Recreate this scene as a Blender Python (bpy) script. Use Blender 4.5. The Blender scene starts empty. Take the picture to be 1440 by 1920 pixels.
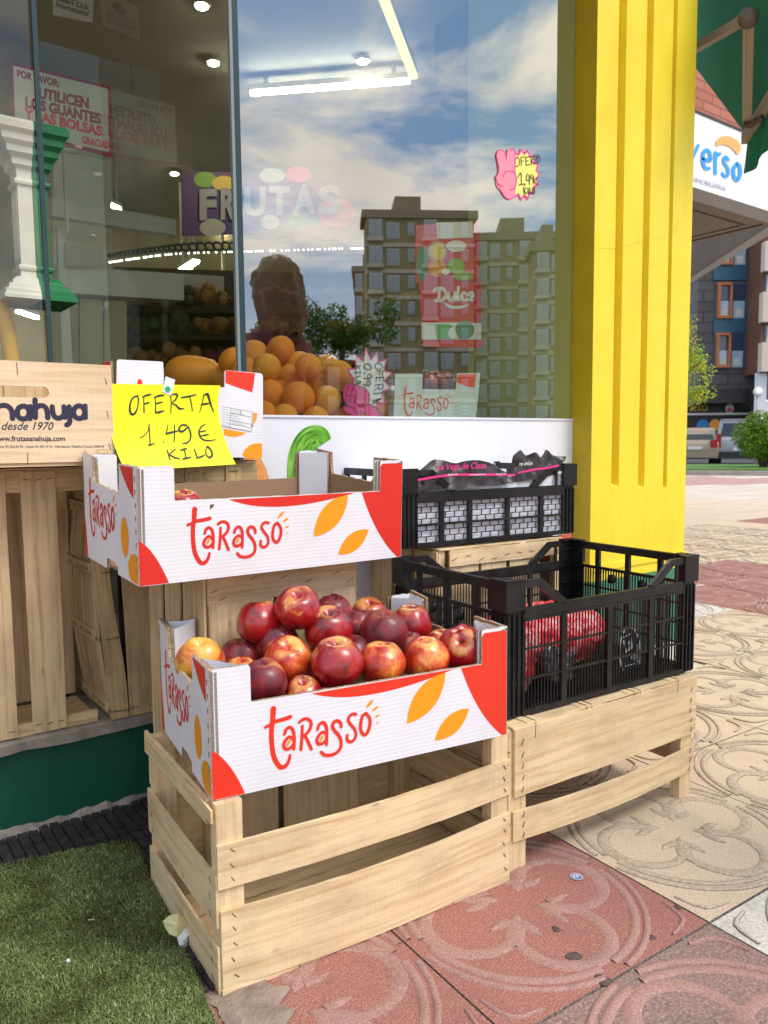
import bpy, bmesh, math, random
import numpy as np
from mathutils import Vector, Matrix, Euler
S = bpy.context.scene
C = S.collection
rnd = random.Random(7)
R = math.radians
# ------------------------------------------------------------------ camera
CAMZ = 0.90
FPX = 1458.6
YAW, PITCH, ROLL = R(36.0996), R(5.2435), R(-0.5674)
def cam_axes():
    cy, sy, cp, sp = math.cos(YAW), math.sin(YAW), math.cos(PITCH), math.sin(PITCH)
    f = Vector((sy*cp, cy*cp, -sp)); r = Vector((cy, -sy, 0)); u = r.cross(f)
    cr, sr = math.cos(ROLL), math.sin(ROLL)
    return r*cr + u*sr, -r*sr + u*cr, f
AR, AU, AF = cam_axes()
cd = bpy.data.cameras.new('camera'); cam = bpy.data.objects.new('camera', cd); C.objects.link(cam)
cam.matrix_world = Matrix(((AR.x, AU.x, -AF.x, 0), (AR.y, AU.y, -AF.y, 0), (AR.z, AU.z, -AF.z, CAMZ), (0, 0, 0, 1)))
cd.sensor_fit = 'HORIZONTAL'; cd.sensor_width = 36; cd.lens = 36*FPX/1440
cd.clip_start = 0.05; cd.clip_end = 1000
cd.dof.use_dof = True; cd.dof.focus_distance = 1.6; cd.dof.aperture_fstop = 13
S.camera = cam
# ------------------------------------------------------------------ light
SUN_EL, SUN_AZ = R(52), R(150)      # azimuth clockwise from +Y: the sun stands over the street, to the right
w = bpy.data.worlds.new('World'); S.world = w; w.use_nodes = True
nt = w.node_tree; nt.nodes.clear()
def N(nt, t, **k):
    n = nt.nodes.new(t)
    for a, b in k.items():
        if a.startswith('i_'):
            key = a[2:]; key = int(key) if key.isdigit() else key
            n.inputs[key].default_value = b
        else: setattr(n, a, b)
    return n
out = N(nt, 'ShaderNodeOutputWorld'); bg = N(nt, 'ShaderNodeBackground', i_Strength=0.145)
sky = N(nt, 'ShaderNodeTexSky', sky_type='NISHITA', sun_disc=False, sun_elevation=SUN_EL, sun_rotation=SUN_AZ, air_density=1.2, dust_density=1.0)
tc = N(nt, 'ShaderNodeTexCoord'); mp = N(nt, 'ShaderNodeMapping'); mp.inputs['Scale'].default_value = (1.0, 1.0, 2.6)
nt.links.new(tc.outputs['Generated'], mp.inputs['Vector'])
n1 = N(nt, 'ShaderNodeTexNoise', i_Scale=2.9, i_Detail=11, i_Roughness=0.60, i_Distortion=0.45)
nt.links.new(mp.outputs['Vector'], n1.inputs['Vector'])
cr = N(nt, 'ShaderNodeValToRGB'); cr.color_ramp.elements[0].position = 0.44; cr.color_ramp.elements[1].position = 0.58
nt.links.new(n1.outputs['Fac'], cr.inputs['Fac'])
sx = N(nt, 'ShaderNodeSeparateXYZ'); nt.links.new(tc.outputs['Generated'], sx.inputs[0])
hz = N(nt, 'ShaderNodeMapRange', i_1=0.02, i_2=0.24, i_3=0.75, i_4=0.0); nt.links.new(sx.outputs['Z'], hz.inputs[0])
mx0 = N(nt, 'ShaderNodeMath', operation='MAXIMUM'); nt.links.new(cr.outputs['Color'], mx0.inputs[0]); nt.links.new(hz.outputs[0], mx0.inputs[1])
n2 = N(nt, 'ShaderNodeTexNoise', i_Scale=5.0, i_Detail=5); nt.links.new(mp.outputs['Vector'], n2.inputs['Vector'])
cc = N(nt, 'ShaderNodeMix', data_type='RGBA'); cc.inputs['A'].default_value = (7.0, 6.9, 6.9, 1); cc.inputs['B'].default_value = (17.5, 16.2, 14.4, 1)
nt.links.new(n2.outputs['Fac'], cc.inputs['Factor'])
mx = N(nt, 'ShaderNodeMix', data_type='RGBA'); nt.links.new(mx0.outputs[0], mx.inputs['Factor'])
bl_ = N(nt, 'ShaderNodeMix', data_type='RGBA', i_Factor=0.75); bl_.inputs['B'].default_value = (1.8, 4.2, 8.2, 1); nt.links.new(sky.outputs[0], bl_.inputs['A'])
nt.links.new(bl_.outputs['Result'], mx.inputs['A']); nt.links.new(cc.outputs['Result'], mx.inputs['B'])
nt.links.new(mx.outputs['Result'], bg.inputs['Color']); nt.links.new(bg.outputs[0], out.inputs[0])
sl = bpy.data.lights.new('sun', 'SUN'); sl.energy = 2.7; sl.angle = R(26); sl.color = (1, 0.92, 0.80)
so = bpy.data.objects.new('sun', sl); C.objects.link(so)
sd = Vector((math.sin(SUN_AZ)*math.cos(SUN_EL), math.cos(SUN_AZ)*math.cos(SUN_EL), math.sin(SUN_EL)))
so.rotation_euler = sd.to_track_quat('Z', 'Y').to_euler(); so.location = (3, -4, 8)
S.view_settings.view_transform = 'Standard'; S.view_settings.look = 'None'
S.view_settings.exposure = 0.13; S.view_settings.gamma = 1
S.cycles.max_bounces = 10; S.cycles.transparent_max_bounces = 24; S.cycles.glossy_bounces = 4
S.cycles.use_denoising = True
S.cycles.caustics_reflective = False; S.cycles.caustics_refractive = False
S.cycles.sample_clamp_indirect = 6
# ------------------------------------------------------------------ where a sight line of the photo meets a plane of the place
EYE = Vector((0, 0, CAMZ))
def ray(x, y): return AR*((x-720)/FPX) - AU*((y-960)/FPX) + AF
def atY(x, y, Y): d = ray(x, y); return EYE + d*(Y/d.y)
def atX(x, y, X): d = ray(x, y); return EYE + d*(X/d.x)
def atZ(x, y, Z): d = ray(x, y); return EYE + d*((Z-CAMZ)/d.z)
def atD(x, y, D): d = ray(x, y); return EYE + d.normalized()*D
def onP(x, y, P, n): d = ray(x, y); return EYE + d*((Vector(P)-EYE).dot(n)/d.dot(n))
# ------------------------------------------------------------------ materials
MATS = {}
def srgb(r, g, b):
    f = lambda c: (c/255/12.92 if c/255 <= 0.04045 else ((c/255+0.055)/1.055)**2.4)
    return (f(r), f(g), f(b), 1)
def base(name, col, rough=0.6, spec=0.5, **k):
    m = bpy.data.materials.new(name); m.use_nodes = True; nt = m.node_tree
    b = nt.nodes['Principled BSDF']
    b.inputs['Base Color'].default_value = col if len(col) == 4 else (*col, 1)
    b.inputs['Roughness'].default_value = rough; b.inputs['Specular IOR Level'].default_value = spec
    for a, v in k.items(): b.inputs[a].default_value = v
    MATS[name] = m
    return m, nt, b
def ramp(nt, stops):
    c = N(nt, 'ShaderNodeValToRGB'); e = c.color_ramp.elements
    while len(e) < len(stops): e.new(0.5)
    for el, (p, col) in zip(e, stops): el.position = p; el.color = col if len(col) == 4 else (*col, 1)
    return c
def L(nt, a, b): nt.links.new(a, b)
def coords(nt, kind='Object', scale=(1, 1, 1), loc=(0, 0, 0)):
    t = N(nt, 'ShaderNodeTexCoord'); m = N(nt, 'ShaderNodeMapping'); m.inputs['Scale'].default_value = scale; m.inputs['Location'].default_value = loc
    L(nt, t.outputs[kind], m.inputs['Vector']); return m.outputs['Vector']
def bump(nt, b, h, strength=0.3, dist=0.002):
    n = N(nt, 'ShaderNodeBump', i_Strength=strength, i_Distance=dist); L(nt, h, n.inputs['Height']); L(nt, n.outputs[0], b.inputs['Normal'])
def mixc(nt, fac, a, b, mode='MIX'):
    m = N(nt, 'ShaderNodeMix', data_type='RGBA', blend_type=mode)
    for s, v in (('Factor', fac), ('A', a), ('B', b)):
        if hasattr(v, 'links'): L(nt, v, m.inputs[s])
        elif s == 'Factor': m.inputs[s].default_value = v
        else: m.inputs[s].default_value = v if len(v) == 4 else (*v, 1)
    return m.outputs['Result']
def mottled(name, c1, c2, scale=6, rough=0.6, kind='Object', detail=6, b_str=0.15, b_dist=0.002, spec=0.4, lo=0.35, hi=0.65, **k):
    m, nt, b = base(name, c1, rough, spec, **k)
    v = coords(nt, kind); n = N(nt, 'ShaderNodeTexNoise', i_Scale=scale, i_Detail=detail, i_Roughness=0.6); L(nt, v, n.inputs['Vector'])
    r_ = ramp(nt, [(lo, c1), (hi, c2)]); L(nt, n.outputs['Fac'], r_.inputs['Fac']); L(nt, r_.outputs['Color'], b.inputs['Base Color'])
    if b_str:
        n2 = N(nt, 'ShaderNodeTexNoise', i_Scale=scale*6, i_Detail=4); L(nt, v, n2.inputs['Vector']); bump(nt, b, n2.outputs['Fac'], b_str, b_dist)
    return m
def wood(name, dark, light, grime=(0.16, 0.11, 0.07), gr=0.25):
    m, nt, b = base(name, light, 0.72, 0.25)
    v = coords(nt, 'UV', (2.2, 46, 1)); n = N(nt, 'ShaderNodeTexNoise', i_Scale=1.6, i_Detail=7, i_Roughness=0.62, i_Distortion=0.6); L(nt, v, n.inputs['Vector'])
    r_ = ramp(nt, [(0.3, dark), (0.52, light), (0.75, tuple(min(1, c*1.12) for c in light[:3]))]); L(nt, n.outputs['Fac'], r_.inputs['Fac'])
    v2 = coords(nt, 'UV', (5, 9, 1)); n2 = N(nt, 'ShaderNodeTexNoise', i_Scale=1.0, i_Detail=5, i_Roughness=0.65); L(nt, v2, n2.inputs['Vector'])
    r2 = ramp(nt, [(0.3, (1, 1, 1)), (0.55, (0, 0, 0))]); L(nt, n2.outputs['Fac'], r2.inputs['Fac'])
    mu = N(nt, 'ShaderNodeMath', operation='MULTIPLY', i_1=gr); L(nt, r2.outputs['Color'], mu.inputs[0])
    c = mixc(nt, mu.outputs[0], r_.outputs['Color'], grime)
    # saw marks across the grain
    v3 = coords(nt, 'UV', (230, 2.2, 1)); n3 = N(nt, 'ShaderNodeTexNoise', i_Scale=1.0, i_Detail=4, i_Roughness=0.8); L(nt, v3, n3.inputs['Vector'])
    c = mixc(nt, 0.30, c, n3.outputs['Color'], 'SOFT_LIGHT')
    # a few dark knots and streaks
    v4 = coords(nt, 'UV', (7, 16, 1)); vo = N(nt, 'ShaderNodeTexVoronoi', i_Scale=1.0); L(nt, v4, vo.inputs['Vector'])
    r4 = ramp(nt, [(0.0, (1, 1, 1)), (0.09, (0, 0, 0))]); L(nt, vo.outputs['Distance'], r4.inputs['Fac'])
    mu4 = N(nt, 'ShaderNodeMath', operation='MULTIPLY', i_1=0.6); L(nt, r4.outputs['Color'], mu4.inputs[0])
    c = mixc(nt, mu4.outputs[0], c, (0.17, 0.10, 0.05))
    L(nt, c, b.inputs['Base Color']); ad_ = N(nt, 'ShaderNodeMath', operation='ADD'); L(nt, n.outputs['Fac'], ad_.inputs[0]); L(nt, n3.outputs['Fac'], ad_.inputs[1]); bump(nt, b, ad_.outputs[0], 0.5, 0.0014)
    return m
wood('wood_pale', (0.62, 0.42, 0.21), (0.80, 0.61, 0.365), gr=0.32)
wood('wood_tan', (0.48, 0.31, 0.16), (0.70, 0.50, 0.285), gr=0.30)
wood('wood_old', (0.36, 0.235, 0.115), (0.56, 0.395, 0.205), gr=0.45)
wood('wood_plank', (0.66, 0.46, 0.27), (0.80, 0.61, 0.40), gr=0.08)
def emis(name, col, s):
    m = bpy.data.materials.new(name); m.use_nodes = True; nt = m.node_tree; nt.nodes.clear()
    o = N(nt, 'ShaderNodeOutputMaterial'); e = N(nt, 'ShaderNodeEmission', i_Strength=s); e.inputs[0].default_value = (*col, 1); L(nt, e.outputs[0], o.inputs[0]); MATS[name] = m
def card(name, col, rough=0.55, wav=True):
    m, nt, b = base(name, col, rough, 0.35)
    v = coords(nt, 'UV'); wv = N(nt, 'ShaderNodeTexWave', i_Scale=42, i_Distortion=0.6, bands_direction='Y'); L(nt, v, wv.inputs['Vector'])
    n = N(nt, 'ShaderNodeTexNoise', i_Scale=9, i_Detail=5); L(nt, v, n.inputs['Vector'])
    r_ = ramp(nt, [(0.3, tuple(c*0.93 for c in col[:3])), (0.6, col)]); L(nt, n.outputs['Fac'], r_.inputs['Fac']); L(nt, r_.outputs['Color'], b.inputs['Base Color'])
    gd = N(nt, 'ShaderNodeTexNoise', i_Scale=2.2, i_Detail=3); L(nt, v, gd.inputs['Vector']); bump(nt, b, gd.outputs['Fac'], 0.35, 0.012); b1_ = b.inputs['Normal'].links[0].from_node
    bb = N(nt, 'ShaderNodeBump', i_Strength=0.12, i_Distance=0.0012); L(nt, wv.outputs['Fac'], bb.inputs['Height']); L(nt, b1_.outputs[0], bb.inputs['Normal']); L(nt, bb.outputs[0], b.inputs['Normal'])
    n9 = N(nt, 'ShaderNodeTexNoise', i_Scale=16, i_Detail=8, i_Roughness=0.75); L(nt, v, n9.inputs['Vector']); r9 = ramp(nt, [(0.62, (0, 0, 0)), (0.76, (1, 1, 1))]); L(nt, n9.outputs['Fac'], r9.inputs['Fac']); m9 = N(nt, 'ShaderNodeMath', operation='MULTIPLY', i_1=0.22); L(nt, r9.outputs['Color'], m9.inputs[0]); L(nt, mixc(nt, m9.outputs[0], r_.outputs['Color'], (0.36, 0.30, 0.25)), b.inputs['Base Color'])
card('card_white', (0.79, 0.79, 0.83, 1)); card('card_kraft', (0.32, 0.20, 0.12, 1), 0.8)
m, nt, b = base('card_edge', (0.30, 0.20, 0.12), 0.9)
v = coords(nt, 'Object', (1, 1, 1)); wv = N(nt, 'ShaderNodeTexNoise', i_Scale=420, i_Detail=2); L(nt, v, wv.inputs['Vector'])
r_ = ramp(nt, [(0.35, (0.13, 0.08, 0.045)), (0.62, (0.50, 0.38, 0.26))]); L(nt, wv.outputs['Fac'], r_.inputs['Fac']); L(nt, r_.outputs['Color'], b.inputs['Base Color'])
for nme, col, ro in (('ink_red', (0.78, 0.035, 0.012), 0.45), ('ink_orange', (0.92, 0.33, 0.005), 0.45), ('ink_crimson', (0.70, 0.022, 0.012), 0.45), ('ink_navy', (0.02, 0.02, 0.05), 0.6),
                     ('ink_black', (0.012, 0.014, 0.012), 0.6), ('ink_blue', (0.02, 0.33, 0.80), 0.45), ('ink_peach', (0.95, 0.42, 0.10), 0.45), ('ink_grey', (0.30, 0.36, 0.45), 0.5),
                     ('ink_darkred', (0.30, 0.006, 0.010), 0.5), ('ink_pink', (0.78, 0.03, 0.26), 0.5), ('ink_magenta', (0.72, 0.03, 0.22), 0.5), ('ink_white', (0.78, 0.78, 0.78), 0.5)):
    base(nme, col, ro)
mottled('sign_yellow', (0.86, 0.88, 0.0, 1), (0.80, 0.83, 0.0, 1), 14, 0.5, b_str=0.05)
mottled('paper_white', (0.80, 0.80, 0.80, 1), (0.74, 0.74, 0.76, 1), 20, 0.6)
mottled('tape', (0.80, 0.80, 0.76, 1), (0.70, 0.72, 0.68, 1), 40, 0.3)
base('steel', (0.16, 0.13, 0.11), 0.45, Metallic=0.8)
m, nt, b = base('plastic_black', (0.008, 0.008, 0.009), 0.38, 0.36)
v = coords(nt); n = N(nt, 'ShaderNodeTexNoise', i_Scale=30, i_Detail=6); L(nt, v, n.inputs['Vector'])
r_ = ramp(nt, [(0.35, (0.30,)*3), (0.7, (0.55,)*3)]); L(nt, n.outputs['Fac'], r_.inputs['Fac']); L(nt, r_.outputs['Color'], b.inputs['Roughness'])
n2 = N(nt, 'ShaderNodeTexNoise', i_Scale=9, i_Detail=8, i_Roughness=0.7); L(nt, v, n2.inputs['Vector'])
r2 = ramp(nt, [(0.45, (0.008, 0.008, 0.009)), (0.78, (0.035, 0.033, 0.031))]); L(nt, n2.outputs['Fac'], r2.inputs['Fac']); L(nt, r2.outputs['Color'], b.inputs['Base Color'])
def painted(name, c1, c2, rough=0.5):
    m, nt, b = base(name, c1, rough, 0.4)
    v = coords(nt, 'Object'); n = N(nt, 'ShaderNodeTexNoise', i_Scale=3.2, i_Detail=9, i_Roughness=0.68); L(nt, v, n.inputs['Vector'])
    r_ = ramp(nt, [(0.34, c2), (0.55, c1)]); L(nt, n.outputs['Fac'], r_.inputs['Fac'])
    n3 = N(nt, 'ShaderNodeTexNoise', i_Scale=34, i_Detail=6, i_Roughness=0.75); L(nt, v, n3.inputs['Vector'])
    r3 = ramp(nt, [(0.70, (0, 0, 0)), (0.76, (1, 1, 1))]); L(nt, n3.outputs['Fac'], r3.inputs['Fac'])
    mu = N(nt, 'ShaderNodeMath', operation='MULTIPLY', i_1=0.35); L(nt, r3.outputs['Color'], mu.inputs[0])
    c_ = mixc(nt, mu.outputs[0], r_.outputs['Color'], tuple(x*0.45 for x in c2[:3])); n5 = N(nt, 'ShaderNodeTexNoise', i_Scale=1.0, i_Detail=6, i_Roughness=0.7); L(nt, coords(nt, 'Object', (26, 26, 1.3)), n5.inputs['Vector']); r5 = ramp(nt, [(0.52, (0, 0, 0)), (0.72, (1, 1, 1))]); L(nt, n5.outputs['Fac'], r5.inputs['Fac']); m5 = N(nt, 'ShaderNodeMath', operation='MULTIPLY', i_1=0.16); L(nt, r5.outputs['Color'], m5.inputs[0]); L(nt, mixc(nt, m5.outputs[0], c_, tuple(x*0.55 for x in c2[:3])), b.inputs['Base Color'])
    v2 = coords(nt, 'Object', (26, 26, 7)); n2 = N(nt, 'ShaderNodeTexNoise', i_Scale=1.5, i_Detail=7); L(nt, v2, n2.inputs['Vector']); bump(nt, b, n2.outputs['Fac'], 0.45, 0.004)
painted('paint_yellow', (0.83, 0.66, 0.035, 1), (0.77, 0.59, 0.026, 1)); painted('paint_yellow_shaded', (0.50, 0.36, 0.004, 1), (0.42, 0.30, 0.004, 1))  # second colour is the yellow darkened, with the jamb's shade painted in
painted('paint_green', (0.006, 0.085, 0.050, 1), (0.005, 0.060, 0.036, 1)); painted('paint_jade', (0.035, 0.22, 0.13, 1), (0.03, 0.17, 0.10, 1))
painted('paint_wall_green', (0.52, 0.62, 0.24, 1), (0.47, 0.57, 0.21, 1)); painted('paint_emerald', (0.008, 0.17, 0.055, 1), (0.006, 0.12, 0.04, 1))
painted('paint_white', (0.72, 0.68, 0.62, 1), (0.62, 0.57, 0.50, 1))
mottled('panel_white', (0.79, 0.80, 0.86, 1), (0.74, 0.75, 0.81, 1), 2.5, 0.3, b_str=0.02)
mottled('stone', (0.36, 0.31, 0.26, 1), (0.20, 0.17, 0.14, 1), 14, 0.85, b_str=0.5, b_dist=0.004)
mottled('rubber', (0.020, 0.019, 0.021, 1), (0.050, 0.044, 0.042, 1), 30, 0.7, b_str=0.5)
# glass: a thin clear sheet that mirrors what stands across the street
def glass(name, f0, tint, gtint=(1, 1, 1), rough=0.0):
    m = bpy.data.materials.new(name); m.use_nodes = True; nt = m.node_tree; nt.nodes.clear(); MATS[name] = m
    o = N(nt, 'ShaderNodeOutputMaterial'); t = N(nt, 'ShaderNodeBsdfTransparent'); t.inputs[0].default_value = (*tint, 1)
    g = N(nt, 'ShaderNodeBsdfGlossy', i_Roughness=rough); g.inputs[0].default_value = (*gtint, 1)
    ge = N(nt, 'ShaderNodeNewGeometry'); dt = N(nt, 'ShaderNodeVectorMath', operation='DOT_PRODUCT'); L(nt, ge.outputs['Incoming'], dt.inputs[0]); L(nt, ge.outputs['Normal'], dt.inputs[1])
    ab = N(nt, 'ShaderNodeMath', operation='ABSOLUTE'); L(nt, dt.outputs['Value'], ab.inputs[0]); om = N(nt, 'ShaderNodeMath', operation='SUBTRACT', i_0=1.0); L(nt, ab.outputs[0], om.inputs[1])
    lw = N(nt, 'ShaderNodeMath', operation='POWER', i_1=5.0); L(nt, om.outputs[0], lw.inputs[0]); mr = N(nt, 'ShaderNodeMapRange', i_1=0.0, i_2=1.0, i_3=f0, i_4=0.95); L(nt, lw.outputs[0], mr.inputs[0])
    x = N(nt, 'ShaderNodeMixShader'); L(nt, mr.outputs[0], x.inputs[0]); L(nt, t.outputs[0], x.inputs[1]); L(nt, g.outputs[0], x.inputs[2]); L(nt, x.outputs[0], o.inputs[0])
glass('glass_front', 0.34, (0.86, 0.92, 0.86), (1, 0.98, 0.95)); glass('glass_side', 0.06, (0.88, 0.92, 0.84))
base('glass_edge', (0.028, 0.055, 0.06), 0.35, 0.25); base('seal_grey', (0.20, 0.25, 0.25), 0.5, 0.3)
emis('tube_light', (1, 0.97, 0.88), 55.0); emis('tube_yellow', (1, 0.90, 0.26), 1.9); emis('down_light', (1, 0.93, 0.80), 90.0); emis('led', (1, 1, 0.97), 3.5)
# ------------------------------------------------------------------ mesh building
class MB:
    def __init__(s): s.v = []; s.f = []; s.m = []; s.uv = []; s.sm = []
    def add(s, vs, fs, mi=0, uvs=None, smooth=False):
        o = len(s.v); s.v += [tuple(p) for p in vs]
        for k, f in enumerate(fs):
            s.f.append(tuple(i+o for i in f)); s.m.append(mi[k] if isinstance(mi, (list, tuple)) else mi); s.sm.append(smooth)
            s.uv.append(uvs[k] if uvs else None)
        return s
    def box(s, a, b, mi=0, M=None, j=0.0, nseg=1, bow=None, bev=0.0):
        """box between corners a and b; bow(t) -> offset vector along its longest axis; u runs along the grain"""
        a = Vector(a); b = Vector(b); d = b-a; ax = max(range(3), key=lambda i: abs(d[i])); o1, o2 = [i for i in range(3) if i != ax]
        if abs(d[o1]) < abs(d[o2]): o1, o2 = o2, o1
        ru, rv = rnd.random()*40, rnd.random()*40
        vs, fs, uv = [], [], []
        for k in range(nseg+1):
            t = k/nseg; off = Vector(bow(t)) if bow else Vector((0, 0, 0))
            for p, q in ((0, 0), (1, 0), (1, 1), (0, 1)):
                P = Vector((0, 0, 0)); P[ax] = a[ax]+d[ax]*t; P[o1] = a[o1]+d[o1]*p; P[o2] = a[o2]+d[o2]*q
                P += off + Vector((rnd.uniform(-j, j), rnd.uniform(-j, j), rnd.uniform(-j, j))); vs.append(P)
        prm = [0, abs(d[o1]), abs(d[o1])+abs(d[o2]), 2*abs(d[o1])+abs(d[o2]), 2*(abs(d[o1])+abs(d[o2]))]
        for k in range(nseg):
            for q in range(4):
                i0, i1 = k*4+q, k*4+(q+1) % 4; fs.append((i0, i1, i1+4, i0+4))
                u0, u1 = ru+abs(d[ax])*k/nseg, ru+abs(d[ax])*(k+1)/nseg
                uv.append(((u0, rv+prm[q]), (u0, rv+prm[q+1]), (u1, rv+prm[q+1]), (u1, rv+prm[q])))
        n = nseg*4
        for f in ((3, 2, 1, 0), (n, n+1, n+2, n+3)):
            fs.append(f); uv.append(tuple((ru+vs[i][o2]*3, rv+vs[i][o1]) for i in f))
        flip = (Vector(vs[1])-Vector(vs[0])).cross(Vector(vs[3])-Vector(vs[0])).dot(d[ax]*Vector([1 if i == ax else 0 for i in range(3)])) < 0
        if flip: fs = [tuple(reversed(f)) for f in fs]; uv = [tuple(reversed(u)) for u in uv]
        if M: vs = [M @ p for p in vs]
        return s.add(vs, fs, mi, uv)
    def bar(s, p, q, w, h, up=(0, 0, 1), mi=0, nseg=1):
        p = Vector(p); q = Vector(q); d = (q-p); l = d.length; d.normalize(); up = Vector(up); sx_ = d.cross(up)
        if sx_.length < 1e-4: sx_ = d.cross(Vector((0, 1, 0)))
        sx_.normalize(); uz = sx_.cross(d)
        M = Matrix(((d.x, sx_.x, uz.x, p.x), (d.y, sx_.y, uz.y, p.y), (d.z, sx_.z, uz.z, p.z), (0, 0, 0, 1)))
        return s.box((0, -w/2, -h/2), (l, w/2, h/2), mi, M, nseg=nseg)
    def tube(s, pts, r, seg=8, mi=0, caps=True):
        pts = [Vector(p) for p in pts]; vs, fs = [], []; up = Vector((0.13, 0.31, 0.94))
        for i, p in enumerate(pts):
            d = (pts[min(i+1, len(pts)-1)]-pts[max(i-1, 0)]).normalized(); x = d.cross(up)
            if x.length < 1e-3: x = d.cross(Vector((1, 0, 0)))
            x.normalize(); y = x.cross(d); rr = r[i] if isinstance(r, (list, tuple)) else r
            for k in range(seg): a = 2*math.pi*k/seg; vs.append(p+x*math.cos(a)*rr+y*math.sin(a)*rr)
        for i in range(len(pts)-1):
            for k in range(seg): fs.append((i*seg+k, i*seg+(k+1) % seg, (i+1)*seg+(k+1) % seg, (i+1)*seg+k))
        if caps: fs.append(tuple(reversed(range(seg)))); fs.append(tuple((len(pts)-1)*seg+k for k in range(seg)))
        return s.add(vs, fs, mi, smooth=True)
    def prism(s, outline, O, U, V, th, mi=0, mi_back=None, mi_edge=None, uvscale=1.0):
        """flat outline (u, v) on the plane O + u U + v V, thickened by th behind it"""
        O = Vector(O); U = Vector(U); V = Vector(V); n = U.cross(V).normalized(); k = len(outline); ar = 0
        for i in range(k): ar += outline[i][0]*outline[(i+1) % k][1]-outline[(i+1) % k][0]*outline[i][1]
        if ar < 0: outline = list(reversed(outline))
        fr = [O+U*u+V*v for u, v in outline]; bk = [p-n*th for p in fr]
        ro = rnd.random()*9
        uvf = tuple((u*uvscale+ro, v*uvscale+ro) for u, v in outline)
        mb = mi if mi_back is None else mi_back; me = mi if mi_edge is None else mi_edge
        fs = [tuple(range(k)), tuple(range(2*k-1, k-1, -1))]; ms = [mi, mb]; uv = [uvf, tuple(reversed(uvf))]
        for i in range(k):
            j_ = (i+1) % k; fs.append((j_, i, i+k, j_+k)); ms.append(me); uv.append(((0, 0), (0.1, 0), (0.1, 0.01), (0, 0.01)))
        return s.add(fr+bk, fs, ms, uv)
    def rings(s, rings, mi=0, smooth=True, cap=True):
        """loft through rings of equal length"""
        k = len(rings[0]); vs = [p for r_ in rings for p in r_]; fs = []
        for i in range(len(rings)-1):
            for q in range(k): fs.append((i*k+q, i*k+(q+1) % k, (i+1)*k+(q+1) % k, (i+1)*k+q))
        if cap: fs.append(tuple(reversed(range(k)))); fs.append(tuple((len(rings)-1)*k+q for q in range(k)))
        return s.add(vs, fs, mi, smooth=smooth)
    def lathe(s, prof, M=None, seg=24, mi=0):
        rs = [[Vector((r_*math.cos(2*math.pi*k/seg), r_*math.sin(2*math.pi*k/seg), z)) for k in range(seg)] for r_, z in prof]
        if M: rs = [[M @ p for p in r_] for r_ in rs]
        return s.rings(rs, mi)
    def build(s, name, mats, parent=None, loc=None, rot=None):
        me = bpy.data.meshes.new(name); me.from_pydata(s.v, [], s.f)
        if isinstance(mats, str): mats = [mats]
        for q in mats: me.materials.append(MATS[q])
        me.polygons.foreach_set('material_index', s.m); me.polygons.foreach_set('use_smooth', s.sm)
        if any(u for u in s.uv):
            ul = me.uv_layers.new(name='UVMap'); flat = []
            for f, u in zip(s.f, s.uv):
                for q in range(len(f)): flat += list(u[q]) if u else [0, 0]
            ul.data.foreach_set('uv', flat)
        me.update(); o = bpy.data.objects.new(name, me); C.objects.link(o)
        if parent: o.parent = parent
        if loc is not None: o.location = loc
        if rot is not None: o.rotation_euler = rot
        return o
def tag(o, label=None, cat=None, group=None, kind=None):
    if label: o['label'] = label
    if cat: o['category'] = cat
    if group: o['group'] = group
    if kind: o['kind'] = kind
    return o
def thing(name, label, cat, loc=(0, 0, 0), rz=0.0, group=None, rot=None):
    o = bpy.data.objects.new(name, None); C.objects.link(o); o.empty_display_size = 0.05
    o.location = loc; o.rotation_euler = rot if rot is not None else (0, 0, rz); return tag(o, label, cat, group)
def copy_tree(o, parent=None):
    c = o.copy(); C.objects.link(c); c.parent = parent
    for ch in list(o.children): copy_tree(ch, c)
    return c
# ------------------------------------------------------------------ drawing on surfaces: strokes with round ends, leaves, letters
def spline(pts, n=8):
    if len(pts) < 3: return [tuple(p) for p in pts]
    P = [pts[0]]+list(pts)+[pts[-1]]; o = []
    for i in range(1, len(P)-2):
        for k in range(n):
            t = k/n; o.append(tuple(0.5*((2*P[i][c])+(-P[i-1][c]+P[i+1][c])*t+(2*P[i-1][c]-5*P[i][c]+4*P[i+1][c]-P[i+2][c])*t*t+(-P[i-1][c]+3*P[i][c]-3*P[i+1][c]+P[i+2][c])*t**3) for c in range(len(P[i]))))
    o.append(tuple(pts[-1])); return o
def stroke2d(pts, n=8, cap=6, closed=False):
    """pts (x, y, width) -> list of convex quads and caps in 2d"""
    p = spline(list(pts)+([pts[0]] if closed else []), n) if len(pts) > 2 else [tuple(q) for q in pts]
    polys = []; Ls, Rs = [], []
    for i, (x, y, w_) in enumerate(p):
        a = p[max(i-1, 0)]; c = p[min(i+1, len(p)-1)]
        if closed and i in (0, len(p)-1): a = p[-2]; c = p[1]
        dx, dy = c[0]-a[0], c[1]-a[1]; l = math.hypot(dx, dy) or 1; nx, ny = -dy/l*w_/2, dx/l*w_/2
        Ls.append((x+nx, y+ny)); Rs.append((x-nx, y-ny))
    for i in range(len(p)-1): polys.append([Ls[i], Rs[i], Rs[i+1], Ls[i+1]])
    if not closed:
        for e, s_ in ((0, 1), (len(p)-1, -1)):
            x, y, w_ = p[e]; ang = math.atan2(Ls[e][1]-y, Ls[e][0]-x); f = [Ls[e]]
            for k in range(1, cap): a = ang+s_*math.pi*k/cap; f.append((x+math.cos(a)*w_/2, y+math.sin(a)*w_/2))
            f.append(Rs[e]); polys.append(f)
    return polys
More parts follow.
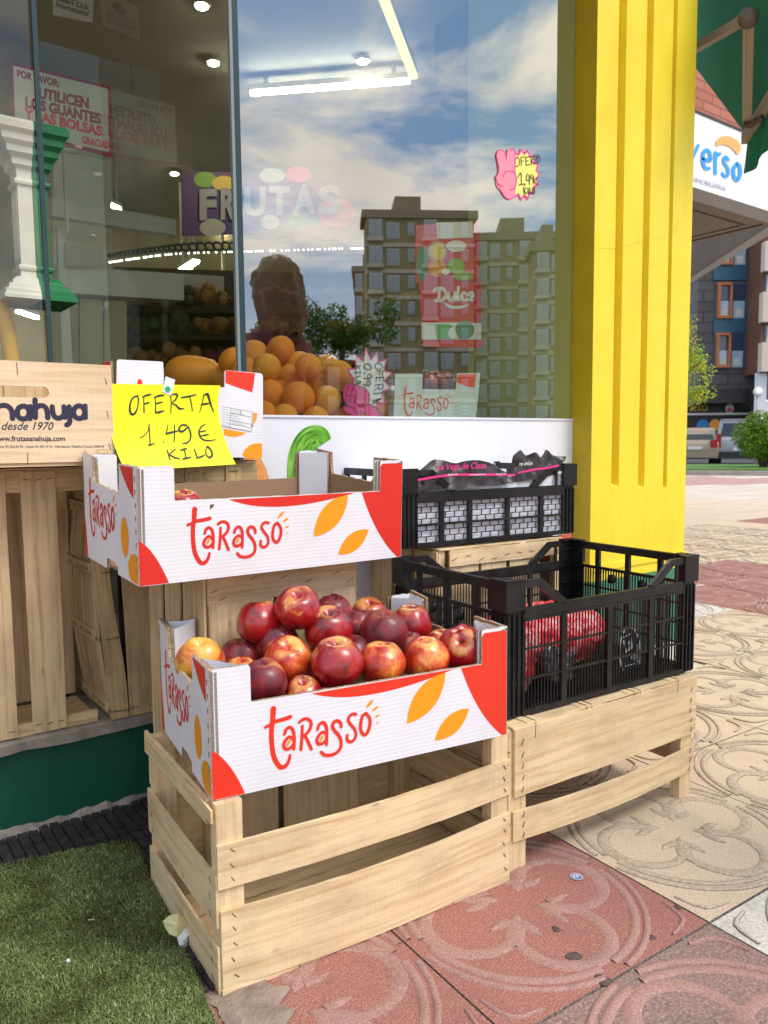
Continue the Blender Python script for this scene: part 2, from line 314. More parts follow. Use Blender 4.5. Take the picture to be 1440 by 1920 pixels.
def draw(mb, strokes, lift, mi=0, z0=0.0004, dz=0.00006, n=8):
    """lift(x, y, h) puts a 2d point on the surface, h above it"""
    for k, st in enumerate(strokes):
        closed = False
        if st and st[0] == 'o': closed = True; st = st[1:]
        for poly in stroke2d(st, n, closed=closed):
            a = sum(poly[i][0]*poly[(i+1) % len(poly)][1]-poly[(i+1) % len(poly)][0]*poly[i][1] for i in range(len(poly)))
            vs = [lift(x, y, z0+dz*k) for x, y in poly]
            mb.add(vs, [tuple(range(len(vs)))], mi)
    return mb
def fillp(mb, outline, lift, mi=0, h=0.0004):
    vs = [lift(x, y, h) for x, y in outline]; mb.add(vs, [tuple(range(len(vs)))], mi); return mb
def leaf(p, q, w_, n=10):
    p = Vector(p); q = Vector(q); d = q-p; nn = Vector((-d.y, d.x)).normalized()
    t = [k/n for k in range(n+1)]; a = [p+d*x+nn*w_*math.sin(math.pi*x)**0.8 if 0 < x < 1 else p+d*x for x in t]; b_ = [p+d*x-nn*w_*math.sin(math.pi*x)**0.8 for x in reversed(t[1:-1])]
    return [(v.x, v.y) for v in a+b_]
def ellipse(cx, cy, rx, ry, rot=0.0, n=28):
    return [(cx+rx*math.cos(t)*math.cos(rot)-ry*math.sin(t)*math.sin(rot), cy+rx*math.cos(t)*math.sin(rot)+ry*math.sin(t)*math.cos(rot)) for t in [2*math.pi*k/n for k in range(n)]]
_txt = {}
def text_tris(s, size=1.0, bold=0.0, shear=0.0, align='LEFT', space=1.0):
    cu = bpy.data.curves.new('txt', 'FONT'); cu.body = s; cu.size = size; cu.offset = bold; cu.shear = shear; cu.align_x = align; cu.space_character = space; cu.resolution_u = 4; cu.fill_mode = 'FRONT'
    o = bpy.data.objects.new('txt', cu); me = o.to_mesh(); vs = [(v.co.x, v.co.y) for v in me.vertices]; fs = [tuple(p.vertices) for p in me.polygons]
    o.to_mesh_clear(); bpy.data.objects.remove(o); bpy.data.curves.remove(cu); return vs, fs
def text(mb, s, lift, x, y, size, mi=0, bold=0.0, shear=0.0, align='LEFT', sx_=1.0, h=0.0005, space=1.0, rot=0.0):
    vs, fs = text_tris(s, size, bold*size, shear, align, space); c, sn = math.cos(rot), math.sin(rot)
    mb.add([lift(x+(u*sx_)*c-v_*sn, y+(u*sx_)*sn+v_*c, h) for u, v_ in vs], fs, mi); return mb
def plane_lift(O, U, V):
    O = Vector(O); U = Vector(U).normalized(); V = Vector(V).normalized(); n = U.cross(V)
    return lambda x, y, h=0.0: O+U*x+V*y+n*h
# ================================================================== the setting
def pave_mat(name, c1, c2, speck, dirt=(0.10, 0.085, 0.075), d=0.5, sc=170, bands=False):
    m, nt, b = base(name, c1, 0.8, 0.3)
    v = coords(nt); n = N(nt, 'ShaderNodeTexNoise', i_Scale=sc, i_Detail=3, i_Roughness=0.7); L(nt, v, n.inputs['Vector'])
    r_ = ramp(nt, [(0.36, c2), (0.5, c1), (0.64, speck)]); L(nt, n.outputs['Fac'], r_.inputs['Fac'])
    n2 = N(nt, 'ShaderNodeTexNoise', i_Scale=4.5, i_Detail=9, i_Roughness=0.72); L(nt, v, n2.inputs['Vector'])
    r2 = ramp(nt, [(0.50, (0, 0, 0)), (0.74, (1, 1, 1))]); L(nt, n2.outputs['Fac'], r2.inputs['Fac'])
    mu = N(nt, 'ShaderNodeMath', operation='MULTIPLY', i_1=d); L(nt, r2.outputs['Color'], mu.inputs[0])
    c = mixc(nt, mu.outputs[0], r_.outputs['Color'], dirt)
    n3 = N(nt, 'ShaderNodeTexVoronoi', i_Scale=5.0, i_Randomness=1.0); L(nt, v, n3.inputs['Vector'])
    n3n = N(nt, 'ShaderNodeTexNoise', i_Scale=26, i_Detail=4); L(nt, v, n3n.inputs['Vector'])
    ad = N(nt, 'ShaderNodeMath', operation='MULTIPLY_ADD', i_1=0.16, i_2=-0.08); L(nt, n3n.outputs['Fac'], ad.inputs[0])
    ad2 = N(nt, 'ShaderNodeMath', operation='ADD'); L(nt, n3.outputs['Distance'], ad2.inputs[0]); L(nt, ad.outputs[0], ad2.inputs[1])
    r3 = ramp(nt, [(0.03, (1, 1, 1)), (0.09, (0, 0, 0))]); L(nt, ad2.outputs[0], r3.inputs['Fac'])
    mu3 = N(nt, 'ShaderNodeMath', operation='MULTIPLY', i_1=0.55); L(nt, r3.outputs['Color'], mu3.inputs[0])
    c = mixc(nt, mu3.outputs[0], c, (0.05, 0.045, 0.045))
    L(nt, c, b.inputs['Base Color']); bump(nt, b, n.outputs['Fac'], 0.35, 0.0015)
pave_mat('tile_red', (0.33, 0.130, 0.102), (0.26, 0.092, 0.070), (0.47, 0.26, 0.21), d=0.35, sc=330)
pave_mat('tile_redgrey', (0.27, 0.17, 0.145), (0.19, 0.11, 0.09), (0.38, 0.27, 0.23), d=0.6)
pave_mat('tile_cream', (0.62, 0.475, 0.33), (0.52, 0.385, 0.255), (0.69, 0.56, 0.415), d=0.25, sc=240)
pave_mat('tile_white', (0.63, 0.59, 0.53), (0.50, 0.46, 0.40), (0.72, 0.68, 0.62), d=0.5, sc=120)
pave_mat('band_red', (0.37, 0.205, 0.17), (0.30, 0.15, 0.12), (0.47, 0.30, 0.26), d=0.45, sc=300)
pave_mat('band_cream', (0.50, 0.385, 0.275), (0.39, 0.29, 0.20), (0.59, 0.48, 0.36), d=0.5)
pave_mat('band_dirt', (0.27, 0.20, 0.145), (0.19, 0.14, 0.10), (0.36, 0.28, 0.21), d=0.4)
pave_mat('band_dirt_red', (0.22, 0.12, 0.105), (0.16, 0.08, 0.07), (0.30, 0.19, 0.17), d=0.5)
pave_mat('band_white', (0.56, 0.51, 0.45), (0.44, 0.39, 0.34), (0.66, 0.61, 0.55), d=0.5)
pave_mat('joint', (0.17, 0.14, 0.12), (0.09, 0.075, 0.065), (0.30, 0.26, 0.23), d=0.7)
pave_mat('kerb_stone', (0.34, 0.31, 0.28), (0.26, 0.23, 0.2), (0.42, 0.39, 0.35), sc=40)
m, nt, b = base('plaza_far', (0.55, 0.44, 0.36), 0.85, 0.2)
v = coords(nt, 'Object', (2, 2, 1)); ck = N(nt, 'ShaderNodeTexBrick', i_Scale=1.0); ck.offset = 0.0
ck.inputs['Brick Width'].default_value = 1.0; ck.inputs['Row Height'].default_value = 1.0; ck.inputs['Mortar Size'].default_value = 0.02
ck.inputs['Color1'].default_value = (0.56, 0.46, 0.36, 1); ck.inputs['Color2'].default_value = (0.60, 0.52, 0.44, 1); ck.inputs['Mortar'].default_value = (0.34, 0.27, 0.22, 1)
L(nt, v, ck.inputs['Vector'])
v2 = coords(nt, 'Object', (0.16, 0.34, 1)); n = N(nt, 'ShaderNodeTexNoise', i_Scale=1.4, i_Detail=2); L(nt, v2, n.inputs['Vector'])
r_ = ramp(nt, [(0.52, (0, 0, 0)), (0.55, (1, 1, 1))]); L(nt, n.outputs['Fac'], r_.inputs['Fac'])
wv = N(nt, 'ShaderNodeTexWave', i_Scale=1.3, i_Distortion=9, i_Detail=3); L(nt, coords(nt, 'Object', (1, 1, 1)), wv.inputs['Vector'])
mu = N(nt, 'ShaderNodeMath', operation='MULTIPLY', i_1=0.85); L(nt, r_.outputs['Color'], mu.inputs[0])
c = mixc(nt, mu.outputs[0], ck.outputs['Color'], (0.40, 0.22, 0.20)); c = mixc(nt, 0.35, c, wv.outputs['Color'], 'SOFT_LIGHT'); L(nt, c, b.inputs['Base Color'])
mottled('asphalt', (0.060, 0.060, 0.062, 1), (0.045, 0.045, 0.047, 1), 20, 0.9)
mottled('lawn', (0.10, 0.20, 0.025, 1), (0.06, 0.13, 0.015, 1), 8, 0.9, b_str=0.6, b_dist=0.02)
# ground sheets, each a few millimetres over the next
def sheet(name, pts, z, mat):
    mb = MB(); mb.add([(x, y, z) for x, y in pts], [tuple(range(len(pts)))]); return tag(mb.build(name, mat), kind='structure')
sheet('ground', [(-260, -260), (260, -260), (260, 260), (-260, 260)], -0.30, 'asphalt')
KD = Vector((0.864, 0.502, 0)); KN = Vector((0.502, -0.864, 0))          # towards the far lawn, and along its kerb
def far(d, s): p = KD*d+KN*s; return (p.x, p.y)
sheet('plaza', [(-30, -7), far(20.4, 26), far(20.4, -26), (-30, 26)], -0.008, 'plaza_far')
# paving tiles with their raised scrollwork
TS, TX, TY, TR = 0.50, 0.792, 0.775, R(-2.2)
TM = Matrix.Translation((TX, TY, 0)) @ Matrix.Rotation(TR, 4, 'Z')
TMATS = ['tile_red', 'tile_cream', 'tile_white', 'tile_redgrey', 'band_red', 'band_cream', 'joint', 'band_dirt', 'band_dirt_red', 'band_white']
motif = []
for k in range(4):
    a0 = k*math.pi/2
    cx, cy = 0.5+0.235*math.cos(a0), 0.5+0.235*math.sin(a0); arc = []
    for q in range(17):
        a = a0+R(-128+256*q/16); arc.append((cx+0.172*math.cos(a), cy+0.172*math.sin(a), 0.034+0.017*math.sin(math.pi*q/16)))
    d = a0+math.pi/4
    motif.append(arc)
    hx, hy = math.cos(d), math.sin(d); px_, py_ = -hy, hx
    T = lambda r_, s_: (0.5+hx*r_+px_*s_, 0.5+hy*r_+py_*s_)
    motif.append([(*T(0.27, 0), 0.05), (*T(0.19, 0), 0.06), (*T(0.115, 0), 0.045), (*T(0.075, 0), 0.004)])
    for s_ in (1, -1): motif.append([(*T(0.125, 0.02*s_), 0.04), (*T(0.16, 0.065*s_), 0.034), (*T(0.195, 0.09*s_), 0.004)])
for rr, w_, gap in ((0.440, 0.030, 12), (0.482, 0.022, 20)):
    for k in range(4):
        a0 = k*math.pi/2+math.pi/4; motif.append([(0.5+rr*math.cos(a0+R(t)), 0.5+rr*math.sin(a0+R(t)), w_) for t in np.linspace(-45+gap/3, 45-gap/3, 13)])
for k in range(4):
    a0 = k*math.pi/2+math.pi/4; c0 = (0.5+0.66*math.cos(a0), 0.5+0.66*math.sin(a0)); t_ = (-math.sin(a0), math.cos(a0))
    motif.append([(c0[0]-t_[0]*0.10-math.cos(a0)*0.10, c0[1]-t_[1]*0.10-math.sin(a0)*0.10, 0.008), (c0[0]-math.cos(a0)*0.045, c0[1]-math.sin(a0)*0.045, 0.016), (c0[0]+t_[0]*0.10-math.cos(a0)*0.10, c0[1]+t_[1]*0.10-math.sin(a0)*0.10, 0.008)])
pv = MB()
tr = random.Random(3)
def relief(i, j, mi, n, md=7):
    for k, st in enumerate(motif):
        p = spline(st, n); h = 0.0021+0.0001*k; vs, fs = [], []
        for q, (x, y, w_) in enumerate(p):
            a = p[max(q-1, 0)]; c = p[min(q+1, len(p)-1)]; dx, dy = c[0]-a[0], c[1]-a[1]; l = math.hypot(dx, dy) or 1; nx, ny = -dy/l, dx/l
            for s_, z in ((-0.64, -0.0006), (-0.50, h*0.55), (0, h), (0.50, h*0.55), (0.64, -0.0006)):
                vs.append(TM @ Vector(((i+x+nx*w_*s_)*TS, (j+y+ny*w_*s_)*TS, z)))
        for q in range(len(p)-1):
            for e in range(4): fs.append((q*5+e, q*5+e+1, q*5+e+6, q*5+e+5))
        pv.add(vs, fs, [md, mi, mi, md]*(len(p)-1), smooth=True)
def tile_kind(i, j):
    fixed = {(0, 0): 0, (-1, 0): 0, (-1, -1): 0, (0, -1): 3, (1, -1): 2, (1, 0): 1, (2, 0): 1, (-1, 1): 0, (0, 1): 0}
    if (i, j) in fixed: return fixed[(i, j)]
    if i <= 0: return 0
    if (6 <= i <= 9 and 2 <= j <= 3) or (i in (7, 8) and j == 4) or (14 <= i <= 16 and 4 <= j <= 7): return 0
    if (i, j) in ((5, 3), (9, 1), (11, 3), (12, 5), (10, 4)): return 2
    return 1
for i in range(-3, 20):
    for j in range(-5, 12):
        k = tile_kind(i-1, j); ii = i-1
        cc_ = TM @ Vector(((ii+0.5)*TS, (j+0.5)*TS, 0))
        if cc_.y > 1.95 and cc_.x < 2.9: continue
        g = 0.0022; q = [(ii*TS+g, j*TS+g), (ii*TS+TS-g, j*TS+g), (ii*TS+TS-g, j*TS+TS-g), (ii*TS+g, j*TS+TS-g)]
        hh = tr.uniform(-0.0008, 0.0008)
        top = [TM @ Vector((x, y, hh)) for x, y in q]; bot = [TM @ Vector((x-g*0.8*(1 if x < (ii+.5)*TS else -1), y-g*0.8*(1 if y < (j+.5)*TS else -1), -0.006)) for x, y in q]
        pv.add(top+bot, [(0, 1, 2, 3), (0, 4, 5, 1), (1, 5, 6, 2), (2, 6, 7, 3), (3, 7, 4, 0)], [k, 6, 6, 6, 6])
        if cc_.x < 7.2 and cc_.y > -0.4: relief(ii, j, 4 if k in (0, 3) else 9 if k == 2 else 5, 3 if cc_.x < 3.2 else 1, 4 if k in (0, 3) else 7)
tag(pv.build('pavement', TMATS), kind='structure')
# lawn strip, kerb, road and more lawn far off
mb = MB()
def farbox(d0, d1, z0, z1, mi):
    p = [Vector((*far(d, s), z)) for z in (z0, z1) for d, s in ((d0, -30), (d1, -30), (d1, 30), (d0, 30))]
    mb.add(p, [(4, 5, 6, 7), (0, 1, 5, 4), (1, 2, 6, 5), (2, 3, 7, 6), (3, 0, 4, 7)], mi)
farbox(20.2, 20.5, -0.3, 0.10, 0); tag(mb.build('kerb', 'kerb_stone'), kind='structure')
mb = MB(); farbox(20.51, 24.5, -0.3, 0.13, 0); tag(mb.build('lawn', 'lawn'), kind='structure')
mb = MB(); farbox(24.52, 55, -0.31, -0.22, 0); tag(mb.build('road', 'asphalt'), kind='structure')
# ------------------------------------------------------------------ shop front
YL, YG, YP, ZL, ZP = 1.868, 1.92, 1.83, 0.232, 0.973      # ledge face, glass, pillar face, ledge height, sill height
XM, XC, XE = 0.935, 2.262, 2.852                          # glass corner, pillar corner, pillar end
YB = 3.0                                                  # the glass at the back of the doorway recess
sf = thing('base_wall', 'dark green painted base wall with a worn stone ledge, under the stacked crates', 'wall', (0, YL, 0))
mb = MB(); mb.box((-1.2, 0.018, -0.02), (XM, 1.2, ZL-0.032), nseg=1); mb.box((XM, 0.018, -0.02), (XC, 0.40, ZL-0.032)); mb.build('wall', 'paint_green', sf)
mb = MB(); rr = random.Random(5)
def ledge(x0, x1, d):
    k = 40; top, lip, bot = [], [], []
    vs = []; fs = []
    for q in range(k+1):
        x = x0+(x1-x0)*q/k; a, b_, c_ = rr.uniform(-.004, .004), rr.uniform(-.003, .003), rr.uniform(-.003, .003)
        vs += [(x, d, ZL), (x, 0.004+a*.5, ZL), (x, -0.003+a, ZL-0.005+b_*.4), (x, -0.002+a, ZL-0.028+c_), (x, 0.02, ZL-0.032)]
    for q in range(k):
        for e in range(4): fs.append((q*5+e, q*5+e+1, q*5+e+6, q*5+e+5))
    mb.add(vs, fs)
ledge(-1.2, XM, 1.2); ledge(XM, XC, 0.3); mb.build('ledge', 'stone', sf)
# rough mortar line where the wall meets the mat
mb = MB(); vs = []; fs = []
for q in range(90):
    x = -0.5+q*0.016; h = 0.012+rr.random()*0.012; d = 0.010+rr.random()*0.014; vs += [(x, 0.02, h+0.008), (x, 0.016-d*0.5, h*0.8), (x, 0.014-d, 0.0)]
for q in range(89): fs += [(q*3, q*3+1, q*3+4, q*3+3), (q*3+1, q*3+2, q*3+5, q*3+4)]
mb.add(vs, fs); mb.build('mortar', 'stone', sf)
# white panel with printed vegetables
pn = thing('sill_panel', 'glossy white panel under the shop window printed with a courgette and an orange squash', 'panel', (XM, YG-0.004, 0))
mb = MB(); mb.box((0.0, 0, ZL+0.001), (XC-XM-0.001, 0.03, ZP-0.006), 0); mb.box((0.0, -0.004, ZP-0.006), (XC-XM-0.001, 0.30, ZP), 0); mb.build('board', 'panel_white', pn)
m, nt, b = base('print_green', (0.12, 0.36, 0.03), 0.3)
v = coords(nt, 'UV', (1, 1, 1)); wv = N(nt, 'ShaderNodeTexNoise', i_Scale=1.0, i_Detail=4); L(nt, coords(nt, 'UV', (10, 1.2, 1)), wv.inputs['Vector'])
r_ = ramp(nt, [(0.3, (0.035, 0.16, 0.008)), (0.5, (0.12, 0.38, 0.025)), (0.7, (0.33, 0.60, 0.12))]); L(nt, wv.outputs['Fac'], r_.inputs['Fac']); L(nt, r_.outputs['Color'], b.inputs['Base Color'])
mottled('print_squash', (0.80, 0.30, 0.08, 1), (0.86, 0.42, 0.16, 1), 30, 0.3, b_str=0)
zc = [((565, 975), 28), ((564, 930), 28), ((562, 890), 27.5), ((563, 862), 27), ((568, 840), 25), ((577, 824), 22), ((588, 818), 20), ((597, 822), 23), ((603, 833), 21)]
pts = spline([(*atY(x, y, YG).to_tuple()[::2], w_*1.02/FPX*2.25) for (x, y), w_ in zc], 5)
mb = MB(); vs, fs, uv = [], [], []
for i, (x, z, w_) in enumerate(pts):
    a = pts[max(i-1, 0)]; c = pts[min(i+1, len(pts)-1)]; dx, dz = c[0]-a[0], c[1]-a[1]; l = math.hypot(dx, dz)
    for s_ in range(7): t = s_/6-0.5; vs.append((x-XM-dz/l*w_*t*2, -0.0012-0.002*(0.25-t*t), z+dx/l*w_*t*2))
for i in range(len(pts)-1):
    for e in range(6): fs.append((i*7+e, i*7+e+1, i*7+e+8, i*7+e+7)); uv.append(tuple((e_/6, i_/10) for e_, i_ in ((e, i), (e+1, i), (e+1, i+1), (e, i+1))))
mb.add(vs, fs, 0, uv, True); mb.build('courgette_print', 'print_green', pn)
mb = MB(); pl = plane_lift((0, 0, 0), (1, 0, 0), (0, 0, 1))
sq = [atY(x, y, YG) for x, y in ((455, 850), (485, 855), (498, 880), (507, 915), (508, 990), (455, 990))]
mb.add([(p.x-XM, -0.0015, p.z) for p in sq], [tuple(range(len(sq)))]); mb.build('squash_print', 'print_squash', pn)
# the window glass
wn = thing('shop_window', 'large clear shop window mirroring clouds and apartment blocks', 'window', (XM, YG, ZP))
ZT = 3.0
mb = MB(); mb.add([(0.012, 0.0, 0.001), (XC-XM-0.004, 0.0, 0.001), (XC-XM-0.004, 0.0, ZT-ZP), (0.012, 0.0, ZT-ZP)], [(0, 1, 2, 3)]); mb.build('pane', 'glass_front', wn)
mb = MB(); mb.box((-0.006, -0.005, 0.0), (0.012, 0.006, ZT-ZP)); mb.build('edge_seal', 'glass_edge', wn)
mb = MB(); mb.box((-0.0145, -0.009, 0.0), (-0.0065, 0.004, ZT-ZP)); mb.build('corner_bead', 'seal_grey', wn)
rw = thing('side_window', 'clear glass return of the shop window running back into the doorway', 'window', (XM-0.010, YG+0.006, ZL))
mb = MB(); mb.add([(0, 0, 0.001), (0, YB-YG, 0.001), (0, YB-YG, ZT-ZL), (0, 0, ZT-ZL)], [(0, 1, 2, 3)]); mb.build('pane', 'glass_side', rw)
bw = thing('rear_window', 'clear glass sheet at the back of the doorway recess behind the wooden crates', 'window', (0, YB, ZL))
mb = MB(); mb.add([(0.70, 0.0, 0.001), (XM-0.012, 0, 0.001), (XM-0.012, 0, ZT-ZL), (0.70, 0, ZT-ZL)], [(0, 1, 2, 3)]); mb.build('pane', 'glass_side', bw)
XS = 0.705
YD = 2.105
sw = thing('sliding_glass_door', 'frameless glass door leaf with a dark edge in front of the pedestal', 'door', (0, YD, ZL))
xe = atY(86, 470, YD).x
mb = MB(); mb.add([(-1.2, 0, 0.001), (xe-0.014, 0, 0.001), (xe-0.014, 0, ZT-ZL), (-1.2, 0, ZT-ZL)], [(0, 1, 2, 3)]); mb.build('pane', 'glass_side', sw)
mb = MB(); mb.box((xe-0.0075, -0.005, 0), (xe+0.004, 0.005, ZT-ZL)); mb.build('edge', 'glass_edge', sw)
# the fluted yellow pillar
pi = thing('yellow_pillar', 'thick yellow painted pillar with three vertical grooves and a green foot', 'pillar', (XC, YP, 0))
W = XE-XC; zb, zt_ = 0.435, 3.4
def grooved(z0, z1, grooves):
    pass
mb = MB(); gx = [(atY(1146, 905, YP).x-XC, atY(1160, 905, YP).x-XC), (atY(1196, 905, YP).x-XC, atY(1208, 905, YP).x-XC), (atY(1243, 905, YP).x-XC, atY(1250, 905, YP).x-XC)]
gz = [0.722, 0.712, 0.703]
xs = [0.0]+[q for g_ in gx for q in g_]+[W]
nz = 24
for k in range(len(xs)-1):
    x0, x1 = xs[k], xs[k+1]; isg = k % 2 == 1
    if isg:
        g0 = gz[k//2]; d = 0.032; xi0, xi1 = x0+0.004, x1-0.004
        mb.add([(x0, 0, zb), (x1, 0, zb), (x1, 0, g0), (x0, 0, g0)], [(0, 1, 2, 3)])
        mb.add([(x0, 0, g0), (x1, 0, g0), (x1, 0, zt_), (x0, 0, zt_), (xi0, d, g0+0.012), (xi1, d, g0+0.012), (xi1, d, zt_), (xi0, d, zt_)], [(0, 1, 5, 4), (0, 4, 7, 3), (1, 2, 6, 5), (4, 5, 6, 7)])
    else:
        mb.add([(x0, 0, zb), (x1, 0, zb), (x1, 0, zt_), (x0, 0, zt_)], [(0, 1, 2, 3)])
mb.add([(W, 0, zb), (W, 0.5, zb), (W, 0.5, zt_), (W, 0, zt_)], [(0, 1, 2, 3)])
mb.build('shaft', 'paint_yellow', pi)
mb = MB(); mb.add([(0, 0, zb), (0, 0.10, zb), (0, 0.10, zt_), (0, 0, zt_)], [(3, 2, 1, 0)]); mb.build('jamb', 'paint_yellow_shaded', pi)  # same yellow paint as the shaft; its shade is put into the colour
mb = MB(); mb.box((-0.004, -0.010, zb-0.02), (W+0.012, 0.5, zb)); mb.box((-0.002, -0.004, 0.375), (W+0.006, 0.5, zb-0.021)); mb.build('plinth', 'paint_yellow', pi)
mb = MB(); mb.box((-0.006, -0.012, 0.08), (W+0.014, 0.5, 0.374)); mb.build('foot', 'paint_jade', pi)
mb = MB(); mb.box((-0.012, -0.020, -0.01), (W+0.03, 0.52, 0.079)); mb.build('base_stone', 'paint_white', pi)
mb = MB(); c0 = atY(1117, 465, YP-.0003); crk = [atY(x, y, YP-0.0006) for x, y in ((1117, 465), (1150, 466), (1180, 460), (1205, 452), (1240, 447), (1262, 437), (1280, 405), (1296, 408))]
draw(mb, [[(p.x-XC, p.z, 0.0006+0.0003*(k % 2)) for k, p in enumerate(crk)]], plane_lift((0, -0.0006, 0), (1, 0, 0), (0, 0, 1))); mb.build('crack', 'paint_yellow_shaded', pi)
# ------------------------------------------------------------------ the shop's inside
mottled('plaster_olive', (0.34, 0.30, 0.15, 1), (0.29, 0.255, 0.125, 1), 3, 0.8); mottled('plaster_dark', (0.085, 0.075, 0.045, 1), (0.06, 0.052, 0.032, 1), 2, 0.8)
mottled('ceiling_olive', (0.46, 0.42, 0.32, 1), (0.40, 0.365, 0.28, 1), 2, 0.9)
rm = thing('shop_interior', 'dim olive green shop room seen through the glass', 'room', (0, YB, 0))
def slab(mb, pts, z0, z1):
    n_ = len(pts); mb.add([(x, y-YB, z) for z in (z0, z1) for x, y in pts], [tuple(range(n_))[::-1], tuple(range(n_, 2*n_))]+[(k, (k+1) % n_, (k+1) % n_+n_, k+n_) for k in range(n_)])
SX0, SX1 = (XE-0.03, 2.02), (6.2, 7.2)                     # the slanting party wall
mb = MB(); slab(mb, [(-2.5, 7.2), (6.2, 7.2), (6.3, 7.3), (-2.5, 7.3)], 0, 3.1); slab(mb, [(-2.6, 1.95), (-2.5, 1.95), (-2.5, 7.3), (-2.6, 7.3)], 0, 3.1); slab(mb, [(XE-0.03, 2.02), (XE-0.002, 1.99), (6.3, 7.2), (6.2, 7.2)], 0, 3.1); mb.build('wall', 'plaster_olive', rm)
mb = MB(); slab(mb, [(-2.6, 1.5), (XC, 1.5), (XC, YG+.02), (XE-.01, 2.02), (6.25, 7.3), (-2.6, 7.3)], 3.0, 3.1); mb.build('ceiling', 'ceiling_olive', rm)
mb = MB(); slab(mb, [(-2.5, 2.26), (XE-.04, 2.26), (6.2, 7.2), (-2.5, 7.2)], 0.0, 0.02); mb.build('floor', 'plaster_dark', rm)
mb = MB(); mb.box((XC, YG+0.012-YB, 0.3), (XC+0.09, 2.485-YB, 3.0)); mb.build('side_wall', 'paint_wall_green', rm)
mb = MB(); mb.box((XM+0.02, YG+0.03+0.3-YB, 0.3), (XC-0.003, YG+0.36-YB, ZP-0.02)); mb.box((XM+0.01, YG+0.30-YB, ZP-0.02), (XC-0.003, 1.1, ZP)); mb.build('display_floor', 'stone', rm)
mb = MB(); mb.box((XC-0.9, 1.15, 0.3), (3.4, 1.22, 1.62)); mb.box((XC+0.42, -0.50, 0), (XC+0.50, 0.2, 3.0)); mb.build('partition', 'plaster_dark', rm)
mb = MB(); mb.box((-1.2, YG+0.3-YB, 3.0), (XC, YG-YB-0.06, 3.4)); mb.box((-2.6, YP-YB, 3.101), (XC, 0.2, 6.0)); mb.build('upper_wall', 'plaster_olive', rm)

# patch of grey mortar between the mat and the red tiles
mb = MB(); q = random.Random(12); a_ = []
for k in range(60): y = 1.13-0.0075*k; a_.append((0.462+q.uniform(-.004, .004), y, 0.548+0.018*math.sin(k*.21)+0.010*math.sin(k*.9+1)+q.uniform(-.005, .005)))
vs = []
for xl, y, xr in a_: vs += [(xl, y, 0.0034), ((xl+xr)/2, y, 0.0075+q.uniform(-.002, .002)), (xr, y, 0.0032)]
mb.add(vs, [(k*3+e, k*3+e+1, k*3+e+4, k*3+e+3) for k in range(59) for e in range(2)], 0, smooth=True); mottled('mortar_grey', (0.34, 0.26, 0.21, 1), (0.20, 0.15, 0.12, 1), 22, 0.9, b_str=0.8, b_dist=0.006); tag(mb.build('pavement_patch', 'mortar_grey'), kind='structure')
# ================================================================== wooden crates
def staple(mb, p, d, l=0.011, n=(0, -1, 0), r_=0.0007):
    p = Vector(p); d = Vector(d).normalized(); n = Vector(n); mb.tube([p-d*l/2-n*0.002, p-d*l/2+n*0.0012, p+d*l/2+n*0.0012, p+d*l/2-n*0.002], r_, 5)
def slat(mb, a, b, out, th=0.005, bow=0.0, wav=0.0, sag=0.0):
    """thin board from corner a to b (its face), thickened outward; it bows out and its edges wander"""
    a = Vector(a); b = Vector(b); out = Vector(out); ph = rnd.random()*6; sk = rnd.uniform(-1, 1)
    lo = Vector((min(a.x, b.x), min(a.y, b.y), min(a.z, b.z))); hi = Vector((max(a.x, b.x), max(a.y, b.y), max(a.z, b.z)))
    if out.x > 0: hi.x += th
    elif out.x < 0: lo.x -= th
    elif out.y > 0: hi.y += th
    elif out.y < 0: lo.y -= th
    elif out.z > 0: hi.z += th
    else: lo.z -= th
    up = Vector((0, 0, 1)) if not out.z else Vector((0, 1, 0))
    mb.box(lo, hi, nseg=18, j=0.0005, bow=lambda t: out*(bow*math.sin(math.pi*t))+up*(sag*math.sin(math.pi*t)+wav*math.sin(ph+t*5)*sk*math.sin(math.pi*t)))
def part(fn, name, mat, root):
    mb = MB(); fn(mb); return mb.build(name, mat, root)
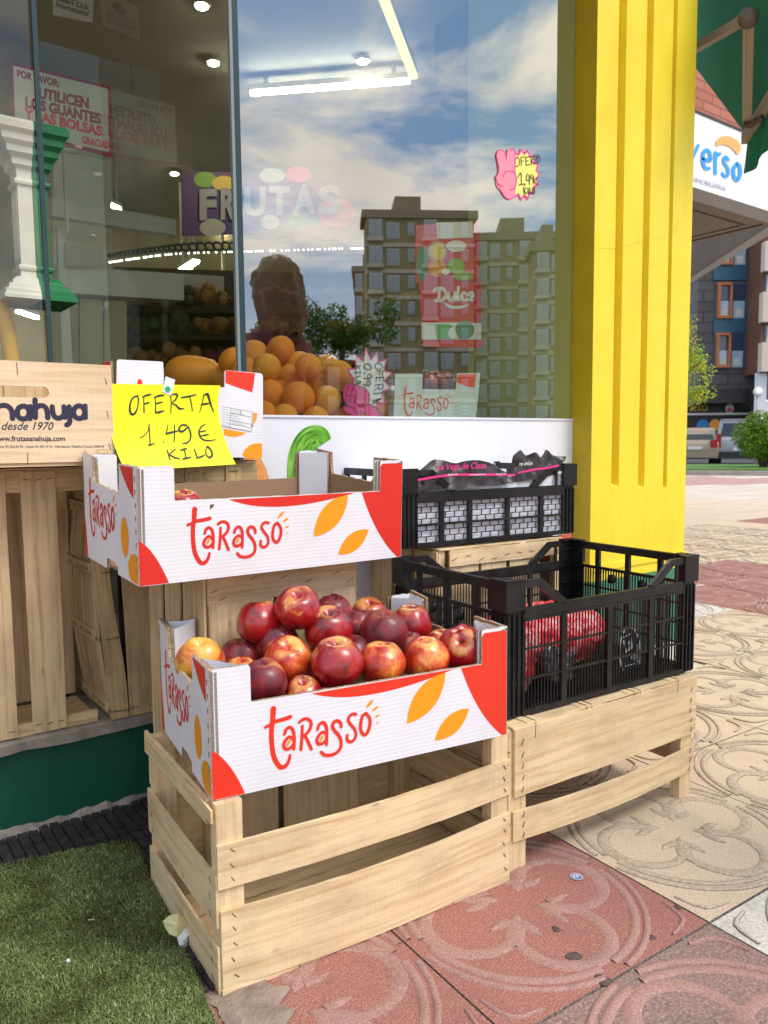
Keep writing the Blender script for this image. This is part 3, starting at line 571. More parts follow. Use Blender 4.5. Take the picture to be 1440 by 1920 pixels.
def peach_crate(root, mat):
    """0.614 x 0.39 x 0.323, upright; local x along the front, y back, z up"""
    Lx, W, H = 0.614, 0.392, 0.323
    for x in (0.0, Lx-0.044):
        for y in (0.006, W-0.032):
            h = H if y < 0.1 or x > .1 else H-0.004
            part(lambda m: m.box((x, y, 0), (x+0.044, y+0.026, h), j=0.0006, nseg=4), 'corner_post', mat, root)
    P = lambda a, b, o, **k: part(lambda m: slat(m, a, b, o, **k), 'slat', mat, root)
    P((0.001, 0.006, 0.014), (Lx, 0.006, 0.146), (0, -1, 0), bow=0.006, sag=-0.010, th=0.006)
    P((-0.002, 0.006, 0.184), (Lx+0.002, 0.006, 0.258), (0, -1, 0), bow=0.004, sag=-0.006, th=0.006)
    P((0.0, W-0.006, 0.01), (Lx, W-0.006, 0.20), (0, 1, 0)); P((0, W-0.006, 0.215), (Lx, W-0.006, 0.31), (0, 1, 0))
    P((0.0, 0.004, 0.004), (0.0, W, 0.085), (-1, 0, 0), bow=0.002); P((0.0, 0.004, 0.118), (0.0, W, 0.206), (-1, 0, 0), bow=0.002)
    P((0.0, 0.035, 0.281), (0.0, W+0.004, H+0.001), (-1, 0, 0), bow=0.0, th=0.006); P((-0.007, 0.0, 0.298), (-0.007, W-0.02, H-0.003), (-1, 0, 0), th=0.004)
    P((Lx, 0.004, 0.004), (Lx, W, 0.085), (1, 0, 0)); P((Lx, 0.004, 0.118), (Lx, W, 0.206), (1, 0, 0)); P((Lx, 0.035, 0.281), (Lx, W, H), (1, 0, 0))
    for k in range(4):
        y = 0.03+k*0.085; part(lambda m: slat(m, (0.006, y, 0.020), (Lx-0.006, y+0.078, 0.020), (0, 0, 1), th=0.004, bow=0.004), 'floor_board', mat, root)
    part(lambda m: m.box((0.0, -0.001, 0.0), (Lx, 0.022, 0.013), nseg=8, j=0.0008), 'base_strip', mat, root)
    for x in (0.13, 0.30, 0.46, 0.58): part(lambda m: m.box((x-0.02, 0.003, -0.003), (x+0.02, W-0.003, 0.002), j=0.0004), 'base_batten', mat, root)
    st = MB(); q = random.Random(2)
    for x in (0.022, Lx-0.013):
        for z in (0.03, 0.06, 0.085, 0.112, 0.135, 0.197, 0.220, 0.245): staple(st, (x+q.uniform(-.003, .003), 0.0005, z), (q.uniform(.5, 1), 0, -1.0), 0.010, r_=0.0009)
    for y in (0.03, W-0.03):
        for z in (0.02, 0.05, 0.075, 0.13, 0.16, 0.19, 0.29, 0.31): staple(st, (-0.0045, y+q.uniform(-.004, .004), z), (0, q.uniform(.3, .8), 1), 0.010, (-1, 0, 0))
    for x in (0.14, 0.295, 0.315, 0.47): staple(st, (x, -0.0005, 0.016), (0.15, 0, 1), 0.030, r_=0.0008)
    st.build('staples', 'steel', root)
A1 = R(-3.7)
t = thing('wooden_crate', 'open slatted wooden crate standing on the pavement under the box full of nectarines', 'crate', (0.4815, 1.118, 0), A1, 'slatted wooden crates')
peach_crate(t, 'wood_pale')
# fruit stains inside it
def turned_crate(root, mat):
    """upside-down crate, 0.62 x 0.40 x 0.31 on its four legs"""
    Lx, W, H = 0.622, 0.40, 0.306
    for x in (0.0, Lx-0.045):
        for y in (0.004, W-0.03): part(lambda m: m.box((x, y, 0), (x+0.045, y+0.028, H-0.006), j=0.0008, nseg=3), 'leg', mat, root)
    P = lambda a, b, o, **k: part(lambda m: slat(m, a, b, o, **k), 'slat', mat, root)
    P((0.006, 0.003, 0.162), (Lx+0.004, 0.003, H), (0, -1, 0), th=0.006, bow=0.003, wav=0.002)
    P((0.004, 0.003, 0.066), (Lx+0.002, 0.003, 0.131), (0, -1, 0), th=0.005, bow=0.004, sag=-0.010)
    P((0, W-0.003, 0.162), (Lx, W-0.003, H), (0, 1, 0)); P((0, W-0.003, 0.07), (Lx, W-0.003, 0.131), (0, 1, 0))
    for z0, z1 in ((0.005, 0.05), (0.063, 0.10), (0.108, 0.15), (0.158, 0.21), (0.218, 0.255), (0.262, H)):
        if z0 < 0.06: P((-0.001, 0.006, z0), (-0.001, 0.03, z1), (-1, 0, 0), th=0.006)
        else: P((0.0, 0.002, z0), (0.0, W, z1), (-1, 0, 0), th=0.007)
    P((Lx, 0.002, 0.162), (Lx, W, 0.22), (1, 0, 0)); P((Lx, 0.002, 0.24), (Lx, W, H), (1, 0, 0)); P((Lx, 0.002, 0.07), (Lx, W, 0.131), (1, 0, 0))
    for y0, y1 in ((0.0, 0.075), (0.085, 0.17), (0.18, 0.27), (0.28, 0.40)):
        part(lambda m: slat(m, (0.004, y0, H), (Lx, y1, H), (0, 0, 1), th=0.004, bow=0.0015), 'top_board', mat, root)
    for x in (0.065, 0.225, 0.385, 0.545): part(lambda m: m.box((x-0.02, 0.002, H+0.0042), (x+0.016, W, H+0.0072), j=0.0004), 'top_batten', mat, root)
    st = MB(); q = random.Random(4)
    for x in (0.065, 0.222, 0.238, 0.385, 0.405, 0.548): st.tube([(x, 0.03, H+0.008), (x+0.001, -0.002, H+0.0085), (x, -0.0045, H+0.003), (x+q.uniform(-.003, .003), -0.0042, H-0.027)], 0.0008, 5)
    for x in (0.03, Lx-0.018):
        for z in (0.075, 0.098, 0.120, 0.175, 0.2, 0.225, 0.25, 0.278): staple(st, (x+q.uniform(-.003, .003), -0.0035, z), (0.5, 0, 1), 0.011, r_=0.0009)
    st.build('staples', 'steel', root)
t = thing('wooden_crate', 'wooden crate turned upside down on the pavement under the empty-looking black crate', 'crate', (1.118, 1.097, 0), R(-1.9), 'slatted wooden crates')
turned_crate(t, 'wood_pale')
# crates stood on end: vertical slats, boards at the head and foot
def end_crate(root, mat, Wx, Dy, H, front=(), left=(), head=0.05, foot=0.05, top=True, seed=1, left_ties=(), back=True, right=True):
    q = random.Random(seed)
    P = lambda a, b, o, nm='slat', **k: part(lambda m: slat(m, a, b, o, **k), nm, mat, root)
    for x in (0.0, Wx-0.025):
        for y in ((0.0, Dy-0.025) if right or x == 0 else ()): part(lambda m: m.box((x+.002, y+.002, 0.002), (x+0.023, y+0.023, H-.002), j=0.0005, nseg=5), 'corner_post', mat, root)
    if head: P((0, -0.001, H-head), (Wx, -0.001, H-0.001), (0, -1, 0), 'head_board', th=0.006)
    if foot: P((0, 0.0, 0.001), (Wx, 0.0, foot), (0, -1, 0), 'foot_board', th=0.006)
    st = MB()
    for x0, x1, ln in front:
        P((x0, -0.007, 0.004), (x1, -0.007, H-0.004), (0, -1, 0), th=0.005, bow=0.002, wav=0.003)
        for x in np.linspace(x0+0.012, x1-0.012, 3):
            for z in (0.022, H-0.022): staple(st, (x, -0.013, z+q.uniform(-.004, .004)), (1, 0, q.uniform(-.2, .5)), 0.012)
    for y0, y1, ln in left:
        P((-0.001, y0, 0.004), (-0.001, y1, H-0.004), (-1, 0, 0), th=0.005, bow=0.003+0.005*ln, wav=0.004)
    for z in left_ties:
        part(lambda m: slat(m, (-0.0125, 0.012, z), (-0.0125, Dy-0.01, z+0.028), (-1, 0, 0), th=0.005, wav=0.003), 'tie_batten', mat, root)
        st.tube([(-0.018, 0.02, z+0.01), (-0.012, -0.008, z+0.004), (0.004, -0.0135, z+0.003), (0.024, -0.0135, z+0.006)], 0.001, 5); staple(st, (-0.0185, 0.05, z+0.014), (0, 1, .6), 0.014, (-1, 0, 0))
    if top: P((0, -0.004, H), (Wx, Dy, H), (0, 0, 1), 'end_board', th=0.004)
    P((0.0, 0.0, 0.0), (Wx, Dy, 0.0), (0, 0, 1), 'end_board', th=0.012)
    if back: P((0, Dy, 0.02), (Wx, Dy, H-0.02), (0, 1, 0), 'back_board')
    if right: P((Wx, 0, 0.02), (Wx, Dy*0.45, H-.01), (1, 0, 0)); P((Wx, Dy*0.55, 0.02), (Wx, Dy, H-.01), (1, 0, 0))
    if st.v: st.build('staples', 'steel', root)
t = thing('wooden_crate', 'wooden crate stood on end on the ledge, wide vertical slats, under the printed box', 'crate', (0.222, 1.892, ZL), R(0), 'slatted wooden crates')
end_crate(t, 'wood_tan', 0.292, 0.19, 0.610, front=((0.0, 0.113, 0), (0.145, 0.219, 0)), head=0.05, foot=0.03, seed=3, right=False)
t = thing('wooden_crate', 'battered wooden crate with split bulging slats on end behind the upper fruit box', 'crate', (0.545, 1.872, ZL), R(0), 'slatted wooden crates')
def battered(root, mat):
    q = random.Random(8); H = 0.60; Dy = 0.33; Wx = 0.105
    st = MB()
    for k, (x0, x1, b0, b1) in enumerate(((-0.046, -0.010, -0.003, 0.036), (0.026, 0.098, 0.040, 0.103))):
        m = MB(); n = 14; vs, fs, uv = [], [], []; ru = q.random()*20
        for i in range(n+1):
            t_ = i/n; z = 0.003+t_*(H-0.006); a = b0+(x0-b0)*min(1, t_*1.3); c = b1+(x1-b1)*min(1, t_*1.1); bul = 0.012*math.sin(math.pi*t_)*(1 if k < 2 else 0.3)
            c += 0.004*math.sin(t_*9+k); vs += [(a, -0.008-bul, z), (c, -0.008-bul*0.6, z), (c, -0.002-bul*0.6, z), (a, -0.002-bul, z)]
        for i in range(n):
            for e in range(4): fs.append((i*4+e, i*4+(e+1) % 4, i*4+4+(e+1) % 4, i*4+4+e)); uv.append(((ru+i*.04, ru+e*.05), (ru+i*.04, ru+e*.05+.05), (ru+i*.04+.04, ru+e*.05+.05), (ru+i*.04+.04, ru+e*.05)))
        fs.append((n*4, n*4+1, n*4+2, n*4+3)); uv.append(((0, 0), (0, .05), (.01, .05), (.01, 0))); m.add(vs, fs, 0, uv); m.build('slat', mat, root)
        for x in (b0+.012, b1-.01): staple(st, (x, -0.009, 0.020+q.uniform(-.003, .004)), (1, 0, q.uniform(-.3, .6)), 0.014)
    for k, (y0, y1, bul) in enumerate(((0.0, 0.09, 0.030), (0.096, 0.17, 0.034), (0.18, 0.25, 0.034), (0.26, 0.33, 0.026))):
        m = MB(); slat(m, (0.005, y0, 0.004), (0.005, y1, H-0.004), (-1, 0, 0), th=0.005, bow=bul, wav=0.006); m.build('slat', mat, root)
    for z in (0.02, 0.20, 0.36, 0.50):
        bx = -0.003-0.029*math.sin(math.pi*z/H)
        m = MB(); slat(m, (bx, 0.004, z), (bx, Dy, z+0.026), (-1, 0, 0), th=0.006, wav=0.003); m.build('tie_batten', mat, root)
        st.tube([(bx-0.006, 0.03, z+0.012), (bx-0.002, -0.012, z+0.004), (bx+0.03, -0.022, z+0.004), (bx+0.05, -0.022, z+0.008)], 0.0011, 5)
        for y in (0.03, 0.06, 0.11, 0.17): staple(st, (bx-0.0065, y, z+0.013), (0, 1, .5), 0.012, (-1, 0, 0))
    m = MB(); m.box((0.0, 0.0, 0.0), (Wx, Dy, 0.010)); m.build('end_board', mat, root)
    m = MB(); m.box((0.0, 0.0, H), (Wx, Dy, H+0.005)); m.build('end_board', mat, root)
    m = MB(); m.box((0.02, Dy, 0.02), (Wx, Dy+0.005, H-0.02)); m.build('back_board', mat, root)
    st.build('staples', 'steel', root)
battered(t, 'wood_old')
t = thing('wooden_crate', 'worn wooden crate stood on end on the ground right behind the nectarines', 'crate', (0.617, 1.452, 0), R(-1), 'slatted wooden crates')
end_crate(t, 'wood_tan', 0.352, 0.335, 0.632, front=(), left=((0.0, 0.115, 0), (0.135, 0.225, 0), (0.25, 0.335, 0)), head=0.058, foot=0.06, seed=9)
mb = MB(); slat(mb, (0.003, -0.002, 0.06), (0.145, -0.002, 0.575), (0, -1, 0), th=0.004); mb.build('slat', 'wood_pale', t); mb = MB(); slat(mb, (0.16, -0.002, 0.06), (0.35, -0.002, 0.575), (0, -1, 0), th=0.004); mb.build('slat', 'wood_pale', t)
st = MB()
for x, z in ((0.012, 0.602), (0.03, 0.585), (0.10, 0.62), (0.17, 0.615), (0.23, 0.60), (0.30, 0.61), (0.335, 0.59)): staple(st, (x, -0.0075, z), (1, 0, .35), 0.015)
st.build('staples', 'steel', t)
t = thing('wooden_crate', 'wooden crate stood on end beside the pillar under the black crate of bags', 'crate', (1.335, 1.585, 0), R(-3), 'slatted wooden crates')
end_crate(t, 'wood_pale', 0.46, 0.33, 0.604, front=((0.03, 0.13, 0), (0.14, 0.23, 0), (0.245, 0.36, 0)), left=((0, .1, 0), (.12, .2, 0), (.22, .33, 0)), head=0.0, foot=0.05, seed=12)
mb = MB(); slat(mb, (0.025, -0.013, 0.560), (0.437, -0.013, 0.604), (0, -1, 0), th=0.006, wav=0.003); mb.build('head_board', 'wood_pale', t)
st = MB()
for k in range(9): staple(st, (0.04+k*0.047, -0.0195, 0.582+rnd.uniform(-.012, .012)), (1, 0, rnd.uniform(-.2, .4)), 0.018)
st.build('staples', 'steel', t)
tr_ = thing('wooden_crate', 'dark wooden crate on end under the box that bears the price sign', 'crate', (0.66, 1.80, ZL), R(-1), 'slatted wooden crates')
end_crate(tr_, 'wood_old', 0.245, 0.07, 0.618, front=((0.0, 0.03, 0), (0.055, 0.115, 0), (0.16, 0.2, 0)), head=0.045, foot=0.03, seed=15, back=False)
# the printed box on the left: planks with black lettering
t = thing('printed_wooden_box', 'pale pine fruit box with a handhold and navy lettering, on a crate', 'box', (0, 1.745, 0.861))
YS = 1.745
x0 = 0.10; x1 = atY(212, 780, YS).x; H = 0.209
mb = MB(); hx0, hx1, hz = 0.18, atY(92, 735, YS).x, atY(60, 735, YS).z-0.861
hr = 0.0115; hole = [(hx1-hr+hr*math.cos(a), hz+hr*math.sin(a)) for a in [math.pi/2-math.pi*k/10 for k in range(11)]]+[(hx0+hr+hr*math.cos(a), hz+hr*math.sin(a)) for a in [-math.pi/2-math.pi*k/10 for k in range(11)]]
bmf = bmesh.new()
outer = [bmf.verts.new((x, 0, z)) for x, z in ((x0, 0), (x1, 0), (x1, H), (x0, H))]; inner = [bmf.verts.new((x, 0, z)) for x, z in hole]
ed = [bmf.edges.new((outer[i], outer[(i+1) % 4])) for i in range(4)]+[bmf.edges.new((inner[i], inner[(i+1) % len(inner)])) for i in range(len(inner))]
bmesh.ops.triangle_fill(bmf, edges=ed, use_beauty=True); bmf.verts.index_update()
vs = [v_.co.copy() for v_ in bmf.verts]; fs = [tuple(v_.index for v_ in f.verts) for f in bmf.faces]; nv = len(vs); bmf.free()
mb.add(vs, fs, 0, [tuple((vs[i].x+3, vs[i].z+2) for i in f) for f in fs]); mb.add([v_+Vector((0, 0.009, 0)) for v_ in vs], [tuple(reversed(f)) for f in fs], 0, [tuple((vs[i].x+3, vs[i].z+2) for i in f) for f in fs])
def rim(loop):
    k = len(loop); vv = [(x, y, z) for x, z in loop for y in (0, 0.009)]; mb.add(vv, [(2*i, 2*i+1, (2*i+3) % (2*k), (2*i+2) % (2*k)) for i in range(k)], 0, [((0, 0), (.01, 0), (.01, .02), (0, .02))]*k)
rim(hole); rim([(x0, 0), (x1, 0), (x1, H), (x0, H)])
mb.build('front_panel', 'wood_plank', t)
mb = MB(); slat(mb, (x1, 0.010, 0.0), (x1, 0.35, 0.2), (-1, 0, 0), th=0.006); mb.build('side_panel', 'wood_plank', t)
mb = MB(); mb.box((x0, 0.342, 0), (hx1-0.025, 0.348, 0.19)); mb.box((hx1-0.0245, 0.337, 0), (x1-0.01, 0.3415, 0.19)); mb.build('back_panel', 'wood_tan', t)
mb = MB(); mb.box((x0, 0.004, -0.008), (x1, 0.35, -0.0005), j=0.0008); mb.build('bottom', 'wood_tan', t)
mb = MB(); lf = plane_lift((0, 0, 0), (1, 0, 0), (0, 0, 1)); sc = 300/1440
def SX(zx, zy): p = atY(zx*sc, 660+zy*sc, YS); return p.x, p.z-0.861
def sxs(lst, w_=34): return (['o'] if lst[0] == 'o' else [])+[(*SX(a, b_), (c[0] if c else w_)*sc*YS/FPX*1.27) for a, b_, *c in (lst[1:] if lst[0] == 'o' else lst)]
wd = 33
draw(mb, [sxs(l_, wd) for l_ in (
    [(-60, 500), (-60, 596)], [(-60, 520), (-20, 492), (40, 480), (85, 500), (110, 545), (112, 598)],
    [(270, 490), (270, 600)], ['o', (268, 545), (245, 500), (205, 487), (168, 505), (155, 545), (168, 585), (205, 602), (245, 590)],
    [(315, 430), (318, 590)], [(316, 520), (340, 490), (380, 482), (410, 500), (425, 540), (430, 592)],
    [(470, 492), (475, 545), (495, 585), (530, 595), (562, 580), (578, 545), (575, 492)], [(578, 545), (582, 588)],
    [(622, 492), (625, 560), (628, 620), (618, 645), (600, 655)],
    [(765, 485), (768, 590)], ['o', (764, 542), (745, 497), (705, 484), (672, 505), (662, 545), (675, 582), (710, 598), (748, 584)])], lf, n=7)
def line(s, zx0, zx1, zy, hpx, bold=0.0, shear=0.0, align='LEFT'):
    a = SX(zx0, zy); b_ = SX(zx1, zy); size = hpx*sc*YS/FPX*1.25/0.7
    vs_, _ = text_tris(s, 1.0, bold, shear); wdt = max(v_[0] for v_ in vs_); sx_ = (b_[0]-a[0])/(wdt*size)
    text(mb, s, lf, a[0], a[1], size, 0, bold, shear, 'LEFT', sx_, rot=math.atan2(b_[1]-a[1], b_[0]-a[0]))
line('desde 1970', 5, 485, 700, 52, 0.008, 0.35); line('www.frutasanahuja.com', -60, 585, 800, 34, 0.018)
line('Barcelona: 93 262 02 92 - Sueca: 96 439 13 22 - Mercabarna: Pabellon E Puesto 5040-49', -90, 935, 862, 17)
draw(mb, [[(*SX(a, b_), 0.0004) for a, b_ in l_] for l_ in ([(866, 882), (968, 876)], [(968, 876), (970, 908)], [(970, 908), (868, 914)], [(868, 914), (866, 882)], [(890, 881), (892, 912)], [(900, 922), (960, 919)], [(880, 930), (955, 927)])], lf, n=2)
mb.build('lettering', 'ink_navy', t)
st = MB()
for a, b_ in (((148, 90), (160, 205)), ((945, 230), (962, 292)), ((962, 530), (976, 588)), ((978, 818), (996, 878)), ((250, 905), (250, 1005)), ((766, 885), (790, 975))):
    p = SX(*a); q_ = SX(*b_); st.tube([(p[0], 0.002, p[1]), (p[0], -0.0008, p[1]), (q_[0], -0.0008, q_[1]), (q_[0], 0.002, q_[1])], 0.0006, 5)
st.build('staples', 'steel', t)
# ================================================================== cardboard fruit boxes
LOGO = {
'x0': [(0.1067, 0.1346, 0.0101), (0.1051, 0.1152, 0.0092), (0.1027, 0.0992, 0.0086), (0.1028, 0.0729, 0.0086), (0.1064, 0.0507, 0.0086), (0.1141, 0.0356, 0.0084), (0.1199, 0.0314, 0.0081), (0.1272, 0.0336, 0.0075), (0.1319, 0.0407, 0.0062), (0.1343, 0.0494, 0.0053)],
'x1': [(0.0925, 0.106, 0.0055), (0.1008, 0.1086, 0.0055), (0.1092, 0.1121, 0.0067), (0.1209, 0.1133, 0.0071), (0.131, 0.1146, 0.0074), (0.1358, 0.1156, 0.0078)],
'a1': [(0.1254, 0.0877, 0.0056), (0.1281, 0.0947, 0.0059), (0.1332, 0.098, 0.0059), (0.1382, 0.0954, 0.0059), (0.1415, 0.0873, 0.0062), (0.1424, 0.0755, 0.0063), (0.1414, 0.0593, 0.006)],
'a1b': [(0.1414, 0.0749, 0.0053), (0.134, 0.0817, 0.0056), (0.126, 0.076, 0.0059), (0.1232, 0.0682, 0.0059), (0.1273, 0.0616, 0.0059), (0.135, 0.0619, 0.0056), (0.1405, 0.0675, 0.0053)],
'R': [(0.1574, 0.0962, 0.005), (0.1563, 0.0763, 0.0057), (0.1541, 0.0557, 0.0057)],
'Rb': [(0.1521, 0.1035, 0.0053), (0.1581, 0.107, 0.0057), (0.165, 0.1074, 0.0057), (0.1715, 0.103, 0.006), (0.1735, 0.0951, 0.006), (0.1698, 0.0865, 0.006), (0.1636, 0.0808, 0.0057), (0.1593, 0.0788, 0.0054)],
'Rl': [(0.1619, 0.0786, 0.0057), (0.1677, 0.0658, 0.0057), (0.173, 0.0527, 0.0057)],
'a2': [(0.1851, 0.0849, 0.0054), (0.1883, 0.0925, 0.0058), (0.1945, 0.0956, 0.0058), (0.1993, 0.0914, 0.0061), (0.2022, 0.0799, 0.0061), (0.2012, 0.0553, 0.0058)],
'a2b': [(0.2008, 0.075, 0.0052), (0.1933, 0.0784, 0.0055), (0.1861, 0.0726, 0.0058), (0.1834, 0.0654, 0.0058), (0.1868, 0.0589, 0.0058), (0.1947, 0.0591, 0.0055), (0.2006, 0.064, 0.0052)],
's1': [(0.2294, 0.0815, 0.0056), (0.2286, 0.088, 0.0059), (0.2229, 0.0933, 0.0062), (0.2166, 0.0926, 0.0062), (0.213, 0.0868, 0.0062), (0.2164, 0.0773, 0.0062), (0.2243, 0.0673, 0.0062), (0.2286, 0.0562, 0.0062), (0.2275, 0.0444, 0.0062), (0.2202, 0.0372, 0.0062), (0.2094, 0.035, 0.0062), (0.1978, 0.0372, 0.0061), (0.1909, 0.044, 0.0055)],
's2': [(0.2581, 0.0988, 0.0056), (0.252, 0.1003, 0.0056), (0.2456, 0.0976, 0.0056), (0.2431, 0.0906, 0.0056), (0.2481, 0.0817, 0.0056), (0.2553, 0.0721, 0.0056), (0.2575, 0.0613, 0.0056), (0.2535, 0.0534, 0.0056), (0.2458, 0.0513, 0.0056), (0.2404, 0.0567, 0.0056), (0.2409, 0.0643, 0.0053)],
'o': ['o', (0.2775, 0.0974, 0.0057), (0.2851, 0.086, 0.006), (0.2846, 0.0722, 0.0064), (0.2792, 0.0609, 0.0064), (0.2736, 0.0588, 0.006), (0.2678, 0.0664, 0.006), (0.267, 0.0787, 0.006), (0.2707, 0.0928, 0.006)]}
RAYS = [((0.2779, 0.106), (0.2931, 0.1199), 0.0032), ((0.2894, 0.0984), (0.3032, 0.1057), 0.0026), ((0.2945, 0.0865), (0.3055, 0.0896), 0.0019), ((0.2963, 0.0745), (0.3033, 0.0762), 0.0013)]
SEEDS = [((0.1290, 0.0665), (0.1350, 0.0779), 0.0026), ((0.1886, 0.0633), (0.1951, 0.0735), 0.0026)]
def logo(mb_red, mb_or, lift, sx_=1.0, sz=1.0, ox=0.0, oz=0.0, lw=1.0, z0=0.0004):
    f = lambda st: [q if q == 'o' else (q[0]*sx_+ox, q[1]*sz+oz, q[2]*lw) for q in st]
    draw(mb_red, [f(v_) for v_ in LOGO.values()], lift, z0=z0, n=7)
    g = lambda p: (p[0]*sx_+ox, p[1]*sz+oz)
    for p, q, w_ in RAYS: fillp(mb_or, leaf(g(p), g(q), w_*lw), lift, 0, z0)
    for p, q, w_ in SEEDS: fillp(mb_or, leaf(g(p), g(q), w_*lw), lift, 0, z0+0.0012)
CL, CW, CH, CM = 0.585, 0.368, 0.216, 0.150
def arc_pts(p0, p1, p2, n=12): return [((1-t)**2*p0[0]+2*t*(1-t)*p1[0]+t*t*p2[0], (1-t)**2*p0[1]+2*t*(1-t)*p1[1]+t*t*p2[1]) for t in [k/n for k in range(n+1)]]
def fruit_carton(root, red, side_full=True, seed=0):
    th = 0.007; q = random.Random(seed)
    def torn(a, b_, n=9, amp=0.0012): return [(a[0]+(b_[0]-a[0])*k/n+(q.uniform(-amp, amp)*.5 if 0 < k < n else 0), a[1]+(b_[1]-a[1])*k/n+(q.uniform(-amp, amp) if 0 < k < n else 0)) for k in range(n+1)]
    fo = [(0.001, 0), (CL, 0), (CL, CH)]+torn((CL-0.002, CH), (CL-0.058, CH-0.001), 5)+[(CL-0.060, CH-0.004), (CL-0.060, CM)]+torn((CL-0.062, CM), (0.072, CM+0.002), 24, 0.0007)+[(0.069, CM+0.004), (0.069, CH-0.006), (0.066, CH-0.001)]+torn((0.064, CH), (0.006, CH), 5)+[(0.001, CH-0.006)]
    mb = MB(); mb.prism(fo, (0, 0, 0), (1, 0, 0), (0, 0, 1), th, 0, 1, 2); mb.build('front_wall', ['card_white', 'card_kraft', 'card_edge'], root)
    mb = MB(); mb.prism([(CL-x, z) for x, z in fo], (0, CW-th, 0), (1, 0, 0), (0, 0, 1), th, 1, 0, 2); mb.build('back_wall', ['card_white', 'card_kraft', 'card_edge'], root)
    so = [(0, 0)]+[(0.128, 0), (0.128, 0.016), (0.155, 0.022), (0.200, 0.022), (0.205, 0)]+[(CW, 0), (CW, CH+0.010)]+torn((CW-0.002, CH+0.010), (CW-0.072, CH+0.004), 5)+[(CW-0.074, CM+0.03)]+torn((CW-0.080, CM+0.016), (0.112, CM+0.010), 10, 0.002)+[(0.106, CM+0.02), (0.104, CH)]+torn((0.100, CH), (0.004, CH), 6, 0.0016)+[(0, CH-0.003)]
    sd_ = lambda x, mir: (x, CW if not mir else 0, 0)
    mb = MB(); mb.prism([(y, z) for y, z in so], (0.0, 0, 0), (0, 1, 0), (0, 0, 1), -th, 0, 1, 2); mb.build('side_wall', ['card_white', 'card_kraft', 'card_edge'], root)
    mb = MB(); mb.prism([(y, z) for y, z in so], (CL-th, 0, 0), (0, 1, 0), (0, 0, 1), -th, 1, 0, 2); mb.build('side_wall', ['card_white', 'card_kraft', 'card_edge'], root)
    mb = MB(); mb.box((0.007, 0.007, 0.002), (CL-0.007, CW-0.007, 0.008)); mb.build('bottom', 'card_kraft', root)
    # folded corner flaps, white outside, torn along the top
    for cx_, sx_ in ((0.0, 1), (CL, -1)):
        for cy_, sy_ in ((0.0, 1), (CW, -1)):
            wx = 0.060 if sx_ > 0 else 0.054; wy = 0.094 if sy_ > 0 else 0.070; h = CH+(0.004 if sy_ < 0 else -0.003)
            mb = MB()
            ol = [(0, 0.01), (wy, 0.01), (wy, h-0.006)]+torn((wy-0.004, h-0.002), (0.004, h), 5, 0.002)+[(0, h-0.002)]
            mb.prism(ol, (cx_+sx_*0.0085, cy_, 0), (0, sy_, 0), (0, 0, 1), -0.005*sx_*sy_, 0, 0, 1)
            ol = [(0, 0.01), (wx, 0.01), (wx, h-0.004)]+torn((wx-0.003, h), (0.004, h), 5, 0.002)+[(0, h-0.002)]
            mb.prism(ol, (cx_+sx_*0.009, cy_+sy_*0.0085, 0), (sx_, 0, 0), (0, 0, 1), 0.005*sx_*sy_, 0, 0, 1)
            d1 = [(wx+0.009, wy*0.0+0.0145), (0.0145, wy)]
            mb.add([(cx_+sx_*(wx+0.008), cy_+sy_*0.0145, 0.012), (cx_+sx_*0.0145, cy_+sy_*wy, 0.012), (cx_+sx_*0.0145, cy_+sy_*wy, h-0.003), (cx_+sx_*(wx+0.008), cy_+sy_*0.0145, h-0.004)], [(0, 1, 2, 3)], 0)
            mb.build('corner_flap', ['card_white', 'card_edge'], root)
    # print on the long front
    lf_ = plane_lift((0, 0, 0), (1, 0, 0), (0, 0, 1)); r_, o_ = MB(), MB()
    fillp(r_, [(0.0015, 0.001)]+arc_pts((0.055, 0.001), (0.030, 0.066), (0.0015, 0.084)), lf_)
    fillp(r_, [(CL-0.002, 0.001)]+[(CL-0.002, CH-0.012)]+[(CL-0.006, CH-0.007), (CL-0.054, CH-0.007), (CL-0.0595, CH-0.013), (CL-0.0595, CM-0.001)]+arc_pts((0.478, CM-0.001), (0.515, 0.050), (0.573, 0.001)), lf_)
    ch = arc_pts((0.175, CM-0.0005), (0.270, 0.109), (0.462, CM-0.0005), 18); fillp(r_, ch, lf_)
    fillp(o_, leaf((0.3605, 0.063), (0.4435, 0.146), 0.0245), lf_); fillp(o_, leaf((0.4195, 0.020), (0.496, 0.068), 0.0190), lf_)
    logo(r_, o_, lf_)
    r_.build('red_print', red, root); o_.build('orange_print', 'ink_orange', root)
    # print on the short side at the left
    ls = lambda y, z, h=0.0: Vector((-h, CW-y, z)); r2, o2 = MB(), MB()
    fillp(r2, [(0.001, 0.001), (0.022, 0.001)]+arc_pts((0.022, 0.001), (0.014, 0.07), (0.001, 0.11)), ls)
    fillp(r2, [(CW-0.098, CH-0.002), (CW-0.018, CH-0.002), (CW-0.018, 0.158)]+arc_pts((CW-0.018, 0.158), (CW-0.055, 0.172), (CW-0.098, CH-0.004)), ls)
    fillp(o2, ellipse(CW-0.078, 0.080, 0.024, 0.038), ls); fillp(o2, [(CW-0.003, 0.003), (CW-0.003, 0.052), (CW-0.02, 0.058), (CW-0.045, 0.052), (CW-0.062, 0.032), (CW-0.058, 0.012), (CW-0.04, 0.003)], ls)
    logo(r2, o2, ls, 0.95, 1.12, -0.045, 0.020, 1.0)
    r2.build('red_print', red, root); o2.build('orange_print', 'ink_orange', root)
    tb = MB()
    for k in range(8): tb.box((-0.0012, 0.0065, 0.022+k*0.024), (0.0005, 0.0095, 0.031+k*0.024))
    tb.build('corner_slots', 'card_edge', root)
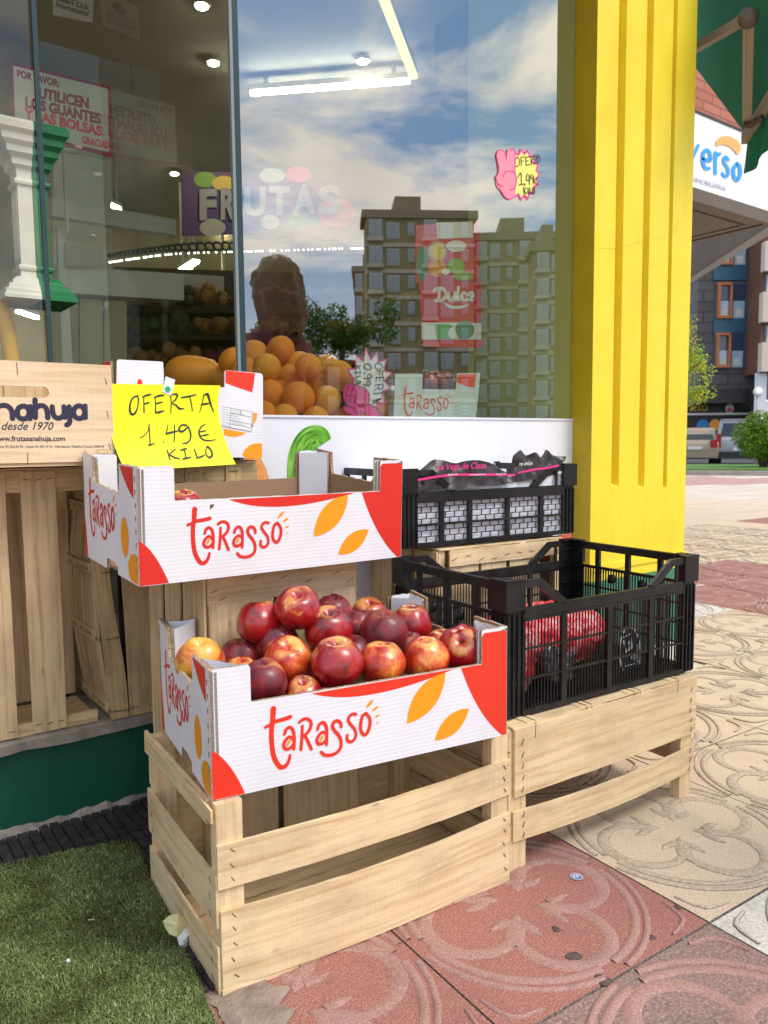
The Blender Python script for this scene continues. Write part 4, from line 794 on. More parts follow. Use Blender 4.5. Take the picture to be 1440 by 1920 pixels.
t = thing('cardboard_fruit_box', 'white and red cardboard box full of nectarines on the front slatted crate', 'fruit box', (0.4825, 1.139, 0.3245), R(-8.3), 'printed cardboard fruit boxes')
fruit_carton(t, 'ink_red', seed=1); NB = t
NB.matrix_world = Matrix.Translation(NB.location) @ Matrix.Rotation(R(-8.3), 4, 'Z')
t = thing('cardboard_fruit_box', 'nearly empty white and red cardboard box on the stacked crates below the yellow price sign', 'fruit box', (0.4575, 1.378, 0.642), 0, 'printed cardboard fruit boxes', rot=(R(2.2), 0, R(-1.2)))
fruit_carton(t, 'ink_crimson', seed=2); UB = t
# third box, turned end on behind the yellow sign
YT = 1.762
def end_on_box(root, Y, pl_, pr_, ptl, ptr, zb, top_l, top_r, pk, kind):
    pass
t = thing('cardboard_fruit_box', 'cardboard fruit box seen end on, mostly hidden behind the yellow price sign', 'fruit box', (0, YT, 0), 0, 'printed cardboard fruit boxes')
px3 = lambda x, y, Y=YT: atY(x, y, Y).to_tuple()[::2]
ol = [px3(216, 857), px3(493, 858), px3(493, 704), px3(489, 700), px3(424, 694), px3(421, 697), px3(421, 726), px3(308, 724), px3(306, 681), px3(304, 678), px3(222, 674), px3(219, 677)]
mb = MB(); mb.prism(ol, (0, 0, 0), (1, 0, 0), (0, 0, 1), 0.007, 0, 1, 2); mb.build('front_wall', ['card_white', 'card_kraft', 'card_edge'], t)
xl, xr = ol[0][0], ol[1][0]; z0 = ol[0][1]; z1 = ol[-1][1]
mb = MB(); mb.prism([(0, z0), (0.30, z0+.0), (0.30, z1), (0.22, z1), (0.21, z1-0.05), (0.07, z1-0.05), (0.06, z1), (0, z1)], (xl, 0.0072, 0), (0, 1, 0), (0, 0, 1), -0.006, 0, 1, 2); mb.build('side_wall', ['ink_crimson', 'card_kraft', 'card_edge'], t)
mb = MB(); mb.prism([(0, z0), (0.22, z0+.0), (0.22, z1-.05), (0.07, z1-0.05), (0.06, z1-.02), (0, z1-.02)], (xr-0.0065, 0.0072, 0), (0, 1, 0), (0, 0, 1), -0.006, 1, 0, 2); mb.build('side_wall', ['card_white', 'card_kraft', 'card_edge'], t)
mb = MB(); mb.box((xl+0.006, 0.0075, z0+.001), (xr-0.006, 0.24, z0+0.007)); mb.build('bottom', 'card_kraft', t)
lf3 = plane_lift((0, 0, 0), (1, 0, 0), (0, 0, 1)); z8 = lambda a, b_: px3(200+a/4.5, 600+b_/4.5)
r_, o_, k_ = MB(), MB(), MB()
fillp(r_, [z8(*q) for q in ((1002, 424), (1252, 450), (1240, 545), (1228, 610), (1110, 572), (1002, 532))], lf3)
fillp(r_, [z8(*q) for q in ((258, 545), (258, 520), (265, 503), (280, 498), (295, 505), (301, 525), (301, 545))], lf3)
fillp(o_, [z8(*q) for q in ((985, 915), (1175, 950), (1140, 975), (1080, 988), (1030, 982), (990, 970))], lf3); fillp(o_, [z8(*q) for q in ((1238, 780), (1272, 788), (1262, 840), (1228, 900))], lf3)
fillp(o_, [z8(*q) for q in ((1142, 1138), (1165, 1095), (1200, 1060), (1245, 1042), (1310, 1040), (1312, 1164), (1180, 1164))], lf3)
r_.build('red_print', 'ink_red', t); o_.build('orange_print', 'ink_orange', t)
mb = MB(); fillp(mb, [z8(*q) for q in ((940, 715), (1230, 770), (1218, 942), (940, 890))], lf3, 0, 0.0008)
draw(mb, [[(*z8(a, b_), 0.0007) for a, b_ in l_] for l_ in ([(970, 730), (1225, 775)], [(1048, 745), (1035, 905)], [(1045, 785), (1220, 820)], [(1043, 848), (1217, 880)], [(1040, 878), (1215, 908)], [(970, 895), (1216, 940)], [(1228, 775), (1216, 940)], [(1130, 760), (1128, 800)])], lf3, 1, 0.0011, n=2)
for k in range(13):
    a, b_ = 975+(k % 2)*80, 750+k*11; draw(mb, [[(*z8(a, b_), 0.0009), (*z8(a+50+(k*37) % 60, b_+14), 0.0009)]], lf3, 2, 0.0011, n=2)
text(mb, 'PESO APROX. 8KG', lf3, *z8(1052, 868), 0.0072, 1, 0.01, rot=-0.16)
mb.build('product_label', ['paper_white', 'ink_black', 'ink_grey'], t)
# ------------------------------------------------------------------ yellow price sign, handwritten
def sign_pt(s_, t_):      # across, down: flat at the top, curling forward at the foot
    top = Vector((204.5, 719.5)).lerp(Vector((413.5, 722.7)), s_); mid = Vector((211, 825)).lerp(Vector((418, 812)), s_); bot = Vector((235.5, 883.5)).lerp(Vector((442, 870.5)), s_)
    tm = 0.66; A_ = (t_-tm)*(t_-1)/tm; B_ = t_*(t_-1)/(tm*(tm-1)); C_ = t_*(t_-tm)/(1-tm); p = top*A_+mid*B_+bot*C_
    return Vector(atY(p.x, p.y, YT-0.004-0.010*t_-0.030*t_**3-0.003*math.sin(s_*5)*t_))
def project(P):
    v_ = Vector(P)-EYE; z_ = v_.dot(AF); return 720+FPX*v_.dot(AR)/z_, 960-FPX*v_.dot(AU)/z_
t = thing('price_sign', 'fluorescent yellow handwritten price sign taped to the cardboard box', 'sign', tuple(sign_pt(0.5, 0)))
T0 = Vector(t.location)
mb = MB(); n = 16; vs = [sign_pt(i/n, j/n)-T0 for j in range(n+1) for i in range(n+1)]
mb.add(vs, [(j*(n+1)+i, j*(n+1)+i+1, (j+1)*(n+1)+i+1, (j+1)*(n+1)+i) for j in range(n) for i in range(n)], 0, smooth=True)
mb.build('sheet', 'sign_yellow', t)
def sign_lift(zx, zy, h=0.0):
    tx, ty = 200+zx/4.5, 600+zy/4.5; s_, t_ = (tx-215)/205, (ty-720)/155
    for _ in range(6):
        p0 = project(sign_pt(s_, t_)); ps = project(sign_pt(s_+1e-3, t_)); pt = project(sign_pt(s_, t_+1e-3))
        a, b_, c_, d_ = (ps[0]-p0[0])/1e-3, (pt[0]-p0[0])/1e-3, (ps[1]-p0[1])/1e-3, (pt[1]-p0[1])/1e-3; ex, ey = tx-p0[0], ty-p0[1]; det = a*d_-b_*c_
        s_ += (ex*d_-ey*b_)/det; t_ += (ey*a-ex*c_)/det
    P = sign_pt(s_, t_); nn = (sign_pt(s_+1e-3, t_)-P).cross(sign_pt(s_, t_-1e-3)-P).normalized(); return P+nn*(h+0.0003)-T0
HAND = [
 [(262, 640, 14), (225, 655, 14), (200, 700, 14), (195, 760, 18), (210, 795, 22), (240, 785, 18), (262, 730, 10), (268, 670, 12), (258, 640, 12)],
 [(312, 648, 8), (314, 720, 10), (315, 780, 12)], [(305, 650, 12), (340, 635, 18), (372, 628, 12)], [(315, 710, 10), (340, 702, 16), (358, 698, 10)],
 [(408, 650, 8), (412, 720, 9), (412, 785, 12)], [(402, 655, 10), (440, 640, 18), (480, 635, 14)], [(412, 708, 10), (440, 700, 15), (470, 692, 10)], [(412, 782, 12), (445, 778, 20), (485, 765, 8)],
 [(540, 640, 9), (544, 700, 9), (540, 785, 8)], [(535, 640, 10), (570, 625, 14), (595, 632, 16), (585, 665, 13), (555, 700, 10), (585, 720, 14), (615, 748, 18), (652, 748, 8)],
 [(632, 655, 12), (690, 645, 16), (755, 630, 8)], [(700, 650, 9), (715, 710, 9), (722, 770, 8)],
 [(818, 640, 8), (805, 700, 8), (785, 778, 7)], [(812, 640, 8), (848, 625, 22), (862, 660, 18), (880, 720, 14), (900, 775, 9)], [(798, 715, 12), (830, 708, 18), (862, 705, 10)],
 [(282, 995, 8), (320, 972, 8), (350, 930, 7), (358, 875, 6)], [(357, 880, 8), (362, 960, 9), (366, 1050, 10)], [(358, 1058, 16), (402, 1042, 8)],
 [(478, 1020, 5), (480, 1038, 5)],
 [(515, 885, 6), (508, 930, 9), (502, 958, 9)], [(502, 960, 14), (540, 950, 18), (595, 938, 12)], [(572, 885, 8), (572, 950, 9), (568, 1030, 9)],
 [(672, 890, 16), (640, 885, 14), (615, 905, 14), (612, 935, 18), (640, 940, 18), (672, 915, 14), (690, 895, 8)], [(686, 900, 10), (706, 950, 14), (705, 1000, 12), (680, 1035, 14), (640, 1042, 8)],
 [(830, 880, 8), (795, 905, 12), (778, 950, 13), (800, 1000, 13), (850, 1018, 12), (918, 1010, 6)], [(780, 945, 8), (815, 938, 12), (832, 935, 10)], [(790, 978, 8), (830, 972, 14), (860, 965, 8)],
 [(510, 1098, 8), (522, 1140, 10), (535, 1180, 10)], [(578, 1090, 9), (555, 1110, 12), (525, 1135, 8)], [(528, 1135, 8), (570, 1160, 14), (615, 1172, 8)],
 [(625, 1098, 12), (650, 1092, 16), (675, 1085, 10)], [(655, 1095, 9), (662, 1130, 9), (668, 1165, 8)], [(645, 1172, 14), (680, 1165, 16), (712, 1158, 8)],
 [(738, 1090, 9), (752, 1130, 10), (762, 1162, 12)], [(758, 1165, 10), (795, 1155, 16), (828, 1140, 8)],
 [(842, 1072, 8), (835, 1110, 8), (848, 1150, 10), (872, 1160, 18), (888, 1140, 18), (880, 1100, 12), (850, 1068, 16)]]
mb = MB(); draw(mb, HAND, sign_lift, z0=0.0002, dz=0.00003, n=6); mb.build('handwriting', 'ink_black', t)
mb = MB(); tp = [Vector(atY(200+a/4.5, 600+b_/4.5, YT-dy))-T0 for a, b_, dy in ((498, 475, .003), (578, 505, .003), (545, 640, .0064), (468, 605, .0064))]; tn = Vector((0.1, -1, 0)).normalized()*0.0005
mb.add([tuple(p) for p in tp]+[tuple(p+tn) for p in tp], [(3, 2, 1, 0), (4, 5, 6, 7), (0, 1, 5, 4), (1, 2, 6, 5), (2, 3, 7, 6), (3, 0, 4, 7)]); mb.build('tape', 'tape', t)
mb = MB(); c_ = Vector(atY(200+516/4.5, 600+583/4.5, YT-0.0072))-T0; fillp(mb, ellipse(0, 0, 0.0062, 0.0066), plane_lift(c_, (1, 0, 0), (0, 0.12, 1))); base('sticker_green', (0.0, 0.36, 0.13), 0.4); mb.build('green_sticker', 'sticker_green', t)
# torn scrap on the upper box rim
t = thing('dry_leaf_scrap', 'crumpled brown dry leaf caught on the rim of the upper fruit box', 'leaf', tuple(atY(396, 950, 1.372)))
mb = MB(); q = random.Random(6); vs = []
for k in range(9): a = 2*math.pi*k/9; r0 = 0.009*q.uniform(.6, 1.2); vs.append((r0*math.cos(a), q.uniform(-.004, .003), r0*math.sin(a)*0.9))
vs.append((0, -0.006, 0.004)); mb.add(vs, [(k, (k+1) % 9, 9) for k in range(9)]); mb.add([(v_[0]*.7, v_[1]+.004, v_[2]*.8+.004) for v_ in vs], [(k, (k+1) % 9, 9) for k in range(9)]); mottled('dry_leaf', (0.10, 0.07, 0.03, 1), (0.20, 0.16, 0.09, 1), 90, 0.9); mb.build('leaf', 'dry_leaf', t)

t = thing('plastic_crate', 'deep purple plastic crate half hidden between the battered crate and the front boxes', 'crate', (0.665, 1.93, ZL), 0)
base('plastic_purple', (0.045, 0.018, 0.16), 0.45); mb = MB(); mb.box((0, 0, 0.03), (0.30, 0.006, 0.55)); mb.box((0, 0.0061, 0.03), (0.006, 0.25, 0.55)); mb.box((0.294, 0.0061, 0.03), (0.30, 0.25, 0.55)); mb.box((0, 0.251, 0.03), (0.30, 0.257, 0.55)); mb.build('side_panel', 'plastic_purple', t)
mb = MB()
for k in range(4): mb.box((-0.003, -0.003, 0.05+k*0.15), (0.303, -0.0001, 0.062+k*0.15))
mb.build('rib', 'plastic_purple', t); mb = MB(); mb.box((-0.01, -0.004, 0.0), (0.31, 0.26, 0.028)); mb.build('base_board', 'wood_old', t)
# ================================================================== black plastic crates
def plastic_crate(root, Lx, W, H, style):
    B = 'plastic_black'; pw = 0.046
    zt = H-0.058 if style == 'slat' else 0.148          # low middle rail
    def post(m, cx, cy, sx_, sy_):
        for p, q_ in (((0, 0), (pw, 0.004)), ((0, 0), (0.004, pw))): m.box((cx+sx_*p[0], cy+sy_*p[1], 0), (cx+sx_*q_[0], cy+sy_*q_[1], H))
        for k in range(6): z = H*(k+0.5)/6; m.box((cx-sx_*0.002, cy-sy_*0.002, z-0.0012), (cx+sx_*(pw+.001), cy+sy_*(pw*.3), z+0.0012)); m.box((cx-sx_*0.002, cy+sy_*(pw*.3), z-0.0012), (cx+sx_*0.008, cy+sy_*pw, z+0.0012))
        for k in (0.0, 0.33, 0.66, 1.0): m.box((cx+sx_*(k*(pw-.004)), cy-sy_*0.004, 0.004), (cx+sx_*(k*(pw-.004)+0.004), cy-sy_*0.0001, H-0.07)); m.box((cx-sx_*0.004, cy+sy_*(k*(pw-.004)), 0.004), (cx-sx_*0.0001, cy+sy_*(k*(pw-.004)+0.004), H-0.07))
        m.box((cx-sx_*0.007, cy-sy_*0.007, H-0.062), (cx+sx_*pw, cy-sy_*0.0002, H)); m.box((cx-sx_*0.007, cy, H-0.062), (cx-sx_*0.0002, cy+sy_*pw, H))
        m.box((cx-sx_*0.008, cy-sy_*0.008, H+.0002), (cx+sx_*(pw), cy+sy_*0.012, H+0.004)); m.box((cx-sx_*0.008, cy+sy_*0.0125, H+.0002), (cx+sx_*0.012, cy+sy_*pw, H+0.004))
        if style == 'slat': m.add([(cx+sx_*(0.020+0.012*math.cos(2*math.pi*k/16)), cy+sy_*(0.020+0.012*math.sin(2*math.pi*k/16)), H+0.0045) for k in range(16)], [tuple(range(16))])
    for cx, sx_ in ((0, 1), (Lx, -1)):
        for cy, sy_ in ((0, 1), (W, -1)): part(lambda m: post(m, cx, cy, sx_, sy_), 'corner_post', B, root)
    def longside(m, y, s_):
        X = lambda x: x
        yb = lambda d: y+s_*d
        bx = lambda x0, x1, z0, z1, d0=0.0, d1=0.005: m.box((x0, yb(d0), z0), (x1, yb(d1), z1))
        a0, a1 = pw, Lx-pw
        bx(a0, a1, 0.0, 0.012, -0.004, 0.006); bx(a0, a1, zt-0.024, zt, -0.004, 0.005); bx(a0, a1, zt-0.029, zt-0.0242, -0.006, 0.002)
        for x0, x1, s2 in ((pw, 0.165, 1), (Lx-pw, Lx-0.165, -1)):
            m.bar((x0+s2*0.045, yb(0.001), H-0.008), (x1, yb(0.001), zt-0.004), 0.010, 0.018); bx(min(x0, x0+s2*0.05), max(x0, x0+s2*0.05), H-0.016, H, -0.004, 0.005)
            bx(x0+s2*0.022-0.004, x0+s2*0.022+0.004, zt, H-0.016)
        vx = [0.335*Lx/0.61-0.01, ] if False else []
        mains = [0.165, Lx/2, Lx-0.165]
        if style == 'slat':
            zs = [0.012+(zt-0.036)*k/3 for k in range(1, 3)]
            for z in zs: bx(a0, a1, z-0.0018, z+0.0018, -0.0035, 0.004)
            for x in mains: bx(x-0.008, x+0.008, 0.012, zt-0.024, -0.0042, 0.0048)
            x = a0+0.006
            while x < a1:
                if all(abs(x-q) > 0.013 for q in mains): bx(x-0.0012, x+0.0012, 0.012, zt-0.024, 0.0, 0.0022)
                x += 0.0096
        else:
            mains = [0.125, Lx*0.36, Lx*0.58, Lx-0.13]
            for x in mains[:2]+mains[2:]: bx(x-0.0065, x+0.0065, 0.012, zt-0.024, -0.0042, 0.0048)
            nr = 7; hz_ = (zt-0.036)/nr
            for k in range(1, nr): bx(a0, a1, 0.012+hz_*k-0.0012, 0.012+hz_*k+0.0012, 0.0, 0.002)
            bx(a0, a1, 0.012+hz_*3-0.003, 0.012+hz_*3+0.003, -0.0036, 0.0039)
            for k in range(nr):
                x = a0+(0.014 if k % 2 else 0.030)
                while x < a1:
                    if all(abs(x-q) > 0.012 for q in mains): bx(x-0.0012, x+0.0012, 0.012+hz_*k+0.0012, 0.012+hz_*(k+1)-0.0012, 0.0, 0.002)
                    x += 0.031
    part(lambda m: longside(m, 0.0, 1), 'long_side', B, root); part(lambda m: longside(m, W, -1), 'long_side', B, root)
    def shortside(m, x, s_):
        bx = lambda y0, y1, z0, z1, d0=0.0, d1=0.005: m.box((x+s_*d0, y0, z0), (x+s_*d1, y1, z1))
        a0, a1 = pw, W-pw; zh = H-0.066
        bx(a0, a1, 0.0, 0.012, -0.004, 0.006); bx(a0, a1, H-0.020, H, -0.006, 0.007); bx(a0, a1, zh-0.008, zh, -0.003, 0.004)
        ms = [a0+0.055, W/2, a1-0.055]
        for y in ms: bx(y-0.007, y+0.007, 0.012, H-0.02, -0.0042, 0.0048)
        if style == 'slat':
            for k in range(1, 4): z = 0.012+(zh-0.02)*k/4; bx(a0, a1, z-0.0022, z+0.0022, -0.003, 0.004)
            y = a0+0.005
            while y < a1:
                if all(abs(y-q) > 0.009 for q in ms): bx(y-0.0016, y+0.0016, 0.012, zh-0.008, 0.0, 0.003)
                y += 0.0092
            for y in (W/2-0.048, W/2+0.055): m.lathe([(0.0, -0.004), (0.013, -0.004), (0.013, 0.006), (0.0, 0.006)], Matrix.Translation((x, y, zh-0.03)) @ Matrix.Rotation(math.pi/2, 4, 'Y'), 14)
        else:
            for k in range(1, 6): z = 0.012+(zh-0.02)*k/6; bx(a0, a1, z-0.0016, z+0.0016, 0, 0.003)
            y = a0+0.02
            while y < a1: bx(y-0.0016, y+0.0016, 0.012, zh-0.008, 0.0, 0.003); y += 0.03
    part(lambda m: shortside(m, 0.0, 1), 'short_side', B, root); part(lambda m: shortside(m, Lx, -1), 'short_side', B, root)
    def floor_(m):
        n1 = int(Lx/0.014); n2 = int(W/0.014)
        for k in range(1, n1): x = Lx*k/n1; m.box((x-0.002, 0.006, 0.003), (x+0.002, W-0.006, 0.008))
        for k in range(1, n2): y = W*k/n2; m.box((0.006, y-0.002, 0.0082), (Lx-0.006, y+0.002, 0.011))
    part(floor_, 'base_grid', B, root)
BC = thing('plastic_crate', 'deep black plastic crate with fine vertical bars holding red net bags, beside the pillar foot', 'crate', (1.137, 1.131, 0.3145), R(-3.2), 'black plastic crates')
plastic_crate(BC, 0.622, 0.412, 0.291, 'slat')
BB = thing('plastic_crate', 'shallow black plastic crate with a brick pattern lattice full of printed bags, near the sill', 'crate', (1.233, 1.609, 0.615), R(-5), 'black plastic crates')
plastic_crate(BB, 0.612, 0.40, 0.207, 'brick')
# ------------------------------------------------------------------ contents of the crates
def crumpled(name, mat, rings_, seed, amp, root, freq=38):
    q = random.Random(seed); from mathutils import noise
    mb = MB(); mb.rings(rings_, 0); o = mb.build(name, mat, root)
    for v_ in o.data.vertices:
        n_ = noise.noise_vector(v_.co*freq+Vector((seed, 0, 0))); v_.co += n_*amp
        v_.co += noise.noise_vector(v_.co*freq*2.4+Vector((0, seed, 0)))*amp*0.5
    return o
def blob(c, rx, ry, rz, rot=0.0, nu=26, nv=34):
    rs = []
    for i in range(nu+1):
        ph = math.pi*i/nu; rs.append([Vector((c[0]+math.cos(rot)*rx*math.sin(ph)*math.cos(t_)-math.sin(rot)*ry*math.sin(ph)*math.sin(t_), c[1]+math.sin(rot)*rx*math.sin(ph)*math.cos(t_)+math.cos(rot)*ry*math.sin(ph)*math.sin(t_), c[2]-rz*math.cos(ph))) for t_ in [2*math.pi*k/nv for k in range(nv)]])
    return rs
m, nt, b = base('net_red', (0.50, 0.008, 0.016), 0.28, 0.7)
v = coords(nt, 'Object', (1, 1, 1)); n = N(nt, 'ShaderNodeTexNoise', i_Scale=26, i_Detail=6, i_Distortion=1.2); L(nt, v, n.inputs['Vector'])
r_ = ramp(nt, [(0.35, (0.34, 0.004, 0.012)), (0.50, (0.80, 0.018, 0.032)), (0.62, (0.90, 0.36, 0.36))]); L(nt, n.outputs['Fac'], r_.inputs['Fac']); L(nt, r_.outputs['Color'], b.inputs['Base Color'])
n2 = N(nt, 'ShaderNodeTexWave', i_Scale=60, i_Distortion=4); L(nt, v, n2.inputs['Vector']); bump(nt, b, n2.outputs['Fac'], 0.5, 0.002)
t = thing('net_bag', 'glossy red net bag with a round black label lying in the deep black crate', 'bag', (1.40, 1.285, 0.327), R(-3), 'red net bags')
crumpled('bag', 'net_red', blob((0.055, 0.035, 0.080), 0.19, 0.10, 0.082), 3, 0.014, t)
mb = MB(); lc = onP(1181, 1224, (1.40, 1.178, 0.39), (0.1, -1, 0.18)); U_ = Vector((1, 0.1, 0)).normalized(); V_ = Vector((0, 0.18, 1)).normalized(); tl = Vector(t.location); ti = Matrix.Rotation(R(3), 4, 'Z')
lp = lambda x, y, h=0.0: ti @ (lc+U_*x+V_*y+U_.cross(V_)*(h)-tl)
mb.prism(ellipse(0, 0, 0.051, 0.068, -0.25, 40), ti @ (lc-tl), ti.to_3x3() @ U_, ti.to_3x3() @ V_, 0.0015, 0)
draw(mb, [['o']+[(x, y, 0.0052) for x, y in ellipse(0, 0, 0.048, 0.064, -0.25, 28)]], lp, 1, 0.0012)
text(mb, 'La', lp, -0.024, 0.004, 0.044, 1, 0.02, rot=0.15, h=0.0016); text(mb, 'AHM', lp, -0.008, -0.016, 0.015, 1, 0.02, rot=0.05, h=0.0016)
text(mb, 'Fatiny', lp, 0.032, -0.044, 0.024, 1, 0.02, rot=1.35, h=0.0016)
draw(mb, [[(-0.036, 0.042, 0.0026), (0.012, 0.046, 0.0026)], [(-0.036, -0.028, 0.0026), (0.014, -0.030, 0.0026)], [(0.012, 0.046, 0.0026), (0.016, -0.029, 0.0026)]], lp, 1, 0.0014)
mb.build('label', ['ink_black', 'ink_white'], t)
t = thing('net_bag', 'pale streaked red net bag in the left corner of the deep black crate', 'bag', (1.225, 1.285, 0.327), R(-3), 'red net bags')
crumpled('bag', 'net_red', blob((0.0, -0.045, 0.080), 0.068, 0.085, 0.095), 5, 0.014, t)
t = thing('grey_film_bag', 'dark translucent plastic film bag beside the round label in the deep black crate', 'bag', (1.325, 1.205, 0.327), R(-3))
base('film_dark', (0.05, 0.05, 0.055), 0.18, 0.7); crumpled('film', 'film_dark', blob((0.035, -0.012, 0.045), 0.042, 0.030, 0.046), 9, 0.016, t, 30)
# printed bags in the shallow crate
mottled('bag_white', (0.78, 0.79, 0.88, 1), (0.84, 0.85, 0.92, 1), 8, 0.28, b_str=0.2); mottled('bag_charcoal', (0.028, 0.024, 0.026, 1), (0.055, 0.048, 0.050, 1), 20, 0.35, b_str=0.3)
t = thing('bag_bundle', 'bundle of folded white and charcoal printed fruit bags filling the shallow lattice crate', 'bags', tuple(BB.location), R(-5))
from mathutils import noise as mnoise
mb = MB(); nx, nz_ = 60, 14; vs = []
def bagtop(x): return 0.162+0.020*min(1, max(0, (x-0.33)/0.2))
for j in range(nz_+1):
    for i in range(nx+1):
        x = 0.02+0.57*i/nx; z = 0.012+(bagtop(x)-0.012)*j/nz_; vs.append((x, 0.0085+0.004*mnoise.noise(Vector((x*18, z*22, 0)))+0.0025*mnoise.noise(Vector((x*50, z*60, 3))), z))
mb.add(vs, [(j*(nx+1)+i, j*(nx+1)+i+1, (j+1)*(nx+1)+i+1, (j+1)*(nx+1)+i) for j in range(nz_) for i in range(nx)], 0, smooth=True)
mb.box((0.02, 0.025, 0.013), (0.59, 0.36, 0.158)); mb.build('white_stack', 'bag_white', t)
def flap(pts_top, pts_bot, y0, name, seed):
    n_ = 40; mb = MB(); a = spline([(*p, 0) for p in pts_top], 8); b_ = spline([(*p, 0) for p in pts_bot], 8)
    rs = lambda l_, t_: l_[min(len(l_)-1, int(t_*(len(l_)-1)))]; vs = []
    for j in range(9):
        for i in range(n_+1):
            p, q_ = rs(a, i/n_), rs(b_, i/n_); x = q_[0]+(p[0]-q_[0])*j/8; z = q_[1]+(p[1]-q_[1])*j/8
            vs.append((x, y0+0.012*j/8+0.012*mnoise.noise(Vector((x*22+seed, z*20, 0)))+0.007*mnoise.noise(Vector((x*60, z*60, seed))), z))
    mb.add(vs, [(j*(n_+1)+i, j*(n_+1)+i+1, (j+1)*(n_+1)+i+1, (j+1)*(n_+1)+i) for j in range(8) for i in range(n_)], 0, smooth=True); return mb.build(name, 'bag_charcoal', t)
Bn = Vector((math.sin(R(5)), math.cos(R(5)), 0)); Bu = Vector((math.cos(R(5)), -math.sin(R(5)), 0)); Bl = Vector(BB.location)
def bl(x, y, dep=0.0): P = onP(640+x*450/1440, 840+y*250/800, Bl+Bn*dep, Bn); d = P-Bl; return d.dot(Bu), d.z
def BLp(l_, dep): return [bl(*p, dep) for p in l_]
flap(BLp([(440, 170), (545, 85), (585, 68), (640, 78), (700, 92), (745, 78), (820, 72), (880, 82), (930, 100), (960, 125), (1000, 145), (1025, 160)], 0.0), BLp([(440, 262), (560, 255), (700, 245), (850, 228), (960, 222), (1015, 205), (1030, 195)], 0.0), -0.004, 'charcoal_flap', 2)
flap(BLp([(1030, 140), (1048, 60), (1075, 25), (1105, 12), (1130, 45), (1180, 25), (1215, 55), (1262, 10), (1300, 45), (1362, 48)], 0.0), BLp([(1015, 208), (1100, 200), (1180, 185), (1250, 170), (1300, 150), (1345, 70)], 0.0), 0.004, 'charcoal_flap', 7)
lfb = lambda x, y, h=0.0: Vector((x, -0.018-h, y))
mb = MB(); sc_b = 450/1440*1.9/FPX*1.06
def bt(s, zx, zy, hpx, wpx, rot, mi, bold=0.01, shear=0.2):
    a = bl(zx, zy); vs_, _ = text_tris(s, 1.0, bold, shear); wd_ = max(v_[0] for v_ in vs_); size = hpx*sc_b/0.7; text(mb, s, lfb, a[0], a[1], size, mi, bold, shear, sx_=wpx*sc_b/(wd_*size), rot=rot)
bt('La Vega de Cieza', 548, 130, 40, 385, 0.0, 0); bt('res únicos', 1040, 105, 24, 118, 0.03, 1)
draw(mb, [[(*bl(440, 190), .006), (*bl(520, 175), .006), (*bl(640, 160), .006), (*bl(760, 158), .006), (*bl(880, 158), .006), (*bl(1015, 160), .005)], [(*bl(1035, 148), .005), (*bl(1130, 128), .006), (*bl(1200, 120), .006), (*bl(1275, 105), .006)]], lfb, 0)
for zx, zy, s_ in ((615, 163, '968 454 750'), (745, 163, 'www.lavegadecieza.com'), (905, 160, '968 453 126')): bt(s_, zx, zy, 9, 75 if len(s_) < 14 else 130, 0, 1, 0.02, 0)
mb.build('printing', ['ink_pink', 'ink_white'], t)
# red scrap behind, between crate and pillar
t = thing('red_fruit_box_end', 'scuffed red cardboard box end between the shallow crate and the pillar', 'box', (1.80, 1.60, 0))
mb = MB(); ol = [(*atY(x, y, 1.60).to_tuple()[::2],) for x, y in ((1018, 1010), (1070, 1000), (1076, 1050), (1060, 1075), (1040, 1075), (1018, 1046))]
mb.prism([(p[0]-1.80, p[1]) for p in ol], (0, 0, 0), (1, 0, 0), (0, 0, 1), 0.006, 0, 1, 1)
mb.add([(ol[0][0]-1.80, 0.01, 0.02), (0.03, 0.01, 0.02), (0.03, 0.01, 0.53), (ol[0][0]-1.80, 0.01, 0.55)], [(0, 1, 2, 3)], 1); mottled('scuffed_red', (0.70, 0.09, 0.06, 1), (0.60, 0.14, 0.10, 1), 40, 0.6); mb.build('panel', ['scuffed_red', 'card_kraft'], t)
mb = MB(); fillp(mb, [(x-1.80, z) for x, z in [atY(a, b_, 1.597).to_tuple()[::2] for a, b_ in ((1040, 1018), (1052, 1016), (1058, 1024), (1050, 1032), (1043, 1030))]], plane_lift((0, -0.002, 0), (1, 0, 0), (0, 0, 1))); mb.build('worn_patch', 'card_kraft', t)
# ================================================================== fruit
def fruit_mesh(name, kind, seed, nu=22, nv=32):
    q = random.Random(seed); vs, fs = [], []; cr_ = q.uniform(0.07, 0.12) if kind != 'orange' else 0.0; fl = q.uniform(-0.05, 0.02)
    off = Vector((q.uniform(0, 50), 0, 0))
    for i in range(nu+1):
        ph = math.pi*i/nu
        for k in range(nv):
            th = 2*math.pi*k/nv; d = Vector((math.sin(ph)*math.cos(th), math.sin(ph)*math.sin(th), math.cos(ph)))
            r0 = 1.0+fl*d.z*d.z
            if kind != 'orange':
                r0 -= cr_*math.exp(-(min(abs(th), 2*math.pi-abs(th))/0.22)**2)*math.sin(ph)**0.5
                r0 -= 0.30*math.exp(-(ph/0.24)**2)+0.07*math.exp(-((math.pi-ph)/0.25)**2); r0 += 0.03*math.exp(-((ph-0.55)/0.3)**2)
                r0 += 0.07*mnoise.noise(d*1.3+off)
            else: r0 -= 0.05*math.exp(-(ph/0.16)**2); r0 += 0.035*mnoise.noise(d*1.5+off)
            vs.append(d*r0)
    for i in range(nu):
        for k in range(nv): fs.append((i*nv+k, (i+1)*nv+k, (i+1)*nv+(k+1) % nv, i*nv+(k+1) % nv))
    mb = MB(); mb.add(vs, fs, 0, smooth=True); return mb
